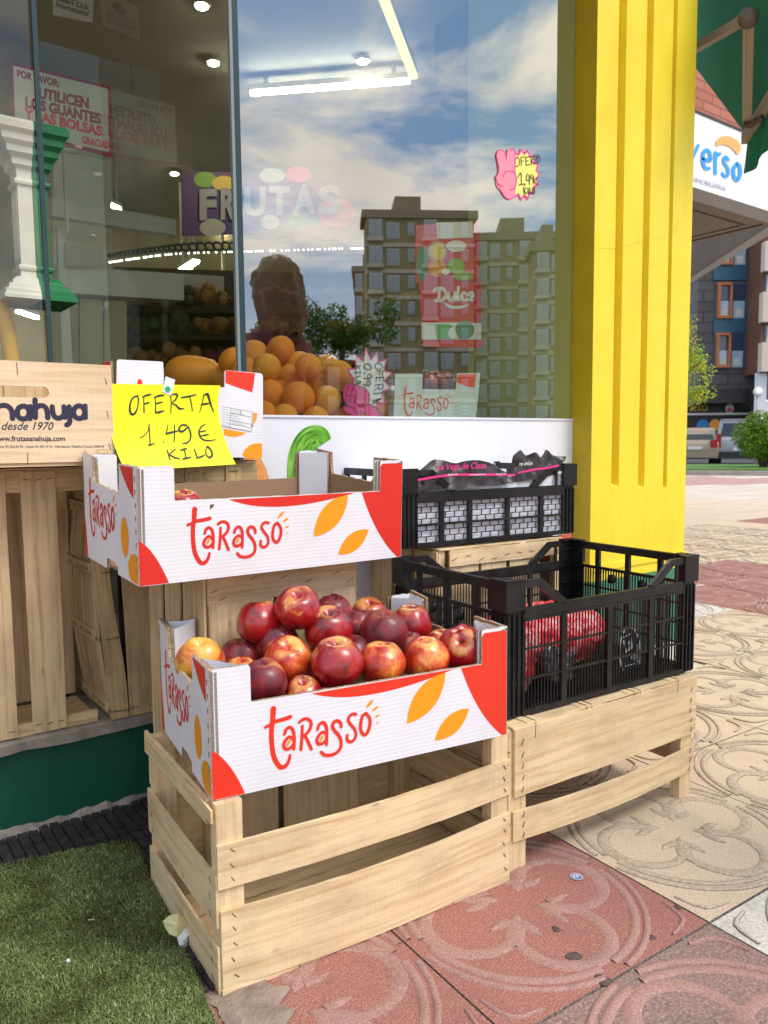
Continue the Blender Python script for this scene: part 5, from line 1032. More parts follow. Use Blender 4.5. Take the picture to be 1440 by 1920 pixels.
def fruit_skin(name, stops, rough, coat, sc=1.25, fuzz=0.0, speck=None, yel=0.85):
    m, nt, b = base(name, (0.4, 0.03, 0.02), rough, 0.5)
    oi = N(nt, 'ShaderNodeObjectInfo'); t_ = N(nt, 'ShaderNodeTexCoord'); ad = N(nt, 'ShaderNodeVectorMath', operation='ADD'); mu = N(nt, 'ShaderNodeMath', operation='MULTIPLY', i_1=37.0)
    L(nt, oi.outputs['Random'], mu.inputs[0]); L(nt, t_.outputs['Object'], ad.inputs[0]); L(nt, mu.outputs[0], ad.inputs[1])
    n = N(nt, 'ShaderNodeTexNoise', i_Scale=sc, i_Detail=5, i_Roughness=0.55, i_Distortion=0.5); L(nt, ad.outputs[0], n.inputs['Vector'])
    mp = N(nt, 'ShaderNodeMapping'); mp.inputs['Scale'].default_value = (9, 9, 1.2); L(nt, ad.outputs[0], mp.inputs['Vector'])
    ns = N(nt, 'ShaderNodeTexNoise', i_Scale=1.6, i_Detail=5, i_Roughness=0.7); L(nt, mp.outputs[0], ns.inputs['Vector'])
    mad = N(nt, 'ShaderNodeMath', operation='MULTIPLY_ADD', i_1=0.18, i_2=-0.09); L(nt, ns.outputs['Fac'], mad.inputs[0])
    sm = N(nt, 'ShaderNodeMath', operation='ADD'); L(nt, n.outputs['Fac'], sm.inputs[0]); L(nt, mad.outputs[0], sm.inputs[1])
    r_ = ramp(nt, stops); L(nt, sm.outputs[0], r_.inputs['Fac'])
    n2 = N(nt, 'ShaderNodeTexNoise', i_Scale=46, i_Detail=3, i_Roughness=0.7); L(nt, ad.outputs[0], n2.inputs['Vector'])
    r2 = ramp(nt, [(0.60, (0, 0, 0)), (0.72, (1, 1, 1))]); L(nt, n2.outputs['Fac'], r2.inputs['Fac'])
    mu2 = N(nt, 'ShaderNodeMath', operation='MULTIPLY', i_1=0.35 if speck else 0.0); L(nt, r2.outputs['Color'], mu2.inputs[0])
    c_ = mixc(nt, mu2.outputs[0], r_.outputs['Color'], speck or (1, 1, 1)); sz = N(nt, 'ShaderNodeSeparateXYZ'); L(nt, t_.outputs['Object'], sz.inputs[0])
    ad3 = N(nt, 'ShaderNodeMath', operation='MULTIPLY_ADD', i_1=0.9); L(nt, n.outputs['Fac'], ad3.inputs[0]); L(nt, sz.outputs['Z'], ad3.inputs[2]); ms_ = N(nt, 'ShaderNodeMapRange', i_1=1.26, i_2=1.44, i_3=0.0, i_4=yel); L(nt, ad3.outputs[0], ms_.inputs[0]); L(nt, mixc(nt, ms_.outputs[0], c_, (0.80, 0.50, 0.12)), b.inputs['Base Color'])
    b.inputs['Coat Weight'].default_value = min(1, coat*1.7); b.inputs['Coat Roughness'].default_value = 0.11; b.inputs['Sheen Weight'].default_value = fuzz; b.inputs['Sheen Roughness'].default_value = 0.45; b.inputs['Sheen Tint'].default_value = (1, .8, .75, 1)
    b.inputs['Subsurface Weight'].default_value = 0.06; b.inputs['Subsurface Radius'].default_value = (0.4, 0.1, 0.05); b.inputs['Subsurface Scale'].default_value = 0.02
    bump(nt, b, n2.outputs['Fac'], 0.12, 0.02)
DR, RD, OR, YE, MA = (0.085, 0.004, 0.007), (0.36, 0.006, 0.011), (0.62, 0.11, 0.018), (0.80, 0.46, 0.10), (0.115, 0.009, 0.018)
fruit_skin('nectarine_red', [(0.32, DR), (0.47, RD), (0.64, (0.42, 0.010, 0.012)), (0.70, OR), (0.75, YE)], 0.26, 0.45, speck=(0.62, 0.16, 0.08), yel=0.5)
fruit_skin('nectarine_dark', [(0.32, (0.085, 0.005, 0.012)), (0.48, (0.16, 0.012, 0.022)), (0.62, (0.30, 0.014, 0.022)), (0.72, (0.55, 0.16, 0.05))], 0.40, 0.14, fuzz=0.03, yel=0.1, speck=(0.30, 0.10, 0.10))
fruit_skin('nectarine_orange', [(0.30, (0.26, 0.010, 0.010)), (0.46, (0.50, 0.028, 0.010)), (0.56, (0.66, 0.10, 0.016)), (0.68, (0.78, 0.32, 0.05))], 0.28, 0.35, speck=(0.8, 0.42, 0.12))
fruit_skin('nectarine_yellow', [(0.30, (0.50, 0.05, 0.03)), (0.42, (0.64, 0.15, 0.05)), (0.50, (0.76, 0.34, 0.04)), (0.66, (0.80, 0.45, 0.06))], 0.28, 0.3, speck=(0.55, 0.10, 0.05))
m, nt, b = base('orange_peel', (0.78, 0.30, 0.025), 0.42, 0.5)
oi = N(nt, 'ShaderNodeObjectInfo'); v = coords(nt); n = N(nt, 'ShaderNodeTexNoise', i_Scale=1.2, i_Detail=3); L(nt, v, n.inputs['Vector'])
sm = N(nt, 'ShaderNodeMath', operation='MULTIPLY_ADD', i_1=0.55); L(nt, oi.outputs['Random'], sm.inputs[0]); mm = N(nt, 'ShaderNodeMath', operation='MULTIPLY', i_1=0.75); L(nt, n.outputs['Fac'], mm.inputs[0]); L(nt, mm.outputs[0], sm.inputs[2])
r_ = ramp(nt, [(0.2, (0.86, 0.235, 0.006)), (0.55, (0.88, 0.29, 0.012)), (0.9, (0.84, 0.38, 0.018))]); L(nt, sm.outputs[0], r_.inputs['Fac']); L(nt, r_.outputs['Color'], b.inputs['Base Color'])
vo = N(nt, 'ShaderNodeTexVoronoi', i_Scale=17); L(nt, v, vo.inputs['Vector']); bump(nt, b, vo.outputs['Distance'], 0.35, 0.03)
base('stem_brown', (0.06, 0.035, 0.02), 0.8)
meshes = {}
def fruit(name, label, cat, group, P, r_, mat, kind, seed, rot, sc=(1, 1, 1), stem=False):
    key = (kind, seed % 4)
    mb = fruit_mesh(name, kind, seed); o = mb.build(name, mat)
    for p in o.data.vertices: p.co *= 1.0
    o.location = P; o.scale = (r_*sc[0], r_*sc[1], r_*sc[2]); o.rotation_euler = rot
    if stem:
        s_ = MB(); s_.tube([(0, 0, 0.70), (0.02, 0, 0.78), (0.03, 0.02, 0.82)], [0.07, 0.05, 0.055], 7); so_ = s_.build('stem', 'stem_brown', o)
    return tag(o, label, cat, group)
def facing(P, tilt_to_eye=0.7, spin=0.0, roll=0.0):
    """rotation that turns the stem end of a fruit partly towards the street side"""
    d = (EYE-Vector(P)).normalized(); ax = (Vector((0, 0, 1))*(1-tilt_to_eye)+d*tilt_to_eye).normalized()
    q = ax.to_track_quat('Z', 'Y'); return (q @ Euler((0, 0, spin)).to_quaternion()).to_euler()
G = 'nectarines in the front cardboard box'
NECT = [ # px x, y, radius px, world Y, skin, seed, toward-eye tilt, spin, stem, label
 (375, 1240, 46, 1.345, 'nectarine_yellow', 1, .25, 2.6, 0, 'yellow and pink nectarine in the left back corner of the front box'),
 (452, 1236, 41, 1.385, 'nectarine_dark', 2, .0, 1.0, 0, 'matte maroon nectarine low behind the yellow one at the left'),
 (487, 1167, 43, 1.365, 'nectarine_red', 3, -.3, 2.2, 0, 'glossy deep red nectarine high at the left of the heap'),
 (558, 1141, 44, 1.315, 'nectarine_red', 4, .45, 4.6, 0, 'topmost red nectarine with a yellow top, crowning the heap'),
 (616, 1180, 46, 1.285, 'nectarine_red', 5, .35, .7, 0, 'red nectarine with a tan patch just right of and below the topmost one'),
 (540, 1240, 47, 1.245, 'nectarine_orange', 6, .42, 5.3, 0, 'red and yellow nectarine with its stem hollow up in the middle of the heap'),
 (494, 1278, 45, 1.195, 'nectarine_dark', 7, .1, 2.0, 0, 'big dull wine coloured nectarine at the left front corner of the front box'),
 (568, 1308, 41, 1.175, 'nectarine_red', 8, .3, 3.4, 0, 'small speckled red nectarine sunk behind the front wall of the front box'),
 (630, 1243, 51, 1.165, 'nectarine_red', 9, .2, 3.3, 0, 'largest red nectarine at the front centre of the heap'),
 (677, 1180, 40, 1.315, 'nectarine_dark', 10, .0, 1.4, 0, 'dusky nectarine half hidden left of the darkest one'),
 (692, 1156, 37, 1.375, 'nectarine_red', 11, .3, 4.4, 0, 'scarred red nectarine at the back behind the dusky ones'),
 (721, 1188, 46, 1.245, 'nectarine_dark', 12, .15, 4.1, 0, 'darkest purple nectarine with a tan scar, right of centre'),
 (770, 1172, 40, 1.315, 'nectarine_red', 13, .1, 2.9, 0, 'smooth crimson nectarine against the white flap at the back'),
 (716, 1245, 45, 1.145, 'nectarine_orange', 14, -.1, 1.2, 0, 'plain orange nectarine at the front right of the largest one'),
 (798, 1236, 46, 1.135, 'nectarine_orange', 15, .2, 3.9, 0, 'orange topped nectarine with a wine coloured shine near the right front'),
 (866, 1214, 45, 1.125, 'nectarine_red', 16, .75, 2.0, 1, 'red nectarine showing its yellow stem hollow in the right corner of the front box'),
 (832, 1215, 37, 1.215, 'nectarine_red', 17, .1, .5, 0, 'red nectarine mostly hidden between the two at the right corner'),
 (452, 1268, 38, 1.26, 'nectarine_orange', 18, .2, 1.5, 0, 'orange nectarine barely showing behind the torn left corner flap'),
 (600, 1250, 40, 1.30, 'nectarine_red', 19, .2, 1.0, 0, 'shaded red nectarine deep in the gap behind the largest one'),
 (625, 1150, 37, 1.36, 'nectarine_dark', 20, .2, 2.0, 0, 'dark nectarine peeping out right behind the topmost one'),
 (660, 1230, 42, 1.26, 'nectarine_dark', 22, .2, 2.0, 0, 'shaded dark nectarine in the gap above the plain orange one'),
 (520, 1205, 40, 1.34, 'nectarine_dark', 23, .2, 2.0, 0, 'shaded nectarine in the dark hollow under the topmost one'),
 (408, 1275, 38, 1.27, 'nectarine_red', 25, .2, 1.0, 0, 'red nectarine low in the left end of the front box below the yellow one'),
 (905, 1222, 36, 1.20, 'nectarine_red', 26, .0, 2.0, 0, 'red nectarine behind the right corner post of the front box'),
 (848, 1262, 38, 1.16, 'nectarine_dark', 27, .1, 1.0, 0, 'dark nectarine low between the two at the right front corner'),
 (762, 1222, 40, 1.24, 'nectarine_dark', 24, .2, 1.0, 0, 'dark nectarine in the gap beneath the darkest purple one')]
for x, y, rp, Y, mat, sd_, tilt, spin, stem, lab in NECT:
    P = atY(x, y, Y); r_ = rp/FPX*(P-EYE).dot(AF)
    fruit('nectarine', lab, 'nectarine', G, P, r_, mat, 'peach', sd_, facing(P, tilt, spin), (1, 1.0, 0.97), bool(stem))
P = atY(345, 952, 1.45); fruit('nectarine', 'lone red nectarine left in the upper cardboard box', 'nectarine', 'nectarines in the upper box', P, 0.037, 'nectarine_red', 'peach', 31, facing(P, .2, 1))
# oranges heaped behind the glass
ORN = [(476, 668, 30, 2.36), (527, 657, 27, 2.30), (500, 690, 27, 2.12), (562, 690, 31, 2.28), (545, 712, 29, 2.2), (578, 688, 26, 2.10), (612, 690, 26, 2.25), (634, 705, 30, 2.08), (505, 740, 29, 2.10), (560, 746, 31, 2.03),
       (614, 750, 27, 2.02), (534, 782, 25, 1.98), (592, 786, 25, 1.98), (640, 790, 26, 2.02), (494, 775, 24, 2.0), (440, 682, 30, 2.42), (462, 700, 32, 2.35), (712, 765, 22, 2.1), (738, 790, 16, 2.06), (690, 792, 20, 2.1), (600, 728, 26, 2.14), (530, 735, 26, 2.2)]
where = ['at the left rear of the heap behind the mullion', 'topmost of the heap behind the glass', 'greenish, high at the left of the heap', 'shaded between the upper ones', 'in the middle of the heap, half covered', 'round, high in the middle of the heap', 'at the back right of the upper row',
         'large deep coloured one at the right by the starburst sign', 'at the left end of the lower row', 'largest in front, low in the middle', 'pointed, with a crease, low at the right of the front row', 'cut off by the sill, left one of the bottom row', 'cut off by the sill, second of the bottom row', 'cut off by the sill below the starburst sign', 'cut off by the fruit box edge at lower left', 'left of the glass joint, shaded', 'just behind the glass joint', 'behind the pink thumb of the starburst sign', 'small, at the foot of the indoor fruit box', 'low behind the pink thumb', 'tucked beneath the upper pair at right', 'tucked in the hollow above the bottom row']
for k, (x, y, rp, Y) in enumerate(ORN):
    P = atY(x, y, Y); r_ = rp/FPX*(P-EYE).dot(AF); fruit('orange', 'orange '+where[k], 'orange', 'oranges heaped behind the shop window', P, r_, 'orange_peel', 'orange', 40+k, (rnd.random()*6, rnd.random()*6, rnd.random()*6))
t = thing('squash_gourd', 'smooth orange squash lying on the display shelf left of the glass joint', 'squash', tuple(atY(375, 700, 2.55)), R(-40))
mb = MB(); prof = [(-0.12, .002), (-0.115, .03), (-0.09, .052), (-0.05, .062), (0.0, .058), (0.05, .045), (0.10, .038), (0.15, .040), (0.17, .026), (0.175, .004)]
mb.rings([[Vector((x, r_*math.cos(a), r_*math.sin(a)-0.012*(1 if x > .05 else 0))) for a in [2*math.pi*k/20 for k in range(20)]] for x, r_ in [(p[0], p[1]) for p in spline([(a, b_, 0) for a, b_ in prof], 4)]]); mottled('gourd_skin', (0.80, 0.27, 0.02, 1), (0.86, 0.33, 0.03, 1), 6, 0.4); mb.build('body', 'gourd_skin', t)
mb = MB(); mb.tube([(0.17, 0, -0.012), (0.20, 0.004, -0.004)], [0.012, 0.009], 8); mb.build('stem', 'stem_brown', t)
# ================================================================== on and behind the glass
def zl(Y, ox, oz, sc, depth=0.0):
    """letters and shapes traced in a magnified view of the photo, laid on a plane facing the street at Y"""
    def f(x, y, h=0.0): p = atY(ox+x/sc, oz+y/sc, Y); return Vector((p.x, p.y-h, p.z))
    return f
def pxw(Y, x, y, sc, px_): return px_
def metres(Y, x, y, sc): return 1/sc/FPX*(atY(x, y, Y)-EYE).dot(AF)
def traced(mb, polys_px, Y, ox, oz, sc, O, th, mi=0):
    for pl_ in polys_px:
        p = [atY(ox+a/sc, oz+b_/sc, Y) for a, b_ in pl_]; mb.prism([(q.x-O[0], q.z-O[2]) for q in p], (0, Y-O[1], 0), (1, 0, 0), (0, 0, 1), th, mi)
def rel(f, O): return lambda x, y, h=0.0: f(x, y, h)-Vector(O)
# lower starburst: OFERTA 0,99 KILO turned on its side, pink hand
YO = 1.965
def fist(mb, f, sc, s_, pts_list, mi_pink, mi_line, w_):
    pass
star = [(968, 125), (1012, 218), (1060, 158), (1068, 240), (1138, 212), (1112, 305), (1180, 318), (1118, 385), (1170, 445), (1105, 478), (1120, 575), (1060, 560), (1040, 655), (960, 640), (860, 590), (845, 480), (875, 375), (822, 296), (892, 285), (882, 185), (952, 222)]
O = atY(450+990/4.114, 620+400/4.114, YO); t = thing('starburst_sign', 'white starburst price tag with pink thumb, turned sideways before the oranges', 'price tag', tuple(O), 0, 'starburst price tags')
c = (985, 400); mb = MB(); traced(mb, [star], YO, 450, 620, 4.114, O, 0.002); mb.build('pink_edge', 'ink_pink', t)
mb = MB(); ins = [(c[0]+(x-c[0])*0.90, c[1]+(y-c[1])*0.90) for x, y in star]; fillp(mb, ins, rel(zl(YO, 450, 620, 4.114), O), 0, 0.0006); mb.build('star_face', 'ink_white', t)
f = rel(zl(YO, 450, 620, 4.114), O); w1 = pxw(YO, 690, 720, 4.114, 1)
mb = MB(); fillp(mb, [(800, 440), (815, 415), (850, 405), (900, 415), (950, 440), (985, 465), (1000, 510), (995, 560), (1040, 590), (1075, 615), (1090, 660), (990, 660), (940, 635), (915, 660), (870, 655), (820, 630), (792, 600), (800, 580), (835, 595), (800, 545), (795, 490)], f, 0, 0.0012)
draw(mb, [[(*p, 5*w1) for p in l_] for l_ in ([(800, 440), (815, 415), (835, 412), (832, 440), (820, 480), (825, 520), (805, 545)], [(835, 412), (870, 412), (870, 440), (852, 490), (850, 530), (835, 555)], [(870, 412), (915, 425), (905, 470), (890, 520), (885, 555)], [(915, 425), (970, 450), (998, 505), (990, 555), (960, 582), (925, 582), (895, 550), (890, 500)], [(965, 530), (955, 562), (935, 580)], [(800, 545), (830, 575), (870, 600), (905, 630), (900, 650)], [(905, 632), (950, 635), (985, 655)], [(995, 565), (1050, 595), (1088, 655)])], f, 1, 0.0016, n=5); mb.build('pink_hand', ['ink_pink', 'ink_black'], t)
mb = MB(); draw(mb, [[p if p == 'o' else (*p, 7.5*w1) for p in l_] for l_ in (
 [(1090, 262), (1060, 250), (1040, 265), (1045, 290), (1075, 300), (1100, 280), (1088, 262)], [(1112, 310), (1050, 312)], [(1100, 312), (1096, 345)], [(1078, 312), (1074, 338)],
 [(1108, 358), (1048, 362)], [(1104, 362), (1098, 395)], [(1078, 362), (1074, 385)], [(1050, 362), (1046, 392)], [(1100, 412), (1036, 420)], [(1100, 412), (1098, 445), (1072, 448), (1066, 418)], [(1068, 440), (1030, 462)],
 [(1098, 478), (1026, 486)], [(1102, 460), (1094, 505)], [(1088, 520), (1020, 545)], [(1088, 522), (1024, 562)], [(1055, 528), (1052, 548)],
 [(1000, 260), (965, 258), (955, 280), (985, 302), (1012, 290), (1000, 262)], [(955, 325), (962, 330)], ['o', (1012, 352), (1002, 338), (986, 340), (980, 354), (988, 367), (1003, 367)], [(1006, 367), (985, 372), (952, 366)], ['o', (1006, 404), (996, 389), (980, 391), (974, 405), (982, 418), (997, 418)], [(1000, 418), (978, 423), (946, 416)],
 [(925, 270), (885, 272)], [(918, 295), (905, 275), (888, 298)], [(925, 320), (888, 324)], [(925, 312), (926, 330)], [(890, 315), (888, 332)], [(925, 352), (890, 358), (892, 375)], [(925, 392), (905, 385), (892, 395), (900, 408), (922, 402), (926, 392)])], f, 0, 0.0018, n=5); mb.build('handwriting', 'ink_black', t)
mb = MB(); mb.lathe([(0, -.003), (.008, -.003), (.009, 0), (.008, .003), (0, .003)], Matrix.Translation(Vector(f(1170, 445, 0.004))) @ Matrix.Rotation(math.pi/2, 4, 'X'), 12); mb.build('clip', 'ink_white', t)
# upper starburst on the glass
YU = YG-0.002
t = thing('starburst_sign', 'yellow starburst price tag with a pink victory hand, stuck high on the window glass', 'price tag', tuple(atY(970, 328, YU)), 0, 'starburst price tags'); O = Vector(t.location); f = rel(zl(YU, 720, 0, 2.0), O); w1 = pxw(YU, 970, 328, 2.0, 1)
q = random.Random(4); bst = []
for k in range(30): a = 2*math.pi*k/30; r0 = (82 if k % 2 else 100); bst.append((520+r0*0.66*math.cos(a), 655+r0*math.sin(a)))
mb = MB(); fillp(mb, bst, f, 0, 0.0002); mb.build('pink_edge', 'ink_pink', t)
mottled('star_yellow', (0.86, 0.78, 0.16, 1), (0.88, 0.80, 0.24, 1), 5, 0.5, b_str=0); mb = MB(); fillp(mb, [(520+(x-520)*0.88, 655+(y-655)*0.88) for x, y in bst], f, 0, 0.0006); mb.build('star_face', 'star_yellow', t)
base('pink_pale', (0.82, 0.26, 0.36), 0.5)
mb = MB(); fillp(mb, [(420, 580), (432, 562), (450, 570), (458, 600), (462, 560), (480, 558), (490, 575), (490, 640), (496, 660), (494, 700), (490, 740), (465, 748), (450, 735), (422, 700), (416, 665), (432, 645)], f, 0, 0.001)
draw(mb, [[(*p, 4*w1) for p in l_] for l_ in ([(420, 580), (432, 562), (450, 570), (458, 600)], [(462, 565), (480, 558), (490, 575), (490, 645)], [(445, 665), (455, 645), (485, 645), (495, 670), (490, 705), (470, 712)], [(418, 668), (430, 700), (450, 735), (470, 748), (490, 738)], [(428, 690), (445, 700)], [(420, 580), (430, 640), (418, 665)])], f, 1, 0.0013, n=5); mb.build('pink_hand', ['pink_pale', 'ink_magenta'], t)
mb = MB(); draw(mb, [[(*p, 3.0*w1) for p in l_] for l_ in (
 [(498, 590), (490, 605), (494, 625), (506, 618), (506, 598), (498, 588)], [(512, 590), (514, 622)], [(512, 590), (526, 588)], [(513, 605), (522, 603)], [(530, 590), (532, 620)], [(530, 590), (544, 588)], [(531, 605), (540, 603)], [(532, 620), (546, 617)], [(550, 588), (551, 618)], [(550, 588), (562, 592), (552, 603), (564, 617)], [(560, 584), (576, 580)], [(568, 584), (569, 612)], [(574, 612), (579, 582), (584, 608)],
 [(500, 668), (512, 648), (514, 692)], [(504, 694), (524, 690)], [(528, 690), (525, 698)], [(536, 652), (532, 676), (546, 674)], [(543, 655), (544, 692)], [(556, 656), (548, 662), (554, 672), (560, 660), (558, 688)], [(576, 668), (564, 674), (566, 688), (576, 690)],
 [(522, 704), (525, 728)], [(532, 704), (524, 714), (534, 726)], [(538, 705), (540, 728)], [(545, 704), (547, 727), (556, 725)], [(556, 706), (562, 704), (562, 724), (556, 724), (555, 708)])], f, 0, 0.0012, n=4); mb.build('handwriting', 'ink_black', t)
# card acceptance sticker high on the side glass
YBk = YB-0.004
t = thing('sticker', 'pale card sticker lettered Diners Club International at the top of the rear glass', 'sticker', tuple(atY(135, 20, YBk))); O = Vector(t.location); f = rel(zl(YBk, 0, 0, 4.8), O)
mottled('sticker_grey', (0.36, 0.34, 0.27, 1), (0.33, 0.31, 0.25, 1), 6, 0.6, b_str=0)
mb = MB(); traced(mb, [[(468, -190), (850, -130), (832, 205), (480, 135)]], YBk, 0, 0, 4.8, O, 0.001); mb.build('card', 'sticker_grey', t)
def ftext(mb, s, f, a, b_, hpx, mi=0, bold=0.0, shear=0.0, flip=False):
    """letters between two traced points a and b (baseline), hpx tall"""
    vs, fs = text_tris(s, 1.0, bold, shear); wd_ = max(v_[0] for v_ in vs); ang = math.atan2(b_[1]-a[1], b_[0]-a[0]); l_ = math.hypot(b_[0]-a[0], b_[1]-a[1])
    mb.add([f(a[0]+u/wd_*(b_[0]-a[0]), a[1]+u/wd_*(b_[1]-a[1])-v_/0.7*hpx, 0.0014) for u, v_ in vs], fs, mi)
mb = MB(); ftext(mb, 'Diners Club', f, (505, 10), (790, 90), 52, 0, 0.005, 0.25); ftext(mb, 'International', f, (495, 60), (800, 150), 52, 0, 0.005, 0.25)
fillp(mb, ellipse(668, -45, 62, 52), f, 0, 0.0012); mb.build('lettering', 'ink_black', t)
# notice: POR FAVOR UTILICEN LOS GUANTES Y LAS BOLSAS GRACIAS
t = thing('notice_sign', 'white notice with a red frame asking customers to use gloves and bags', 'sign', tuple(atY(130, 210, YB+0.02))); YN = YB+0.02; O = Vector(t.location); f = rel(zl(YN, 0, 0, 4.8), O)
mottled('notice_white', (0.62, 0.60, 0.47, 1), (0.57, 0.55, 0.43, 1), 4, 0.5, b_str=0)
mb = MB(); traced(mb, [[(95, 560), (985, 775), (1005, 800), (1020, 1400), (1000, 1412), (120, 1200)]], YN, 0, 0, 4.8, O, 0.003); mb.build('red_frame', 'ink_darkred', t)
mb = MB(); fillp(mb, [(118, 592), (955, 795), (968, 815), (982, 1355), (965, 1368), (140, 1170)], f, 0, 0.001); mb.build('board', 'notice_white', t)
mb = MB(); ftext(mb, 'POR FAVOR:', f, (150, 690), (535, 785), 62, 0, 0.045); ftext(mb, 'UTILICEN', f, (345, 880), (800, 978), 92, 0, 0.055); ftext(mb, 'LOS GUANTES', f, (225, 960), (908, 1115), 88, 0, 0.055); ftext(mb, 'Y LAS BOLSAS', f, (225, 1060), (918, 1225), 84, 1, 0.055); ftext(mb, 'GRACIAS', f, (735, 1285), (975, 1340), 62, 1, 0.045); mb.build('lettering', ['ink_darkred', 'ink_crimson'], t)
# pedestal capital on a yellow pole
def square_rings(prof, x0, x1, cx, cy):
    rs = []
    for h, z in prof: rs.append([Vector((max(x0, min(x1, cx+sx_*h)), cy+sy_*h, z)) for sx_, sy_ in ((-1, -1), (1, -1), (1, 1), (-1, 1))])
    return rs
YPd = 2.20
pc = atY(76, 400, YPd); zt1 = atY(76, 225, YPd).z; zb1 = atY(76, 560, YPd).z
t = thing('decorative_pedestal', 'fluted pedestal half white and half green with flared head and foot', 'pedestal', (pc.x-0.003, YPd+0.10, zb1))
Hh = zt1-zb1; k1 = 1.0
KS = 0.765
prof = [(0.118, 0.0), (0.118, 0.012), (0.112, 0.018), (0.112, 0.03), (0.100, 0.036), (0.098, 0.05), (0.084, 0.056), (0.082, 0.068), (0.066, 0.08), (0.052, 0.085), (0.050, 0.105), (0.056, 0.108), (0.058, 0.116), (0.056, 0.122), (0.048, 0.126), (0.048, Hh-0.20), (0.056, Hh-0.196), (0.058, Hh-0.188), (0.056, Hh-0.18), (0.048, Hh-0.176), (0.050, Hh-0.145), (0.064, Hh-0.135), (0.066, Hh-0.115), (0.082, Hh-0.100), (0.084, Hh-0.08), (0.098, Hh-0.066), (0.100, Hh-0.045), (0.114, Hh-0.032), (0.116, Hh-0.012), (0.106, Hh)]
prof = [(h*KS, (z*KS if z < Hh*.5 else Hh-(Hh-z)*KS)) for h, z in prof]
for nm, x0, x1, mat, mir in (('white_half', -1, -0.0005, 'paint_white', 0), ('green_half', 0.0005, 1, 'paint_emerald', 0)):
    mb = MB(); mb.rings(square_rings(prof, x0, x1, 0, 0), 0, False); mb.build(nm, mat, t)
mb = MB()
for k in range(5): mb.box((-0.0515*KS, (-0.036+k*0.0165)*KS, 0.15*KS), (-0.0482*KS, (-0.028+k*0.0165)*KS, Hh-0.22*KS))
mb.build('fluting', 'paint_white', t)
t = thing('yellow_pole', 'curved yellow pole rising behind the printed box at the left', 'pole', tuple(atY(15, 640, 2.30)))
O = Vector(t.location); mb = MB(); pts = [atY(x, y, 2.30)-O for x, y in ((-6, 560), (6, 590), (16, 630), (22, 680), (24, 760), (24, 900))]; mb.tube([tuple(p) for p in pts], 0.021, 12); base('pole_yellow', (0.68, 0.36, 0.012), 0.35); mb.build('pole', 'pole_yellow', t)
# white weighing rail, price holder and cupboards at the left inside
Yw = 3.5
t = thing('serving_counter', 'white metal counter frame with price holder inside the shop at the left', 'counter', tuple(atY(125, 680, Yw))); O = Vector(t.location)
base('white_metal', (0.50, 0.50, 0.42), 0.4); mottled('cream_door', (0.34, 0.31, 0.13, 1), (0.30, 0.27, 0.11, 1), 3, 0.5)
def quad(mb, px_, th, Y=Yw, mi=0):
    p = [atY(x, y, Y)-O for x, y in px_]; mb.prism([(q_.x, q_.z) for q_ in p], (0, Y-O.y, 0), (1, 0, 0), (0, 0, 1), th, mi)
mb = MB(); quad(mb, [(107, 425), (123, 432), (136, 682), (118, 682)], 0.03); mb.build('upright', 'white_metal', t)
mb = MB(); quad(mb, [(118, 282), (122, 282), (130, 432), (125, 440)], 0.02, Yw-0.05); quad(mb, [(115, 277), (143, 279), (142, 285), (115, 285)], 0.02, Yw-0.05); mb.build('lamp_rod', 'white_metal', t)
mb = MB(); quad(mb, [(98, 370), (330, 412), (330, 440), (98, 405)], 0.06, Yw+0.1); mb.build('upper_rail', 'white_metal', t)
mb = MB(); quad(mb, [(122, 455), (190, 465), (196, 500), (122, 498)], 0.01, Yw-.02); f = rel(zl(Yw-0.02, 0, 250, 4.267), O); mb.build('price_card', 'sticker_grey', t)
mb = MB(); ftext(mb, '8,20 €', f, (550, 1030), (660, 1035), 32); mb.build('lettering', 'ink_grey', t)
mb = MB(); quad(mb, [(108, 498), (345, 515), (345, 563), (108, 548)], 0.25, Yw+.01); mb.build('worktop', 'white_metal', t)
for k in range(3): mb = MB(); quad(mb, [(100+k*46+4, 556+k*3), (100+k*46+46, 559+k*3), (100+k*46+46, 760), (100+k*46+4, 760)], 0.02, Yw+0.06+.001*k); mb.build('cupboard_door', 'cream_door', t)
mb = MB(); quad(mb, [(100, 285), (208, 300), (212, 700), (100, 700)], 0.03, Yw+0.35); mottled('cream_tile', (0.52, 0.52, 0.36, 1), (0.46, 0.46, 0.32, 1), 3, 0.5, b_str=0); mb.build('back_panel', 'cream_tile', t)
# cold display cabinet further back, dark shelves of fruit trays
Yc = 3.75
t = thing('produce_shelves', 'dark produce shelves with trays along the back of the shop', 'shelves', tuple(atY(560, 640, Yc))); O = Vector(t.location)
mb = MB()
for y in (575, 625, 690): quad(mb, [(215, y), (800, y+6), (800, y+16), (215, y+9)], 0.35, Yc)
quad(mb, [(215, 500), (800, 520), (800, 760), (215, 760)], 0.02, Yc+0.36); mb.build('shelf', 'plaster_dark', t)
mb = MB(); quad(mb, [(215, 505), (420, 518), (420, 560), (215, 552)], 0.3, Yc-0.05); mb.build('canopy', 'ceiling_olive', t)
q = random.Random(21)
mottled('tray_green', (0.035, 0.07, 0.02, 1), (0.02, 0.04, 0.012, 1), 9, 0.8); mottled('tray_brown', (0.11, 0.05, 0.025, 1), (0.07, 0.03, 0.015, 1), 9, 0.8); mottled('tray_red', (0.14, 0.02, 0.02, 1), (0.09, 0.012, 0.012, 1), 9, 0.8); mottled('tray_amber', (0.26, 0.13, 0.02, 1), (0.16, 0.08, 0.012, 1), 9, 0.8)
cols = ['tray_green', 'tray_brown', 'tray_amber', 'tray_red']
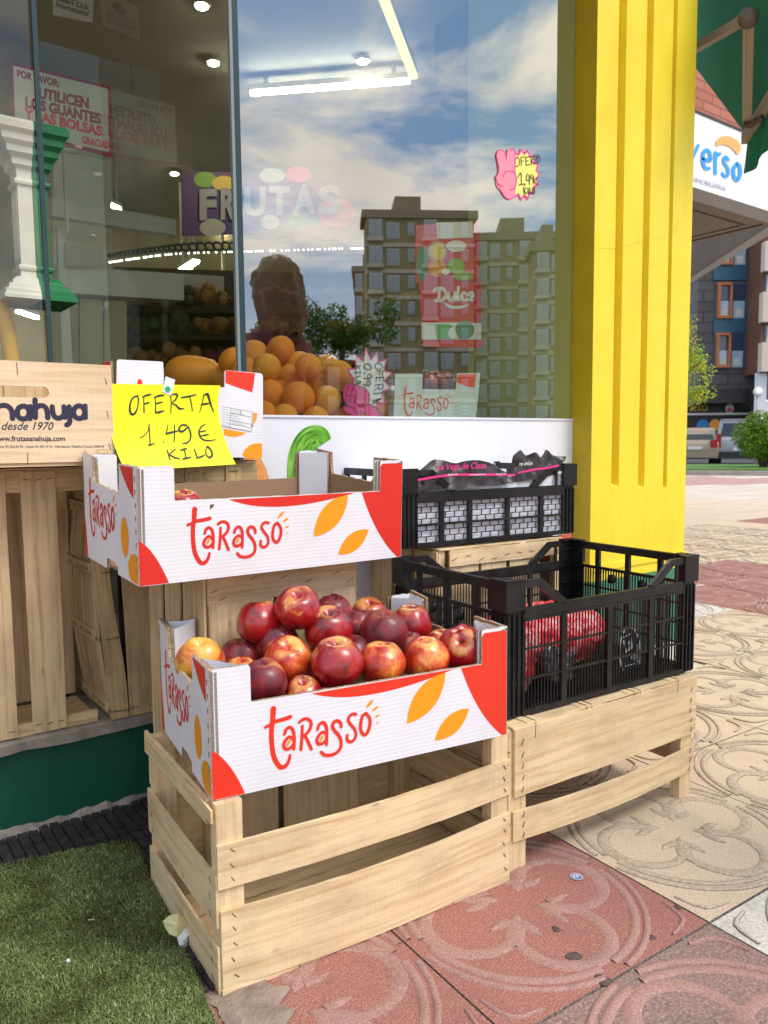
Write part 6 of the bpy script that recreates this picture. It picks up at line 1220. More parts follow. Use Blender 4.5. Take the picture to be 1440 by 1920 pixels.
for k, (x, y) in enumerate([(x, y) for y in (575, 628, 688) for x in range(235, 790, 62)]):
    m_ = cols[q.randrange(4)]; mb = MB(); p0 = atY(x, y, Yc)-O; wd_ = 0.15
    for e in range(9): rr_ = q.uniform(.022, .04); mb.lathe([(rr_*math.sin(math.pi*i/6), -rr_*math.cos(math.pi*i/6)) for i in range(7)], Matrix.Translation((p0.x+q.uniform(0, wd_), -0.02-q.uniform(0, .10), p0.z+rr_*0.9+q.uniform(0, .04))), 8)
    mb.build('tray', m_, t)
# pineapples on the display partition
q = random.Random(2); mottled('pineapple_skin', (0.16, 0.08, 0.02, 1), (0.10, 0.06, 0.015, 1), 60, 0.7); mottled('pineapple_leaf', (0.085, 0.105, 0.06, 1), (0.05, 0.065, 0.035, 1), 9, 0.6)
for k, (x, y, Y, lab) in enumerate(((715, 660, 2.75, 'pineapple with a grey green leaf tuft behind the sideways starburst tag'), (772, 655, 2.72, 'spiky pineapple beside the red hanging board'))):
    t = thing('pineapple', lab, 'pineapple', tuple(atY(x, y, Y)), 0, 'pineapples in the window')
    mb = MB(); mb.lathe([(0.0, -0.16), (0.04, -0.155), (0.058, -0.11), (0.06, -0.06), (0.048, -0.015), (0.02, 0.0), (0, 0.0)], None, 18); mb.build('fruit', 'pineapple_skin', t)
    mb = MB()
    for i in range(46):
        a = q.uniform(0, 6.28); el = q.uniform(.15, 1.4); l_ = q.uniform(.07, .14); d = Vector((math.cos(a)*math.cos(el), math.sin(a)*math.cos(el), math.sin(el))); s_ = Vector((-math.sin(a), math.cos(a), 0))*0.007; b0 = Vector((0, 0, 0.0))
        e1 = b0+d*l_*0.6; e2 = e1+(d+Vector((0, 0, -.25))).normalized()*l_*.5; mb.add([b0-s_, b0+s_, e1+s_*.8, e1-s_*.8, e2], [(0, 1, 2, 3), (3, 2, 4)])
    mb.build('leaf_tuft', 'pineapple_leaf', t)
# indoor fruit box at the right of the oranges
Yi = 2.03
t = thing('cardboard_fruit_box', 'small white fruit box standing indoors behind the window glass, right of the oranges', 'fruit box', tuple(atY(820, 780, Yi)), 0, 'printed cardboard fruit boxes'); O = Vector(t.location); f = rel(zl(Yi, 650, 350, 3.13), O); w1 = pxw(Yi, 820, 740, 3.13, 1)
ol = [(272, 1420), (285, 1098), (446, 1098), (444, 1188), (640, 1190), (650, 1095), (784, 1092), (775, 1200), (752, 1420)]
mottled('box_pale', (0.60, 0.68, 0.64, 1), (0.56, 0.64, 0.60, 1), 6, 0.5, b_str=0.03)
mb = MB(); p = [atY(650+a/3.13, 350+b_/3.13, Yi)-O for a, b_ in ol]; mb.prism([(q_.x, q_.z) for q_ in p], (0, 0, 0), (1, 0, 0), (0, 0, 1), 0.006, 0, 1, 2); mb.build('front_wall', ['box_pale', 'card_kraft', 'card_edge'], t)
mb = MB(); mb.box((p[0].x, 0.0062, p[0].z), (p[0].x+0.006, 0.28, p[1].z-0.01)); mb.box((p[-1].x-0.006, 0.0062, p[-1].z), (p[-1].x, 0.28, p[1].z-.01)); mb.box((p[0].x, 0.281, p[0].z), (p[-1].x, 0.287, p[1].z-0.03)); mb.build('side_wall', 'card_kraft', t)
mb = MB(); fillp(mb, [(652, 1100), (760, 1098), (748, 1178), (700, 1172), (648, 1150)], f, 0, 0.0005); mb.build('red_print', 'ink_red', t)
i0 = (335, 1310); lr, lo = MB(), MB(); ux = metres(Yi, 820, 740, 3.13)
fl = lambda x, y, h=0.0: f(325+(x-0.0925)/0.215*300, 1345-(y-0.031)/0.104*165, h)
logo(lr, lo, fl, lw=300*ux/0.215*0.95); lr.build('red_logo', 'ink_red', t); lo.build('orange_print', 'ink_orange', t)
mb = MB()
for k in range(8): a, b_ = 618+(k % 2)*55, 1268+k*11; draw(mb, [[(a, b_, 2.5*w1), (a+45, b_-1, 2.5*w1)]], f, 0, 0.0006, n=2)
mb.build('product_label', 'ink_grey', t)
fz = f(500, 1170)+O
for k, (a, b_) in enumerate(((485, 1145), (545, 1160), (605, 1150), (520, 1130), (575, 1128))):
    P = atY(650+a/3.13, 350+b_/3.13, Yi+0.05+0.02*(k % 3)); fruit('nectarine', ['red nectarine at the left rim of the indoor fruit box', 'red nectarine in the middle of the indoor fruit box', 'red nectarine at the right rim of the indoor fruit box', 'dark nectarine behind the left one in the indoor fruit box', 'dark nectarine behind the right one in the indoor fruit box'][k], 'nectarine', 'nectarines in the indoor box', P, 0.030, 'nectarine_red' if k < 3 else 'nectarine_dark', 'peach', 60+k, (k, k*2, k))
# red hanging board with fruit pictures
Yd = 2.22
t = thing('advertising_board', 'tall red board with fruit pictures and white script lettering inside the window', 'board', tuple(atY(830, 540, Yd))); O = Vector(t.location); f = rel(zl(Yd, 650, 350, 3.13), O); w1 = pxw(Yd, 820, 540, 3.13, 1)
mottled('board_red', (0.62, 0.014, 0.025, 1), (0.55, 0.011, 0.02, 1), 3, 0.4, b_str=0); mottled('board_pale', (0.75, 0.75, 0.66, 1), (0.68, 0.68, 0.6, 1), 4, 0.5, b_str=0); base('pic_orange', (0.75, 0.27, 0.015), 0.5); base('pic_yellow', (0.80, 0.52, 0.06), 0.5); base('pic_green', (0.22, 0.42, 0.04), 0.5); base('pic_teal', (0.04, 0.20, 0.11), 0.5); base('pic_leafgreen', (0.08, 0.40, 0.04), 0.5); base('pic_pink', (0.60, 0.08, 0.14), 0.5); base('pic_cream', (0.45, 0.42, 0.33), 0.5)
mb = MB(); traced(mb, [[(405, 225), (780, 200), (780, 560), (405, 560)]], Yd, 650, 350, 3.13, O, 0.004, 0); mb.build('picture_panel', 'board_red', t)
mb = MB(); traced(mb, [[(425, 562), (790, 552), (790, 800), (442, 795)]], Yd, 650, 350, 3.13, O, 0.004, 0); traced(mb, [[(442, 898), (800, 898), (800, 945), (455, 938)]], Yd, 650, 350, 3.13, O, 0.004, 0); mb.build('red_panel', 'board_red', t)
mb = MB(); traced(mb, [[(440, 796), (790, 801), (790, 897), (442, 897)]], Yd, 650, 350, 3.13, O, 0.004, 0); mb.build('white_panel', 'board_pale', t)
mb = MB()
for k, (pts, mi) in enumerate((([(405, 225), (520, 222), (520, 310), (410, 320)], 0), ([(525, 210), (740, 205), (740, 300), (530, 305)], 1), (ellipse(530, 382, 56, 62), 2), (ellipse(530, 480, 52, 52), 3), (ellipse(640, 465, 52, 45), 4), (ellipse(680, 525, 60, 25), 4), (ellipse(440, 450, 34, 105), 5), (ellipse(640, 350, 60, 34), 1), (ellipse(530, 382, 44, 50), 6), ([(520, 808), (600, 805), (640, 845), (630, 890), (530, 890)], 7), (ellipse(620, 860, 28, 34), 8), (ellipse(690, 840, 55, 55), 5), (ellipse(575, 500, 25, 20), 1))): fillp(mb, pts, f, mi, 0.0006+0.0003*k)
mb.build('fruit_pictures', ['pic_pink', 'board_pale', 'pic_cream', 'pic_orange', 'pic_green', 'pic_teal', 'pic_yellow', 'pic_leafgreen', 'board_pale'], t)
mb = MB(); W_ = lambda l_, w_=17: [(*p[:2], (p[2] if len(p) > 2 else w_)*w1) for p in l_]
draw(mb, [W_(l_) for l_ in ([(510, 610), (535, 596), (565, 600), (582, 630), (570, 660), (545, 672), (520, 668)], [(545, 605), (538, 672)], [(598, 622), (596, 655), (612, 668), (630, 655), (634, 622)], [(634, 622), (638, 668)], [(655, 590), (650, 650), (660, 668)], [(700, 630), (685, 622), (674, 640), (680, 662), (700, 668), (712, 660)], [(716, 650), (740, 640), (735, 622), (718, 628), (716, 655), (735, 668)], [(575, 685, 8), (600, 702, 16), (640, 710, 18), (690, 702, 12), (715, 690, 6)])], f, 0, 0.0008, n=6); mb.build('script_lettering', 'board_pale', t)
# FRUTAS banner
Yf = 4.6
t = thing('banner', 'colourful banner lettered FRUTAS with fruit pictures high in the shop', 'banner', tuple(atY(505, 380, Yf))); O = Vector(t.location); f = rel(zl(Yf, 200, 250, 2.88), O)
mottled('banner_purple', (0.15, 0.055, 0.12, 1), (0.07, 0.05, 0.17, 1), 1.6, 0.5, b_str=0, lo=.4, hi=.6); mottled('banner_letters', (0.40, 0.37, 0.35, 1), (0.34, 0.32, 0.29, 1), 4, 0.5, b_str=0)
mb = MB(); traced(mb, [[(405, 205), (1350, 225), (1350, 520), (410, 555)]], Yf, 200, 250, 2.88, O, 0.01); mb.build('cloth', 'banner_purple', t)
mb = MB()
for k, (e, mi) in enumerate(((ellipse(530, 250, 60, 42), 0), (ellipse(630, 270, 62, 40), 1), (ellipse(570, 510, 70, 48), 2), (ellipse(1240, 430, 105, 80), 3), (ellipse(880, 480, 50, 40), 4), (ellipse(1060, 470, 90, 40), 5), (ellipse(890, 230, 70, 40), 2), (ellipse(1030, 225, 70, 45), 3))): fillp(mb, e, f, mi, 0.002+.001*k)
mb.build('fruit_pictures', ['pic_green', 'pic_yellow', 'pic_cream', 'pic_pink', 'pic_cream', 'pic_teal'], t)
mb = MB()
for s_, a, b_, h in (('F', (492, 462), (590, 458), 150), ('R', (608, 460), (695, 455), 155), ('U', (735, 440), (855, 436), 140), ('T', (878, 434), (985, 432), 140), ('A', (1010, 432), (1125, 428), 145), ('S', (1140, 430), (1255, 428), 140)): ftext(mb, s_, (lambda x, y, h_=0, f_=f: f_(x, y, 0.012)), a, b_, h, 0, 0.05)
mb.build('lettering', 'banner_letters', t)
# lamps of the shop
ZC = 2.995
def tube_lamp(a, b_, lab, mat, z=2.9, w_=0.026, grp='ceiling tube lamps'):
    A, B = atZ(*a, z), atZ(*b_, z); t = thing('tube_lamp', lab, 'lamp', tuple(A), 0, grp); d = B-A
    mb = MB(); mb.bar((0, 0, 0), d, w_, 0.02); mb.build('diffuser', mat, t); mb = MB(); mb.bar((0, 0, 0.028), d+Vector((0, 0, 0.028)), w_*1.15, 0.03); mb.bar((d*0.1)+Vector((0, 0, .044)), (d*0.1)+Vector((0, 0, ZC-z)), 0.02, 0.02); mb.bar((d*0.9)+Vector((0, 0, .044)), (d*0.9)+Vector((0, 0, ZC-z)), 0.02, 0.02); mb.build('housing', 'white_metal', t)
tube_lamp((470, 175), (768, 152), 'long white tube lamp hanging level under the shop ceiling', 'tube_light')
tube_lamp((716, -10), (776, 145), 'pale yellow tube lamp meeting the end of the long white one', 'tube_yellow', w_=0.040)
tube_lamp((340, 508), (368, 490), 'short slanting tube lamp low in the view under the string of lights', 'tube_light', 2.3, 0.05)
tube_lamp((352, 545), (427, 556), 'tube lamp near the glass joint above the oranges', 'tube_light', 2.1, 0.04)
tube_lamp((199, 383), (221, 393), 'short tube lamp above the white counter rail', 'tube_light', 2.6, 0.06)
tube_lamp((33, 584), (70, 596), 'small tube lamp seen low beside the yellow pole', 'tube_light', 1.9, 0.03)
for (x, y), lab in zip(((378, 10), (400, 117), (680, 114), (327, 325), (400, 383), (423, 423), (367, 455), (322, 457)), ('at the very top beside the glass joint', 'above the notice sign, right of it', 'alone over the mirrored sky', 'beside the notice sign lower corner', 'left above the letter F of the banner', 'in front of the banner fruit', 'under the banner, right one of a close pair', 'under the banner, left one of a close pair')):
    P = atZ(x, y, ZC-0.012); t = thing('downlight', 'round ceiling spotlight '+lab, 'lamp', tuple(P), 0, 'ceiling spotlights'); k_ = 0.036
    mb = MB(); mb.lathe([(0, -0.010), (k_*0.8, -0.009), (k_*.8, -0.004), (0, -0.004)], None, 16); mb.build('bulb_face', 'down_light', t); mb = MB(); mb.lathe([(k_*.82, -.002), (k_*1.2, -.002), (k_*1.2, .012), (k_*.82, .012)], None, 16); mb.build('trim_ring', 'white_metal', t)
Yl = 3.6
lp_ = spline([(*p, 0) for p in ((205, 492), (260, 484), (330, 476), (445, 472), (520, 470), (640, 466), (680, 466))], 8)
t = thing('light_string', 'string of tiny white lights along a scalloped green awning edge inside the shop', 'lights', tuple(atY(440, 472, Yl))); O = Vector(t.location); mb = MB(); q = random.Random(9)
pl_ = [atY(p[0], p[1], Yl)-O for p in lp_]
for i in range(len(pl_)-1):
    for k in range(2):
        p = pl_[i].lerp(pl_[i+1], k/2+q.uniform(0, .3)); 
        if q.random() < 0.85: mb.lathe([(0, -.005), (.005, -.003), (.005, .003), (0, .005)], Matrix.Translation(p), 6)
tag(mb.build('bulb', 'led', t), kind='stuff')
mb = MB(); mottled('scallop_green', (0.035, 0.06, 0.05, 1), (0.02, 0.035, 0.03, 1), 9, 0.7)
for i in range(0, len(pl_)-1):
    a, b_ = pl_[i], pl_[i+1]; c_ = a.lerp(b_, .5)+Vector((0, 0.01, 0.03)); rr_ = (b_-a).length*.55
    mb.tube([c_+Vector((rr_*math.cos(u), 0, rr_*.8*math.sin(u))) for u in np.linspace(0, 2*math.pi, 13)], 0.006, 5)
mb.build('scalloped_edge', 'scallop_green', t)
# ================================================================== mats and litter on the ground
t = thing('rubber_mat', 'black ribbed rubber mat along the wall and beside the front crate', 'mat', (0.0, 1.5, 0.0))
mb = MB(); mb.box((-0.6, -0.05, 0.001), (0.63, 0.362, 0.006)); mb.box((-0.6, -0.75, 0.001), (0.446, -0.051, 0.006)); q = random.Random(3)
x = -0.15
while x < 0.625:
    y = 0.10
    while y < 0.355:
        h = 0.012+q.uniform(-.002, .003); mb.box((x, y, 0.006), (x+0.019, y+0.037, h), j=0.0012); y += 0.042
    x += 0.0235
x = 0.40
while x < 0.53:
    y = -0.36
    while y < 0.09: mb.box((x, y, 0.006), (x+0.019, y+0.037, 0.012+q.uniform(-.002, .003)), j=0.0012); y += 0.042
    x += 0.0235
mb.build('mat', 'rubber', t)
t = thing('turf_mat', 'worn piece of green artificial turf laid over the rubber mat', 'mat', (0.2, 1.2, 0.006))
edge = [(-0.5, 1.83), (0.0, 1.785), (0.264, 1.748), (0.40, 1.722), (0.505, 1.695), (0.522, 1.660), (0.50, 1.50), (0.475, 1.30), (0.452, 1.12), (0.43, 0.95), (0.40, 0.75), (-0.5, 0.75)]
mb = MB(); n_ = len(edge); mb.add([(x-0.2, y-1.2, 0.008) for x, y in edge]+[(x-0.2, y-1.2, 0.0) for x, y in edge], [tuple(range(n_))[::-1]]+[(k, (k+1) % n_, (k+1) % n_+n_, k+n_) for k in range(n_)]); mottled('turf_base', (0.030, 0.045, 0.014, 1), (0.018, 0.028, 0.010, 1), 30, 0.9); mb.build('backing', 'turf_base', t)
rg = np.random.default_rng(11); NBL = 125000
bx_ = rg.uniform(-0.12, 0.53, NBL*2); by_ = rg.uniform(0.86, 1.82, NBL*2); inside = np.zeros(len(bx_), bool); j = n_-1
E_ = np.array(edge)
for i in range(n_):
    xi, yi = E_[i]; xj, yj = E_[j]; c_ = ((yi > by_) != (yj > by_)) & (bx_ < (xj-xi)*(by_-yi)/(yj-yi+1e-12)+xi); inside ^= c_; j = i
bx_, by_ = bx_[inside][:NBL], by_[inside][:NBL]; nb = len(bx_)
a = rg.uniform(0, 2*np.pi, nb); ln = rg.uniform(0.005, 0.0115, nb); el = rg.uniform(0.25, 1.15, nb); wv_ = rg.uniform(0.0004, 0.00075, nb)
long_ = rg.random(nb) < 0.03; ln[long_] *= 1.8; el[long_] *= 0.5
dx_, dy_ = np.cos(a), np.sin(a); P0 = np.stack([bx_-0.2, by_-1.2, np.full(nb, 0.008)], 1); sd_ = np.stack([-dy_, dx_, np.zeros(nb)], 1)*wv_[:, None]
d1 = np.stack([dx_*np.cos(el), dy_*np.cos(el), np.sin(el)], 1); e2 = el-rg.uniform(0.4, 1.3, nb); d2 = np.stack([dx_*np.cos(e2), dy_*np.cos(e2), np.sin(e2)], 1)
P1 = P0+d1*ln[:, None]*0.55; P2 = P1+d2*ln[:, None]*0.5; P2[:, 2] = np.maximum(P2[:, 2], 0.009)
V_ = np.stack([P0-sd_, P0+sd_, P1+sd_, P1-sd_, P2], 1).reshape(-1, 3); b0 = np.arange(nb)*5
loops = np.stack([b0, b0+1, b0+2, b0+3, b0+3, b0+2, b0+4], 1).reshape(-1); starts = np.stack([np.arange(nb)*7, np.arange(nb)*7+4], 1).reshape(-1); tot = np.tile([4, 3], nb)
me = bpy.data.meshes.new('turf'); me.vertices.add(len(V_)); me.vertices.foreach_set('co', V_.reshape(-1)); me.loops.add(len(loops)); me.loops.foreach_set('vertex_index', loops.astype(np.int32)); me.polygons.add(len(starts)); me.polygons.foreach_set('loop_start', starts.astype(np.int32)); me.polygons.foreach_set('loop_total', tot.astype(np.int32)); me.update(calc_edges=True)
at_ = me.attributes.new('tone', 'FLOAT', 'POINT'); at_.data.foreach_set('value', np.repeat(rg.random(nb), 5).astype(np.float32))
m, nt, b = base('turf_blade', (0.10, 0.17, 0.04), 0.5, 0.35); an = N(nt, 'ShaderNodeAttribute', attribute_name='tone')
r_ = ramp(nt, [(0.0, (0.075, 0.115, 0.030)), (0.5, (0.155, 0.215, 0.060)), (0.85, (0.235, 0.295, 0.10)), (1.0, (0.42, 0.45, 0.24))]); L(nt, an.outputs['Fac'], r_.inputs['Fac'])
v = coords(nt); n = N(nt, 'ShaderNodeTexNoise', i_Scale=7, i_Detail=4); L(nt, v, n.inputs['Vector']); r2 = ramp(nt, [(0.36, (0.45, 0.42, 0.35)), (0.55, (1, 1, 1))]); L(nt, n.outputs['Fac'], r2.inputs['Fac']); L(nt, mixc(nt, 1.0, r_.outputs['Color'], r2.outputs['Color'], 'MULTIPLY'), b.inputs['Base Color'])
me.materials.append(MATS['turf_blade']); go = bpy.data.objects.new('blades', me); C.objects.link(go); go.parent = t; tag(go, kind='stuff')
def litter(name, lab, cat, x, y, pts, mat, z=0.02, th=0.001, rot=0.0):
    P = atZ(x, y, z); t = thing(name, lab, cat, tuple(P), rot); mb = MB(); mb.prism(pts, (0, 0, 0), (1, 0, 0), (0, 1, 0), th); mb.build('piece', mat, t); return t
mottled('straw', (0.60, 0.55, 0.38, 1), (0.50, 0.45, 0.30, 1), 60, 0.8)
litter('wood_splinter', 'thin pale splinter lying in the middle of the turf', 'splinter', 171, 1724, [(-.006, -.0008), (.006, -.0004), (.0065, .0008), (-.006, .0006)], 'straw', rot=-.5)
litter('onion_skin_scrap', 'tiny cream scrap on the front of the turf', 'scrap', 128, 1801, [(-.002, -.004), (.003, -.003), (.003, .004), (0, .006), (-.003, .003)], 'paper_white')
# paper tag by the crate corner
t = thing('paper_tag', 'crumpled cream and white paper ticket stuck against the foot of the front crate', 'ticket', tuple(atZ(337, 1750, 0.03)), 0); O = Vector(t.location)
Pt = lambda x, y, d: atY(x, y, O.y+d)-O
mottled('paper_cream', (0.72, 0.68, 0.38, 1), (0.66, 0.62, 0.33, 1), 30, 0.7)
mb = MB(); pc_ = [(305, 1727, .0), (318, 1716, .006), (333, 1713, .012), (350, 1722, .012), (358, 1730, .006), (345, 1742, -.004), (332, 1757, -.01), (318, 1752, -.004), (310, 1740, 0)]
vs = [Pt(x, y, d) for x, y, d in pc_]+[Pt(332, 1735, -0.012)]; mb.add(vs, [(k, (k+1) % 9, 9) for k in range(9)], 0); mb.build('cream_side', 'paper_cream', t)
mb = MB(); pw_ = [(332, 1758, -.0105), (345, 1743, -.0045), (358, 1731, .0055), (366, 1742, .004), (362, 1760, -.002), (350, 1789, -.014), (338, 1778, -.014)]
vs = [Pt(x, y, d) for x, y, d in pw_]+[Pt(351, 1760, -0.016)]; mb.add(vs, [(k, (k+1) % 7, 7) for k in range(7)], 0); mb.build('white_side', 'paper_white', t)
mb = MB()
for k in range(5): a, b_ = Pt(343+k*1.5, 1766+k*3.4, -.0185), Pt(359-k*1.2, 1750+k*4.2, -.0125); mb.bar(a, b_, 0.0006, 0.0006)
mb.build('printing', 'ink_navy', t)
# fruit sticker on the red tile
P = atZ(1081, 1644, 0.0022); t = thing('fruit_sticker', 'small oval blue and white fruit sticker on the red paving tile', 'sticker', tuple(P), R(-10))
base('sticker_blue', (0.10, 0.17, 0.42), 0.5); lf = plane_lift((0, 0, 0.0006), (1, 0, 0), (0, 1, 0)); mb = MB(); fillp(mb, ellipse(0, 0, 0.0125, 0.0125), lf, 0, 0.0); fillp(mb, ellipse(0, 0, 0.0112, 0.0112), lf, 1, 0.0002); draw(mb, [[(-.008, -.003, .002), (-.004, .004, .002), (-.001, -.004, .002)], [(.001, -.004, .002), (.004, .005, .002), (.008, -.002, .002)], [(-.006, .006, .0015), (.005, .007, .0015)]], lf, 0, 0.0004); mb.build('sticker', ['ink_white', 'sticker_blue'], t)
mottled('gum_dark', (0.075, 0.05, 0.045, 1), (0.13, 0.085, 0.075, 1), 60, 0.9)
q = random.Random(77)
for (x, y, r0), lab in zip(((1132, 1838, .017), (1220, 1757, .010), (1272, 1701, .009), (1076, 1792, .015), (1043, 1742, .010)), ('largest dark gum blot near the lower edge of the red tile', 'round dull gum spot on the scroll line of the red tile', 'gum spot near the corner of the cream tile', 'faint gum blot below the middle of the red tile', 'small gum spot by the arrow tip in the red tile')):
    P = atZ(x, y, 0.0012); t = thing('chewing_gum', lab, 'gum', tuple(P), 0, 'trodden gum spots'); mb = MB(); k_ = 36; ph_ = q.uniform(0, 6); rs = [r0*(.85+.16*math.sin(2*6.283*i/k_+ph_)+.09*math.sin(3*6.283*i/k_+2*ph_)+q.uniform(-.04, .04)) for i in range(k_)]
    mb.rings([[Vector((rs[i]*s_*math.cos(2*math.pi*i/k_), rs[i]*s_*.9*math.sin(2*math.pi*i/k_), z)) for i in range(k_)] for s_, z in ((1, .0002), (.85, .0006), (.4, .0008))]); mb.build('blot', 'gum_dark', t)
# ================================================================== next door and across the plaza
mottled('fabric_green', (0.006, 0.21, 0.15, 1), (0.008, 0.26, 0.185, 1), 2.2, 0.75, b_str=0.1); base('aluminium', (0.36, 0.30, 0.235), 0.5); base('bracket_dark', (0.10, 0.08, 0.065), 0.5)
t = thing('awning', 'dark green fabric awning with a folding metal arm beyond the yellow pillar', 'awning', tuple(atD(1380, 120, 4.3))); O = Vector(t.location)
D = lambda x, y, d: atD(x, y, d)-O
mb = MB(); a0, a1, b0, b1 = D(1290, 108, 5.0), D(1397, 250, 4.3), D(1290, -420, 4.4), D(1530, 40, 3.5); n_ = 14; vs = []
for i in range(n_+1):
    for j in range(n_+1):
        u, v_ = i/n_, j/n_; p = a0.lerp(a1, u).lerp(b0.lerp(b1, u), v_); p.z -= 0.06*math.sin(math.pi*u)*math.sin(math.pi*min(1, v_*1.5))*(0.6+0.4*math.sin(v_*9)); vs.append(p)
fs = [(i*(n_+1)+j, i*(n_+1)+j+1, (i+1)*(n_+1)+j+1, (i+1)*(n_+1)+j) for i in range(n_) for j in range(n_)]; mb.add(vs, fs, 0, smooth=True); mb.add([p+Vector((0, 0, 0.004)) for p in vs], fs, 0, smooth=True); mb.build('canopy', 'fabric_green', t)
mb = MB(); vs = []; k_ = 12; va, vb = D(1402, 262, 4.29), D(1470, 155, 3.84); wa, wb = D(1391, 324, 4.29), D(1478, 252, 3.86)
top = [va.lerp(vb, i/k_) for i in range(k_+1)]; lows = [D(1391, 325, 4.29), D(1405, 324, 4.24), D(1420, 308, 4.16), D(1440, 281, 4.05), D(1478, 250, 3.86)]
lo_ = spline([tuple(p) for p in lows], 3)
for i in range(k_+1):
    for j in range(5): vs.append(Vector(top[i]).lerp(Vector(lo_[i]), j/4)+Vector((0.015*math.sin(i*1.3+j*.3), 0, 0)))
mb.add(vs, [(i*5+j, i*5+j+1, (i+1)*5+j+1, (i+1)*5+j) for i in range(k_) for j in range(4)], 0, smooth=True); mb.build('valance', 'fabric_green', t)
mb = MB(); mb.bar(D(1396, 260, 4.28), D(1475, 135, 3.75), 0.028, 0.05); mb.build('front_bar', 'aluminium', t)
mb = MB(); mb.bar(D(1296, 94, 4.2), D(1397, 36, 3.85), 0.03, 0.035); mb.build('upper_arm', 'aluminium', t)
mb = MB(); 
for dx in (-7, 1.5, 7): mb.bar(D(1403.5+dx, 42, 3.82), D(1400.5+dx*.75, 232, 4.08), 0.014 if dx else 0.022, 0.03)
mb.build('lower_arm', 'aluminium', t)
mb = MB(); e = D(1403, 34, 3.8); M_ = Matrix.Translation(e) @ (EYE-O-e).to_track_quat('Z', 'Y').to_matrix().to_4x4(); mb.lathe([(0, -.03), (.036, -.03), (.038, 0), (.034, .03), (.018, .034), (0, .034)], M_, 18); mb.tube([D(1396, 232, 4.06), D(1406, 236, 4.05), D(1418, 226, 4.04), D(1428, 224, 4.0)], 0.014, 8); mb.build('elbow_joint', 'bracket_dark', t)
# neighbouring shop: fascia sign, soffit, brick
Yn = 3.6
t = thing('neighbour_building', 'neighbouring shop with a white lettered fascia, brown soffit and brick wall beyond the pillar', 'building', (0, Yn, 0)); O = Vector(t.location)
mb = MB(); fa = [atY(1278, 206, Yn)-O, atY(1448, 265, Yn)-O, atY(1448, 402, Yn)-O, atY(1278, 338, Yn)-O]; zt_, zb_ = atY(1370, 239, Yn).z, atY(1370, 373, Yn).z; x0, x1 = fa[0].x, atY(1452, 330, Yn).x
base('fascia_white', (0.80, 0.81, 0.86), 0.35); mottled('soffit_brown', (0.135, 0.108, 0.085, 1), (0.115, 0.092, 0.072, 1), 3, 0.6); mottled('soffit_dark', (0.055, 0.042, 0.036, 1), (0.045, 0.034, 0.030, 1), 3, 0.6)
mb.box((x0, 0.0, zb_), (x1, 0.04, zt_)); mb.build('fascia', 'fascia_white', t)
mb = MB(); mb.box((x0, -0.006, zt_), (x1, 0.06, zt_+0.02)); mb.build('fascia_cap', 'soffit_dark', t)
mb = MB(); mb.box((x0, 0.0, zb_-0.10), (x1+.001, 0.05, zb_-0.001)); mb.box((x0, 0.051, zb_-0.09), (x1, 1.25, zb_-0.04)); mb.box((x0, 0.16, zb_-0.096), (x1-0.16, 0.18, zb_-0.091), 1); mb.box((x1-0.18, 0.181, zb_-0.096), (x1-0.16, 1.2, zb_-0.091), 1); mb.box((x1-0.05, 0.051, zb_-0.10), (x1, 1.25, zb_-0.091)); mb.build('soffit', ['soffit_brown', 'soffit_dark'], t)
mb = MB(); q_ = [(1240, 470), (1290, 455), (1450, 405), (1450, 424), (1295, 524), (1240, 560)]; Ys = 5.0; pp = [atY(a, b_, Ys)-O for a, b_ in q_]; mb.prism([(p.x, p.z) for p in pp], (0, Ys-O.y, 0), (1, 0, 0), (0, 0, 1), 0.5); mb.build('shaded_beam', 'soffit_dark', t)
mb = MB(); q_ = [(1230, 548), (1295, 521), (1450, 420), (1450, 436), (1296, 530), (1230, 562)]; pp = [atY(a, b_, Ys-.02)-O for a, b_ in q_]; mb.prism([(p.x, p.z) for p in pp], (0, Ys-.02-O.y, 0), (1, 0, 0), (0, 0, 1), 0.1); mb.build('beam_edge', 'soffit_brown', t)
m, nt, b = base('brick_red', (0.36, 0.13, 0.09), 0.85, 0.2); br = N(nt, 'ShaderNodeTexBrick', i_Scale=1.0)
br.inputs['Color1'].default_value = (0.50, 0.20, 0.145, 1); br.inputs['Color2'].default_value = (0.40, 0.145, 0.10, 1); br.inputs['Mortar'].default_value = (0.27, 0.12, 0.09, 1); br.inputs['Brick Width'].default_value = 0.25; br.inputs['Row Height'].default_value = 0.075; br.inputs['Mortar Size'].default_value = 0.008
cx_ = N(nt, 'ShaderNodeTexCoord'); sp = N(nt, 'ShaderNodeSeparateXYZ'); cb = N(nt, 'ShaderNodeCombineXYZ'); L(nt, cx_.outputs['Object'], sp.inputs[0]); L(nt, sp.outputs[0], cb.inputs[0]); L(nt, sp.outputs[2], cb.inputs[1]); L(nt, cb.outputs[0], br.inputs['Vector']); L(nt, br.outputs['Color'], b.inputs['Base Color']); bump(nt, b, br.outputs['Fac'], -0.4, 0.01)
mb = MB(); mb.box((x0-.2, 0.25, zt_+0.021), (x1+0.4, 3.0, zt_+0.62)); mb.build('brick_wall', 'brick_red', t)
mb = MB(); mb.box((x0-.25, 0.20, zt_+0.62), (x1+0.5, 3.2, zt_+1.5)); mb.build('cornice', 'paint_white', t)
mb = MB(); mb.box((x0-.1, 0.95, -0.3), (x0+0.35, 1.35, zb_-0.11)); mb.build('ground_floor_wall', 'brick_red', t)
f = rel(zl(Yn-0.002, 1280, 0, 4.8), O); w1 = pxw(Yn, 1370, 330, 4.8, 1)
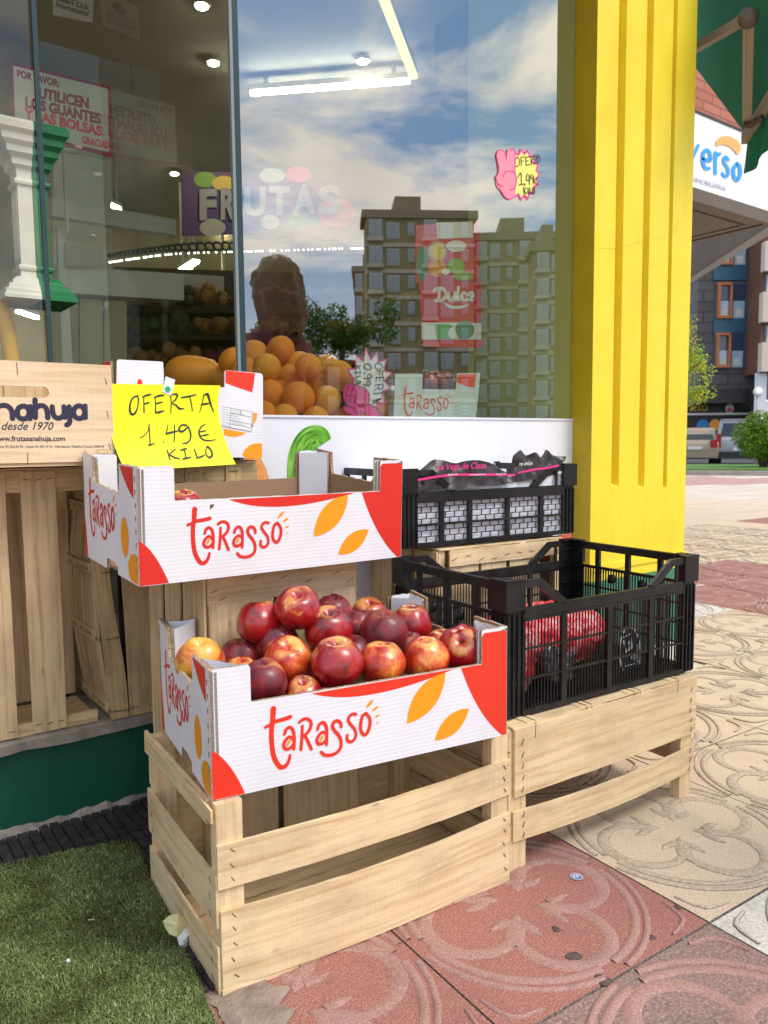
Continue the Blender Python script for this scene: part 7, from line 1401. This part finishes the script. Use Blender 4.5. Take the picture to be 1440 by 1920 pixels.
mb = MB(); blue = [
 [(100, 1300, 26), (105, 1380, 28), (110, 1470, 20)] if 0 else [(18, 1290, 30), (58, 1478, 26)], [(62, 1478, 26), (138, 1310, 28)],
 [(185, 1430, 32), (245, 1445, 32), (240, 1375, 32), (210, 1352, 32), (182, 1385, 34), (180, 1460, 34), (205, 1515, 32), (240, 1515, 26)],
 [(292, 1375, 30), (292, 1560, 30)], [(294, 1430, 26), (308, 1395, 28), (332, 1385, 28)],
 [(408, 1440, 26), (390, 1415, 28), (370, 1425, 30), (370, 1465, 30), (395, 1500, 30), (408, 1540, 30), (398, 1580, 30), (372, 1585, 28), (354, 1560, 24)],
 ['o', (488, 1470, 32), (514, 1510, 34), (512, 1580, 34), (488, 1622, 32), (460, 1590, 34), (456, 1520, 34)]]
draw(mb, [[p if p == 'o' else (p[0], p[1], p[2]*w1) for p in l_] for l_ in blue], lambda x, y, h=0: f(x, y, h), z0=0.003, n=6); mb.build('blue_lettering', 'ink_blue', t)
mb = MB(); fillp(mb, [(295, 1310), (296, 1270), (330, 1235), (390, 1222), (450, 1240), (500, 1275), (520, 1310), (515, 1360), (495, 1392), (480, 1385), (440, 1335), (390, 1305), (340, 1302), (305, 1315)], f, 0, 0.004); mb.build('orange_arc', 'ink_peach', t)
mb = MB(); ftext(mb, 'INMOBILIARIA', lambda x, y, h=0: f(x, y, 0.003), (70, 1628), (388, 1722), 44); mb.build('grey_lettering', 'ink_grey', t)
# ------------------------------------------------------------------ across the plaza
Z0 = -0.22
def at_depth(x, y, dep): d = ray(x, y); return EYE+d*dep       # dep metres along the view axis
def fplane(dep):
    c = EYE+AF*dep; U_ = Vector((AR.x, AR.y, 0)).normalized(); V_ = Vector((0, 0, 1)); n_ = U_.cross(V_)
    return U_, V_, n_
U_, V_, n_ = fplane(1)
FB = Vector((-n_.x, -n_.y, 0))          # pointing away from the camera, level
def bloc(x, y, dep):      # point in building frame: metres right, metres up at level-depth dep
    d = ray(x, y); dd = d.dot(FB); P = EYE+d*(dep/dd); return P
def face_rect(mb, x0, y0, x1, y1, dep, th, mi, O):
    """a rectangle on the facade at level depth dep, thickness th towards the street"""
    a, b_, c_, d_ = bloc(x0, y0, dep), bloc(x1, y0, dep), bloc(x1, y1, dep), bloc(x0, y1, dep); zt_ = a.z; zb_ = d_.z
    u0, u1 = (d_-O).dot(U_), (c_-O).dot(U_); dd = (a-O).dot(FB)
    P = lambda u, z, k: U_*u+FB*(dd+k)+Vector((0, 0, z-O.z))
    v8 = [P(u0, zb_, -th), P(u1, zb_, -th), P(u1, zt_, -th), P(u0, zt_, -th), P(u0, zb_, 0), P(u1, zb_, 0), P(u1, zt_, 0), P(u0, zt_, 0)]
    mb.add(v8, [(0, 1, 2, 3), (1, 5, 6, 2), (4, 0, 3, 7), (3, 2, 6, 7), (4, 5, 1, 0), (5, 4, 7, 6)], mi)
DB = 48.0
m, nt, b = base('slate', (0.085, 0.083, 0.082), 0.6, 0.4); br = N(nt, 'ShaderNodeTexBrick', i_Scale=1.0); br.inputs['Color1'].default_value = (0.115, 0.105, 0.103, 1); br.inputs['Color2'].default_value = (0.085, 0.078, 0.080, 1); br.inputs['Mortar'].default_value = (0.035, 0.036, 0.036, 1); br.inputs['Brick Width'].default_value = 1.3; br.inputs['Row Height'].default_value = 0.62; br.inputs['Mortar Size'].default_value = 0.03
cx_ = N(nt, 'ShaderNodeTexCoord'); sp = N(nt, 'ShaderNodeSeparateXYZ'); cb = N(nt, 'ShaderNodeCombineXYZ'); L(nt, cx_.outputs['Object'], sp.inputs[0]); L(nt, sp.outputs[0], cb.inputs[0]); L(nt, sp.outputs[2], cb.inputs[1]); L(nt, cb.outputs[0], br.inputs['Vector']); L(nt, br.outputs['Color'], b.inputs['Base Color'])
base('facade_blue', (0.030, 0.105, 0.18), 0.35); base('frame_copper', (0.52, 0.17, 0.055), 0.5); base('win_dark', (0.03, 0.05, 0.10), 0.08, 0.8); base('win_pale', (0.36, 0.50, 0.62), 0.1, 0.8); base('stone_cream', (0.66, 0.56, 0.48), 0.7); base('brown_panel', (0.17, 0.075, 0.045), 0.6); base('shop_black', (0.012, 0.012, 0.013), 0.5); base('curtain', (0.62, 0.60, 0.55), 0.8); base('sign_gold', (0.50, 0.33, 0.01), 0.5); base('white_render', (0.74, 0.74, 0.76), 0.7); base('teal_glass', (0.16, 0.30, 0.34), 0.15, 0.8)
O = bloc(1360, 866, DB); O.z = Z0
t = thing('apartment_building', 'dark slate clad block with blue bands and copper framed windows across the plaza', 'building', tuple(O))
def fr(name, rects, mat, dep=DB, th=0.2, parent=None):
    mb = MB()
    for r_ in rects: face_rect(mb, *r_, dep, th, 0, O)
    return mb.build(name, mat, parent or t)
fr('wall', [(1300, 300, 1424, 872)], 'slate', DB, -6.0)
for r_ in ((1336, 498, 1399, 526), (1336, 598, 1397, 624), (1338, 395, 1400, 425)): fr('blue_band', [r_], 'facade_blue', DB, 0.12)
for k, (x0, y0, x1, y1) in enumerate(((1339, 530, 1398, 600), (1336, 624, 1395, 692), (1342, 430, 1400, 500))):
    o_ = fr('window', [(x0, y0, x1, y1)], 'facade_blue', DB, 0.05); w_ = x1-x0
    fr('pane', [(x0+w_*.12, y0+5, x0+w_*.43, y0+(y1-y0)*.5), (x0+w_*.58, y0+3, x1-2, y0+(y1-y0)*.5)], 'win_dark', DB, 0.08, o_); fr('balustrade_glass', [(x0+w_*.12, y0+(y1-y0)*.5, x0+w_*.43, y1-6), (x0+w_*.58, y0+(y1-y0)*.5, x1-4, y1-3)], 'win_pale', DB, 0.09, o_)
    fr('copper_frame', [(x0+3, y0+1, x0+w_*.5, y0+6), (x0+3, y1-7, x0+w_*.5, y1-2), (x0+3, y0+6, x0+8, y1-7), (x0+w_*.44, y0+6, x0+w_*.5, y1-7)], 'frame_copper', DB, 0.3, o_)
    fr('blind', [(x0+w_*.17, y1-19, x0+w_*.38, y1-8), (x0+w_*.64, y1-20, x0+w_*.86, y1-6)], 'curtain', DB, 0.1, o_)
fr('shop_awning', [(1290, 732, 1388, 758)], 'shop_black', DB, 1.2); fr('shop_front', [(1286, 762, 1402, 868)], 'shop_black', DB, 0.1); fr('shop_rail', [(1286, 775, 1400, 779)], 'curtain', DB, 0.3)
mb = MB(); q_ = bloc(1293, 774, DB-0.2)-O; e_ = bloc(1330, 774, DB-.2)-O; text(mb, 'DEL BOCA', lambda x, y, h=0: q_+U_*x+V_*(y+0.1)-FB*0.05, 0, 0, 0.55, 0, 0.02, sx_=(e_-q_).length/2.9); mb.build('gold_lettering', 'sign_gold', t)
mottled('poster_blue', (0.03, 0.20, 0.45, 1), (0.02, 0.12, 0.35, 1), 1, 0.5); mb = MB()
for k, (x, y, w_, h_) in enumerate(((1318, 797, 12, 10), (1340, 797, 10, 11), (1305, 805, 9, 5))):
    c_ = bloc(x, y, DB-.2)-O; s_ = DB/FPX; mb.add([c_+U_*(w_*s_*math.cos(a))+V_*(h_*s_*math.sin(a))-FB*.03*k for a in np.linspace(0, 2*math.pi, 17)[:-1]], [tuple(range(16))], k)
mb.build('window_poster', ['poster_blue', 'pic_orange', 'pic_pink'], t)
c_ = bloc(1368, 766, DB-.3)-O; s_ = DB/FPX; mb = MB(); mb.add([c_+U_*(8*s_*math.cos(a))+V_*(9*s_*math.sin(a)) for a in np.linspace(0, 2*math.pi, 17)[:-1]], [tuple(range(16))], 0); mb.add([c_-FB*.02+U_*(6*s_*math.cos(a))+V_*(4*s_*math.sin(a)-3*s_) for a in np.linspace(0, 2*math.pi, 17)[:-1]], [tuple(range(16))], 1); mb.build('round_emblem', ['curtain', 'pic_pink'], t)
O = bloc(1440, 866, DB-2); O.z = Z0
t = thing('apartment_building', 'cream stone block with recessed brown windows at the right edge', 'building', tuple(O)); D2 = DB-2
fr('wall', [(1424, 380, 1560, 700)], 'brown_panel', D2, -6.0); 
for r_ in ((1426, 456, 1560, 511), (1422, 550, 1560, 606), (1420, 644, 1560, 698), (1428, 380, 1560, 420)): fr('cream_band', [r_], 'stone_cream', D2, 0.5)
fr('white_pier', [(1413, 700, 1434, 776), (1434, 752, 1560, 780)], 'white_render', D2, 0.1)
for k, y in enumerate((512, 607)): o_ = fr('window', [(1432, y+3, 1560, y+36)], 'win_dark', D2, 0.05); fr('curtain', [(1436, y+4, 1560, y+35)], 'curtain', D2, 0.08, o_)
fr('shop_window', [(1435, 705, 1560, 750)], 'win_dark', D2, 0.05); fr('ground_floor', [(1434, 781, 1560, 868)], 'shop_black', D2, 0.0)
O = bloc(1300, 866, DB+14); O.z = Z0
t = thing('apartment_building', 'slim pale tower with teal windows half hidden behind the pillar', 'building', tuple(O)); D3 = DB+14
fr('wall', [(1200, 300, 1306, 872)], 'stone_cream', D3, -6.0); fr('brown_strip', [(1304, 300, 1320, 872)], 'brown_panel', D3, -4.0)
for k in range(5): fr('window', [(1270, 540+k*62, 1297, 585+k*62)], 'teal_glass', D3, 0.05)
# ------------------------------------------------------------------ parked cars
base('car_sand', (0.30, 0.235, 0.165), 0.3, 0.6, **{'Coat Weight': 0.5}); base('car_silver', (0.34, 0.34, 0.38), 0.3, 0.6, **{'Coat Weight': 0.5}); base('car_glass', (0.02, 0.022, 0.024), 0.06, 0.8); base('tyre', (0.012, 0.012, 0.012), 0.8); base('tail_red', (0.35, 0.01, 0.015), 0.25); base('rim_grey', (0.30, 0.30, 0.31), 0.35); base('plate', (0.70, 0.70, 0.68), 0.5); base('trim_black', (0.02, 0.02, 0.02), 0.6)
def car(label, P, rz, paint, van):
    """tail towards -y, length along +y"""
    t = thing('parked_car', label, 'car', tuple(P), rz, 'cars parked beyond the lawn'); Wd = 0.86 if not van else 0.90; Ln = 4.2
    H = 1.50 if not van else 1.82; sill = 0.28
    side = ([(0.06, 0.32), (0.0, 0.62), (0.05, 0.92), (0.22, 1.02), (0.42, H-0.07), (0.75, H), (2.0, H+.01), (2.5, H-0.08), (3.15, 1.02), (4.0, 0.86), (4.2, 0.62), (4.15, 0.32)] if not van else
            [(0.06, 0.34), (0.0, 0.66), (0.02, 1.05), (0.10, 1.12), (0.16, H-0.10), (0.35, H), (2.2, H), (2.6, H-0.10), (3.2, 1.15), (4.0, 1.0), (4.2, 0.70), (4.15, 0.34)])
    mb = MB(); rings = []
    sp_ = [(p[0], p[1]) for p in spline([(a, b_, 0) for a, b_ in side], 4)]+[(4.1, sill), (0.1, sill)]
    for xw, ins in ((-1, 0.10), (-0.97, 0.03), (-0.90, 0.0), (0.90, 0.0), (0.97, 0.03), (1, 0.10)):
        r_ = []
        for (y, z) in sp_:
            up = max(0, (z-0.95)/(H-0.95)); r_.append(Vector((xw*Wd*(1-0.16*up), y+(2.1-y)*ins*0.05, z-(ins*0.25 if z > .9 else 0))))
        rings.append(r_)
    mb.rings(rings, 0, True); mb.build('body', paint, t)
    zg0, zg1 = (1.04, H-0.12) if not van else (1.16, H-0.16); yl = lambda z: (0.22+(z-1.02)/(H-0.07-1.02)*0.20 if not van else 0.10+(z-1.12)/(H-.1-1.12)*.06)-0.012
    wv_ = Wd*0.80; mb = MB(); mb.add([(-wv_, yl(zg0), zg0), (wv_, yl(zg0), zg0), (wv_*.90, yl(zg1), zg1), (-wv_*.90, yl(zg1), zg1)], [(0, 1, 2, 3)]); mb.build('rear_window', 'car_glass', t)
    for s_ in (-1, 1):
        mb = MB(); xs_ = lambda z: s_*(Wd*(1-0.16*max(0, (z-0.95)/(H-0.95)))+0.004); pts = [(0.55, zg0), (3.0, zg0), (2.45, zg1), (0.62 if not van else 0.4, zg1)]; mb.add([(xs_(z), y, z) for y, z in pts], [(0, 1, 2, 3)]); mb.build('side_window', 'car_glass', t)
        mb = MB(); x0_, x1_ = (0.56, 0.82) if not van else (0.70, 0.86); mb.box((min(s_*x0_, s_*x1_), -0.015 if not van else -.01, 0.72), (max(s_*x0_, s_*x1_), 0.10, 1.02 if not van else 1.25)); mb.build('tail_light', 'tail_red', t)
        for yw in (0.75, 3.35):
            M_ = Matrix.Translation((s_*(Wd-0.09), yw, 0.31)) @ Matrix.Rotation(math.pi/2, 4, 'Y'); mb = MB(); mb.lathe([(0.18, -.09), (.29, -.10), (.31, -.06), (.31, .06), (.29, .10), (.18, .09)], M_, 20); wh = mb.build('wheel', 'tyre', t); mb = MB(); mb.lathe([(0, -.08), (.18, -.085), (.18, .085), (0, .08)], M_, 14); mb.build('rim', 'rim_grey', wh)
    mb = MB(); mb.box((-0.26, -0.02, 0.66 if not van else .60), (0.26, 0.0, 0.77 if not van else .71)); mb.build('number_plate', 'plate', t)
    mb = MB(); mb.box((-Wd*.96, -0.05, 0.34), (Wd*.96, 0.12, 0.56)); mb.build('bumper', paint if not van else 'trim_black', t)
    return t
def place_car(lab, x, dep, paint, van, turn):
    P = bloc(x, 866, dep); P.z = Z0; fz = math.atan2(-FB.x, FB.y); return car(lab, P, fz+turn, paint, van)
place_car('sand coloured hatchback parked with its tail towards the lawn', 1302, 30.5, 'car_sand', False, R(-20))
place_car('silver grey van parked beside the hatchback, half behind the round bush', 1388, 30.0, 'car_silver', True, R(-24))
# ------------------------------------------------------------------ bush, tree and street furniture
def foliage(mb, centers, n, size, q, mis=1, flat=0.0):
    for _ in range(n):
        c_, r_ = centers[q.randrange(len(centers))]; d = Vector((q.gauss(0, 1), q.gauss(0, 1), q.gauss(0, 1))).normalized(); rr_ = r_*(q.random()**0.25); p = Vector(c_)+d*rr_
        nn = (d+Vector((q.gauss(0, .7), q.gauss(0, .7), q.gauss(0, .7)+.4))).normalized(); a = nn.orthogonal().normalized(); a = Matrix.Rotation(q.random()*6.28, 3, nn) @ a; b_ = nn.cross(a); s_ = size*q.uniform(.6, 1.3)
        mb.add([p-a*s_, p-b_*s_*.5, p+a*s_, p+b_*s_*.5], [(0, 1, 2, 3)], q.randrange(mis))
def leafmat(name, col):
    m, nt, b = base(name, col, 0.55, 0.3); tr2 = N(nt, 'ShaderNodeBsdfTranslucent'); tr2.inputs[0].default_value = (*[min(1, c*1.2) for c in col], 1); ms = N(nt, 'ShaderNodeMixShader', i_0=0.3); o_ = nt.nodes['Material Output']; L(nt, b.outputs[0], ms.inputs[1]); L(nt, tr2.outputs[0], ms.inputs[2]); L(nt, ms.outputs[0], o_.inputs[0])
leafmat('leaf_bright', (0.23, 0.36, 0.018)); leafmat('leaf_mid', (0.13, 0.24, 0.015)); leafmat('leaf_deep', (0.06, 0.13, 0.012)); leafmat('leaf_lime', (0.46, 0.45, 0.045)); mottled('bark', (0.10, 0.075, 0.055, 1), (0.06, 0.045, 0.035, 1), 9, 0.9)
DBu = 20.0; P = bloc(1430, 876, DBu); P.z = 0.12
t = thing('bush', 'round clipped green bush on the lawn in front of the parked cars', 'bush', tuple(P)); q = random.Random(5); mb = MB(); s_ = DBu/FPX
cs = [(Vector((U_*(a*s_)+V_*(h*s_)+FB*(d_*s_))), r_*s_) for a, h, d_, r_ in ((0, 58, 0, 40), (-28, 62, 5, 30), (26, 66, 0, 36), (-8, 80, 0, 28), (30, 80, 8, 26), (-22, 42, -8, 28), (22, 36, -10, 30), (2, 40, -16, 30), (55, 56, 0, 34), (5, 55, -22, 26))]
foliage(mb, cs, 15000, 0.032, q, 3); mb.build('crown', ['leaf_bright', 'leaf_mid', 'leaf_deep'], t)
mb = MB()
for a, b_ in ((0, .3), (-.25, .2), (.25, .25), (.4, .1)): mb.tube([(0, 0, -0.05), U_*a*.6+V_*0.3, U_*a+FB*b_*.3+V_*0.75], [0.05, 0.04, 0.02], 7)
mb.build('stem', 'bark', t)
DT = 15.0; P = bloc(1262, 890, DT); P.z = -0.01
t = thing('tree', 'young tree with yellow green leaves reaching out from behind the pillar', 'tree', tuple(P)); q = random.Random(15); mb = MB(); s_ = DT/FPX
br_ = [((1262, 900), (1266, 780), (1280, 715), (1300, 690), (1316, 680)), ((1266, 790), (1284, 750), (1306, 735), (1318, 738)), ((1268, 800), (1258, 700), (1262, 630), (1280, 610)), ((1262, 760), (1240, 690), (1225, 650)), ((1280, 715), (1292, 670), (1296, 650))]
tips = []
for k, l_ in enumerate(br_):
    pts = [bloc(x, y, DT+0.25*math.sin(k*2+i))-P for i, (x, y) in enumerate(l_)]; pts = spline([tuple(p) for p in pts], 4); mb.tube(pts, [0.05*(1-.85*i/len(pts))*(1 if k == 0 else .5) for i in range(len(pts))], 7); tips += [Vector(p) for p in pts[len(pts)//2:]]
mb.build('trunk', 'bark', t); mb = MB(); foliage(mb, [(p+Vector((q.gauss(0, .1), q.gauss(0, .1), q.gauss(0, .08))), 0.17) for p in tips for _ in range(2)], 1700, 0.034, q, 2); mb.build('crown', ['leaf_lime', 'leaf_bright'], t)
# small pale blossom sign post in front of the white pier
P = bloc(1420, 735, 26.0); t = thing('street_sign', 'small round street sign on a thin post before the white pier', 'sign', (P.x, P.y, Z0)); h_ = P.z-Z0
mb = MB(); mb.tube([(0, 0, 0), (0, 0, h_+0.1)], 0.03, 8); mb.build('post', 'rim_grey', t); mb = MB(); Mx = Matrix.Translation(Vector((0, 0, h_))-FB*.05) @ FB.to_track_quat('Z', 'Y').to_matrix().to_4x4(); mb.lathe([(0, -.01), (.16, -.01), (.16, .01), (0, .01)], Mx, 20); mb.build('disc', 'plate', t)
# ================================================================== across the street behind the viewer: seen only mirrored in the window
def mir(P): return Vector((P.x, 2*YG-P.y, P.z))
def mirdir(x, y): d = ray(x, y); return Vector((d.x, -d.y, d.z))
def mpt(x, y, dist):
    """the real point whose mirror image the photo shows at x, y"""
    d = ray(x, y); e = EYE.copy(); h = Vector((d.x, d.y, 0)).length; P = e+d*(dist/h); return mir(P)
mottled('block_tan', (0.44, 0.37, 0.18, 1), (0.38, 0.32, 0.15, 1), 0.4, 0.8, b_str=0); mottled('block_brick', (0.44, 0.30, 0.16, 1), (0.40, 0.27, 0.14, 1), 0.4, 0.8, b_str=0); base('block_band', (0.70, 0.64, 0.48), 0.7); base('block_window', (0.46, 0.52, 0.52), 0.25, 0.7); base('block_frame', (0.60, 0.60, 0.56), 0.5); base('block_roof', (0.36, 0.29, 0.18), 0.8)
def block(label, xa, xb, ytop, dist, paint, bays, floors, deep=14, group='apartment blocks across the street', dst2=None, band=True):
    A = mpt(xa, 800, dist); B = mpt(xb, 800, dst2 or dist); A.z = B.z = 0; H = mpt((xa+xb)/2, ytop, dist).z; d = (B-A); Lx = d.length; d.normalize(); away = Vector((-d.y, d.x, 0))
    if away.dot(A-EYE) < 0: away = -away
    t = thing('apartment_building', label, 'building', tuple(A), 0, group); P = lambda u, z, k=0.0: d*u+away*k+Vector((0, 0, z))
    def bx(mb, u0, u1, z0, z1, k0, k1, mi=0):
        mb.add([P(u0, z0, k0), P(u1, z0, k0), P(u1, z1, k0), P(u0, z1, k0), P(u0, z0, k1), P(u1, z0, k1), P(u1, z1, k1), P(u0, z1, k1)], [(0, 1, 2, 3), (1, 5, 6, 2), (4, 0, 3, 7), (3, 2, 6, 7), (4, 5, 1, 0), (5, 4, 7, 6)], mi)
    mb = MB(); bx(mb, 0, Lx, -0.3, H, 0, deep); mb.build('wall', paint, t)
    mb = MB(); bx(mb, -0.3, Lx+.3, H, H+0.6, -.3, deep+.3); bx(mb, Lx*.3, Lx*.55, H+0.6, H+2.6, 3, 8); mb.build('roof', 'block_roof', t)
    fh = H/floors; bw = Lx/bays
    mb = MB()
    if band:
        for f_ in range(1, floors): bx(mb, -0.05, Lx+.05, f_*fh-0.14, f_*fh+0.14, -0.12, 0)
        mb.build('floor_bands', 'block_band', t)
    first = None
    for i in range(bays):
        wide = i % 3 != 2; w_ = bw*(0.74 if wide else 0.40); u0 = i*bw+(bw-w_)/2
        for f_ in range(1, floors):
            z0 = f_*fh+fh*(0.22 if wide else .36); z1 = f_*fh+fh*0.86
            if wide and i % 3 == 0:
                mb = MB(); bx(mb, u0-.1, u0+w_+.1, f_*fh+0.15, z0, -0.9, 0); bal = mb.build('balcony', 'block_band', t); k = -0.85
            else: k = -0.02
            mb = MB(); bx(mb, u0, u0+w_, z0, z1, k-.06, k+0.02 if k < -.1 else 0); w0 = mb.build('window', 'block_frame', t)
            mb = MB(); nn_ = 3 if wide else 2
            for e in range(nn_): bx(mb, u0+w_*(e+.06)/nn_, u0+w_*(e+.94)/nn_, z0+.12, z1-.12, k-0.10, k-.061)
            mb.build('pane', 'block_window', w0)
    return t
block('tall tan apartment tower mirrored in the middle of the shop window', 690, 888, 408, 62, 'block_tan', 6, 9, dst2=63, deep=3)
block('long tan and brick block with white floor bands mirrored at the right of the window', 888, 1072, 448, 66, 'block_tan', 7, 9, dst2=67, deep=3)
block('far brick block mirrored low beside the tan tower', 668, 720, 510, 90, 'block_brick', 3, 8, band=False)
block('near brick wing with pale floor bands mirrored beside the pillar', 998, 1085, 470, 56, 'block_brick', 3, 8, dst2=56.5, deep=3)
block('long low block added to cover the bright mirrored sky behind the oranges', 380, 700, 668, 84, 'block_brick', 9, 3, deep=6, dst2=96)  # added block: keeps bright horizon sky out of the lower window reflection
P = mpt(1050, 800, 20); P.z = 0; t = thing('street_lamp', 'tall pale street lamp mirrored at the right of the shop window', 'lamp post', tuple(P)); hh = mpt(1052, 470, 20).z
mb = MB(); mb.tube([(0, 0, -.3), (0, 0, hh)], [0.11, 0.07], 10); mb.build('post', 'block_frame', t); mb = MB(); mb.tube([(0, 0, hh), (0.3, 0, hh+.25), (1.3, 0.2, hh+.35)], 0.045, 8); mb.build('arm', 'block_frame', t); mb = MB(); mb.lathe([(0, -.05), (.22, -.03), (.16, .06), (0, .08)], Matrix.Translation((1.4, .2, hh+.35)), 12); mb.build('lamp_head', 'block_frame', t)
P = mpt(640, 800, 30); P.z = 0; t = thing('tree', 'dark low street tree mirrored in the window behind the passer-by', 'tree', tuple(P)); q = random.Random(9); hh = mpt(640, 590, 30).z; mb = MB(); mb.tube([(0, 0, -.3), (0.1, 0, hh*.5), (0, .1, hh)], [.16, .13, .05], 8); mb.build('trunk', 'bark', t)
mb = MB(); foliage(mb, [(Vector((q.gauss(-.3, 1.3), q.gauss(0, .5), hh-.6+q.gauss(0, .45))), .55) for _ in range(22)], 7000, .08, q, 2); mb.build('crown', ['leaf_mid', 'leaf_deep'], t)
# passer-by on the pavement, seen as a soft reflection
mottled('hair_brown', (0.17, 0.10, 0.055, 1), (0.26, 0.17, 0.10, 1), 20, 0.6); base('skin_tone', (0.42, 0.25, 0.18), 0.5); mottled('top_burgundy', (0.16, 0.035, 0.045, 1), (0.24, 0.10, 0.10, 1), 12, 0.8); mottled('jeans', (0.05, 0.07, 0.12, 1), (0.03, 0.045, 0.08, 1), 20, 0.8)
hp = mpt(517, 548, 4.28); t = thing('person', 'passer-by with shoulder length brown hair and a burgundy top, mirrored in the glass', 'person', (hp.x, hp.y, 0), R(165))
def skin_body():
    J = {'pel': (0, 0, .95, .15), 'wa': (0, 0, 1.10, .125), 'ch': (0, .0, 1.30, .15), 'nk0': (0, 0, 1.48, .075), 'nk': (0, .01, 1.56, .056), 'hd0': (0, .025, 1.64, .085), 'hd': (0, .02, 1.74, .098), 'hd1': (0, .01, 1.82, .06)}
    for s_, k in ((1, 'l'), (-1, 'r')):
        J.update({'sh'+k: (s_*.17, 0, 1.43, .062), 'el'+k: (s_*.23, -.02, 1.16, .045), 'wr'+k: (s_*.22, .10, .94, .030), 'pa'+k: (s_*.22, .125, .87, .030),
                  'hip'+k: (s_*.09, 0, .88, .095), 'kn'+k: (s_*.10, .02, .50, .062), 'an'+k: (s_*.10, 0, .09, .042), 'to'+k: (s_*.115, .15, .045, .038)})
        for f_, (dx, dz, r_) in enumerate(((-.022, -.075, .0095), (-.008, -.088, .0095), (.006, -.083, .0095), (.020, -.066, .0085))): J['f%d%s' % (f_, k)] = (s_*.22+dx, .14, .87+dz*.5, r_); J['g%d%s' % (f_, k)] = (s_*.22+dx, .128, .87+dz, r_*.85)
        J['t0'+k] = (s_*.20, .16, .885, .011); J['t1'+k] = (s_*.195, .172, .845, .009)
    E2 = [('pel', 'wa'), ('wa', 'ch'), ('ch', 'nk0'), ('nk0', 'nk'), ('nk', 'hd0'), ('hd0', 'hd'), ('hd', 'hd1')]
    for k in 'lr':
        E2 += [('ch', 'sh'+k), ('sh'+k, 'el'+k), ('el'+k, 'wr'+k), ('wr'+k, 'pa'+k), ('pel', 'hip'+k), ('hip'+k, 'kn'+k), ('kn'+k, 'an'+k), ('an'+k, 'to'+k), ('wr'+k, 't0'+k), ('t0'+k, 't1'+k)]
        for f_ in range(4): E2 += [('pa'+k, 'f%d%s' % (f_, k)), ('f%d%s' % (f_, k), 'g%d%s' % (f_, k))]
    ks = list(J); me = bpy.data.meshes.new('body'); me.from_pydata([J[k][:3] for k in ks], [(ks.index(a), ks.index(b_)) for a, b_ in E2], []); o = bpy.data.objects.new('body', me); C.objects.link(o); o.parent = t
    md = o.modifiers.new('skin', 'SKIN'); sk = me.skin_vertices[0].data if me.skin_vertices else None
    if sk is None: me.attributes; 
    for i, k in enumerate(ks): sk[i].radius = (J[k][3], J[k][3]*(0.72 if k in ('pel', 'wa', 'ch') else 1)); sk[i].use_root = (k == 'pel')
    sb = o.modifiers.new('sub', 'SUBSURF'); sb.levels = 2; sb.render_levels = 2; me.materials.append(MATS['skin_tone']); return o
try:
    import bpy as _b
    bm_ = None
    skin_body()
except Exception as e_: print('person body', e_)
mb = MB(); mb.rings([[Vector((r_*math.cos(a), r_*.72*math.sin(a), z)) for a in np.linspace(0, 2*math.pi, 25)[:-1]] for r_, z in ((.185, .86), (.17, 1.0), (.155, 1.12), (.18, 1.28), (.205, 1.38), (.18, 1.46), (.09, 1.52))], 0, cap=False)
for s_ in (1, -1): mb.tube([(s_*.15, 0, 1.43), (s_*.235, -.01, 1.16+.02), (s_*.225, .09, .97)], [.085, .066, .05], 14)
mb.build('top', 'top_burgundy', t)
mb = MB()
for s_ in (1, -1): mb.tube([(s_*.09, 0, .92), (s_*.10, .02, .5), (s_*.10, 0, .08)], [.118, .085, .07], 16)
mb.build('trousers', 'jeans', t)
mb = MB(); mb.rings([[Vector((r_*math.cos(a), -0.015+r_*1.05*math.sin(a)-(.03 if z < 1.66 else 0), z)) for a in np.linspace(math.pi*(-1.18), math.pi*.18, 40)] for r_, z in ((.10, 1.46), (.115, 1.50), (.125, 1.54), (.133, 1.58), (.138, 1.62), (.135, 1.66), (.132, 1.70), (.13, 1.73), (.128, 1.76), (.12, 1.79), (.108, 1.825), (.07, 1.868), (.01, 1.885))], 0, cap=False); ho = mb.build('hair', 'hair_brown', t)
for v_ in ho.data.vertices: v_.co += mnoise.noise_vector(v_.co*16)*0.022+mnoise.noise_vector(v_.co*45)*0.012
mb = MB(); mb.lathe([(0, -.02), (.016, -.01), (.011, .02), (0, .03)], Matrix.Translation((0, .125, 1.70)), 8)
for s_ in (1, -1): mb.lathe([(0, -.013), (.013, 0), (0, .013)], Matrix.Translation((s_*.035, .108, 1.745)), 8, 1)
mb.box((-.028, .112, 1.655), (.028, .120, 1.664), 2); mb.build('face', ['skin_tone', 'ink_black', 'pic_pink'], t)
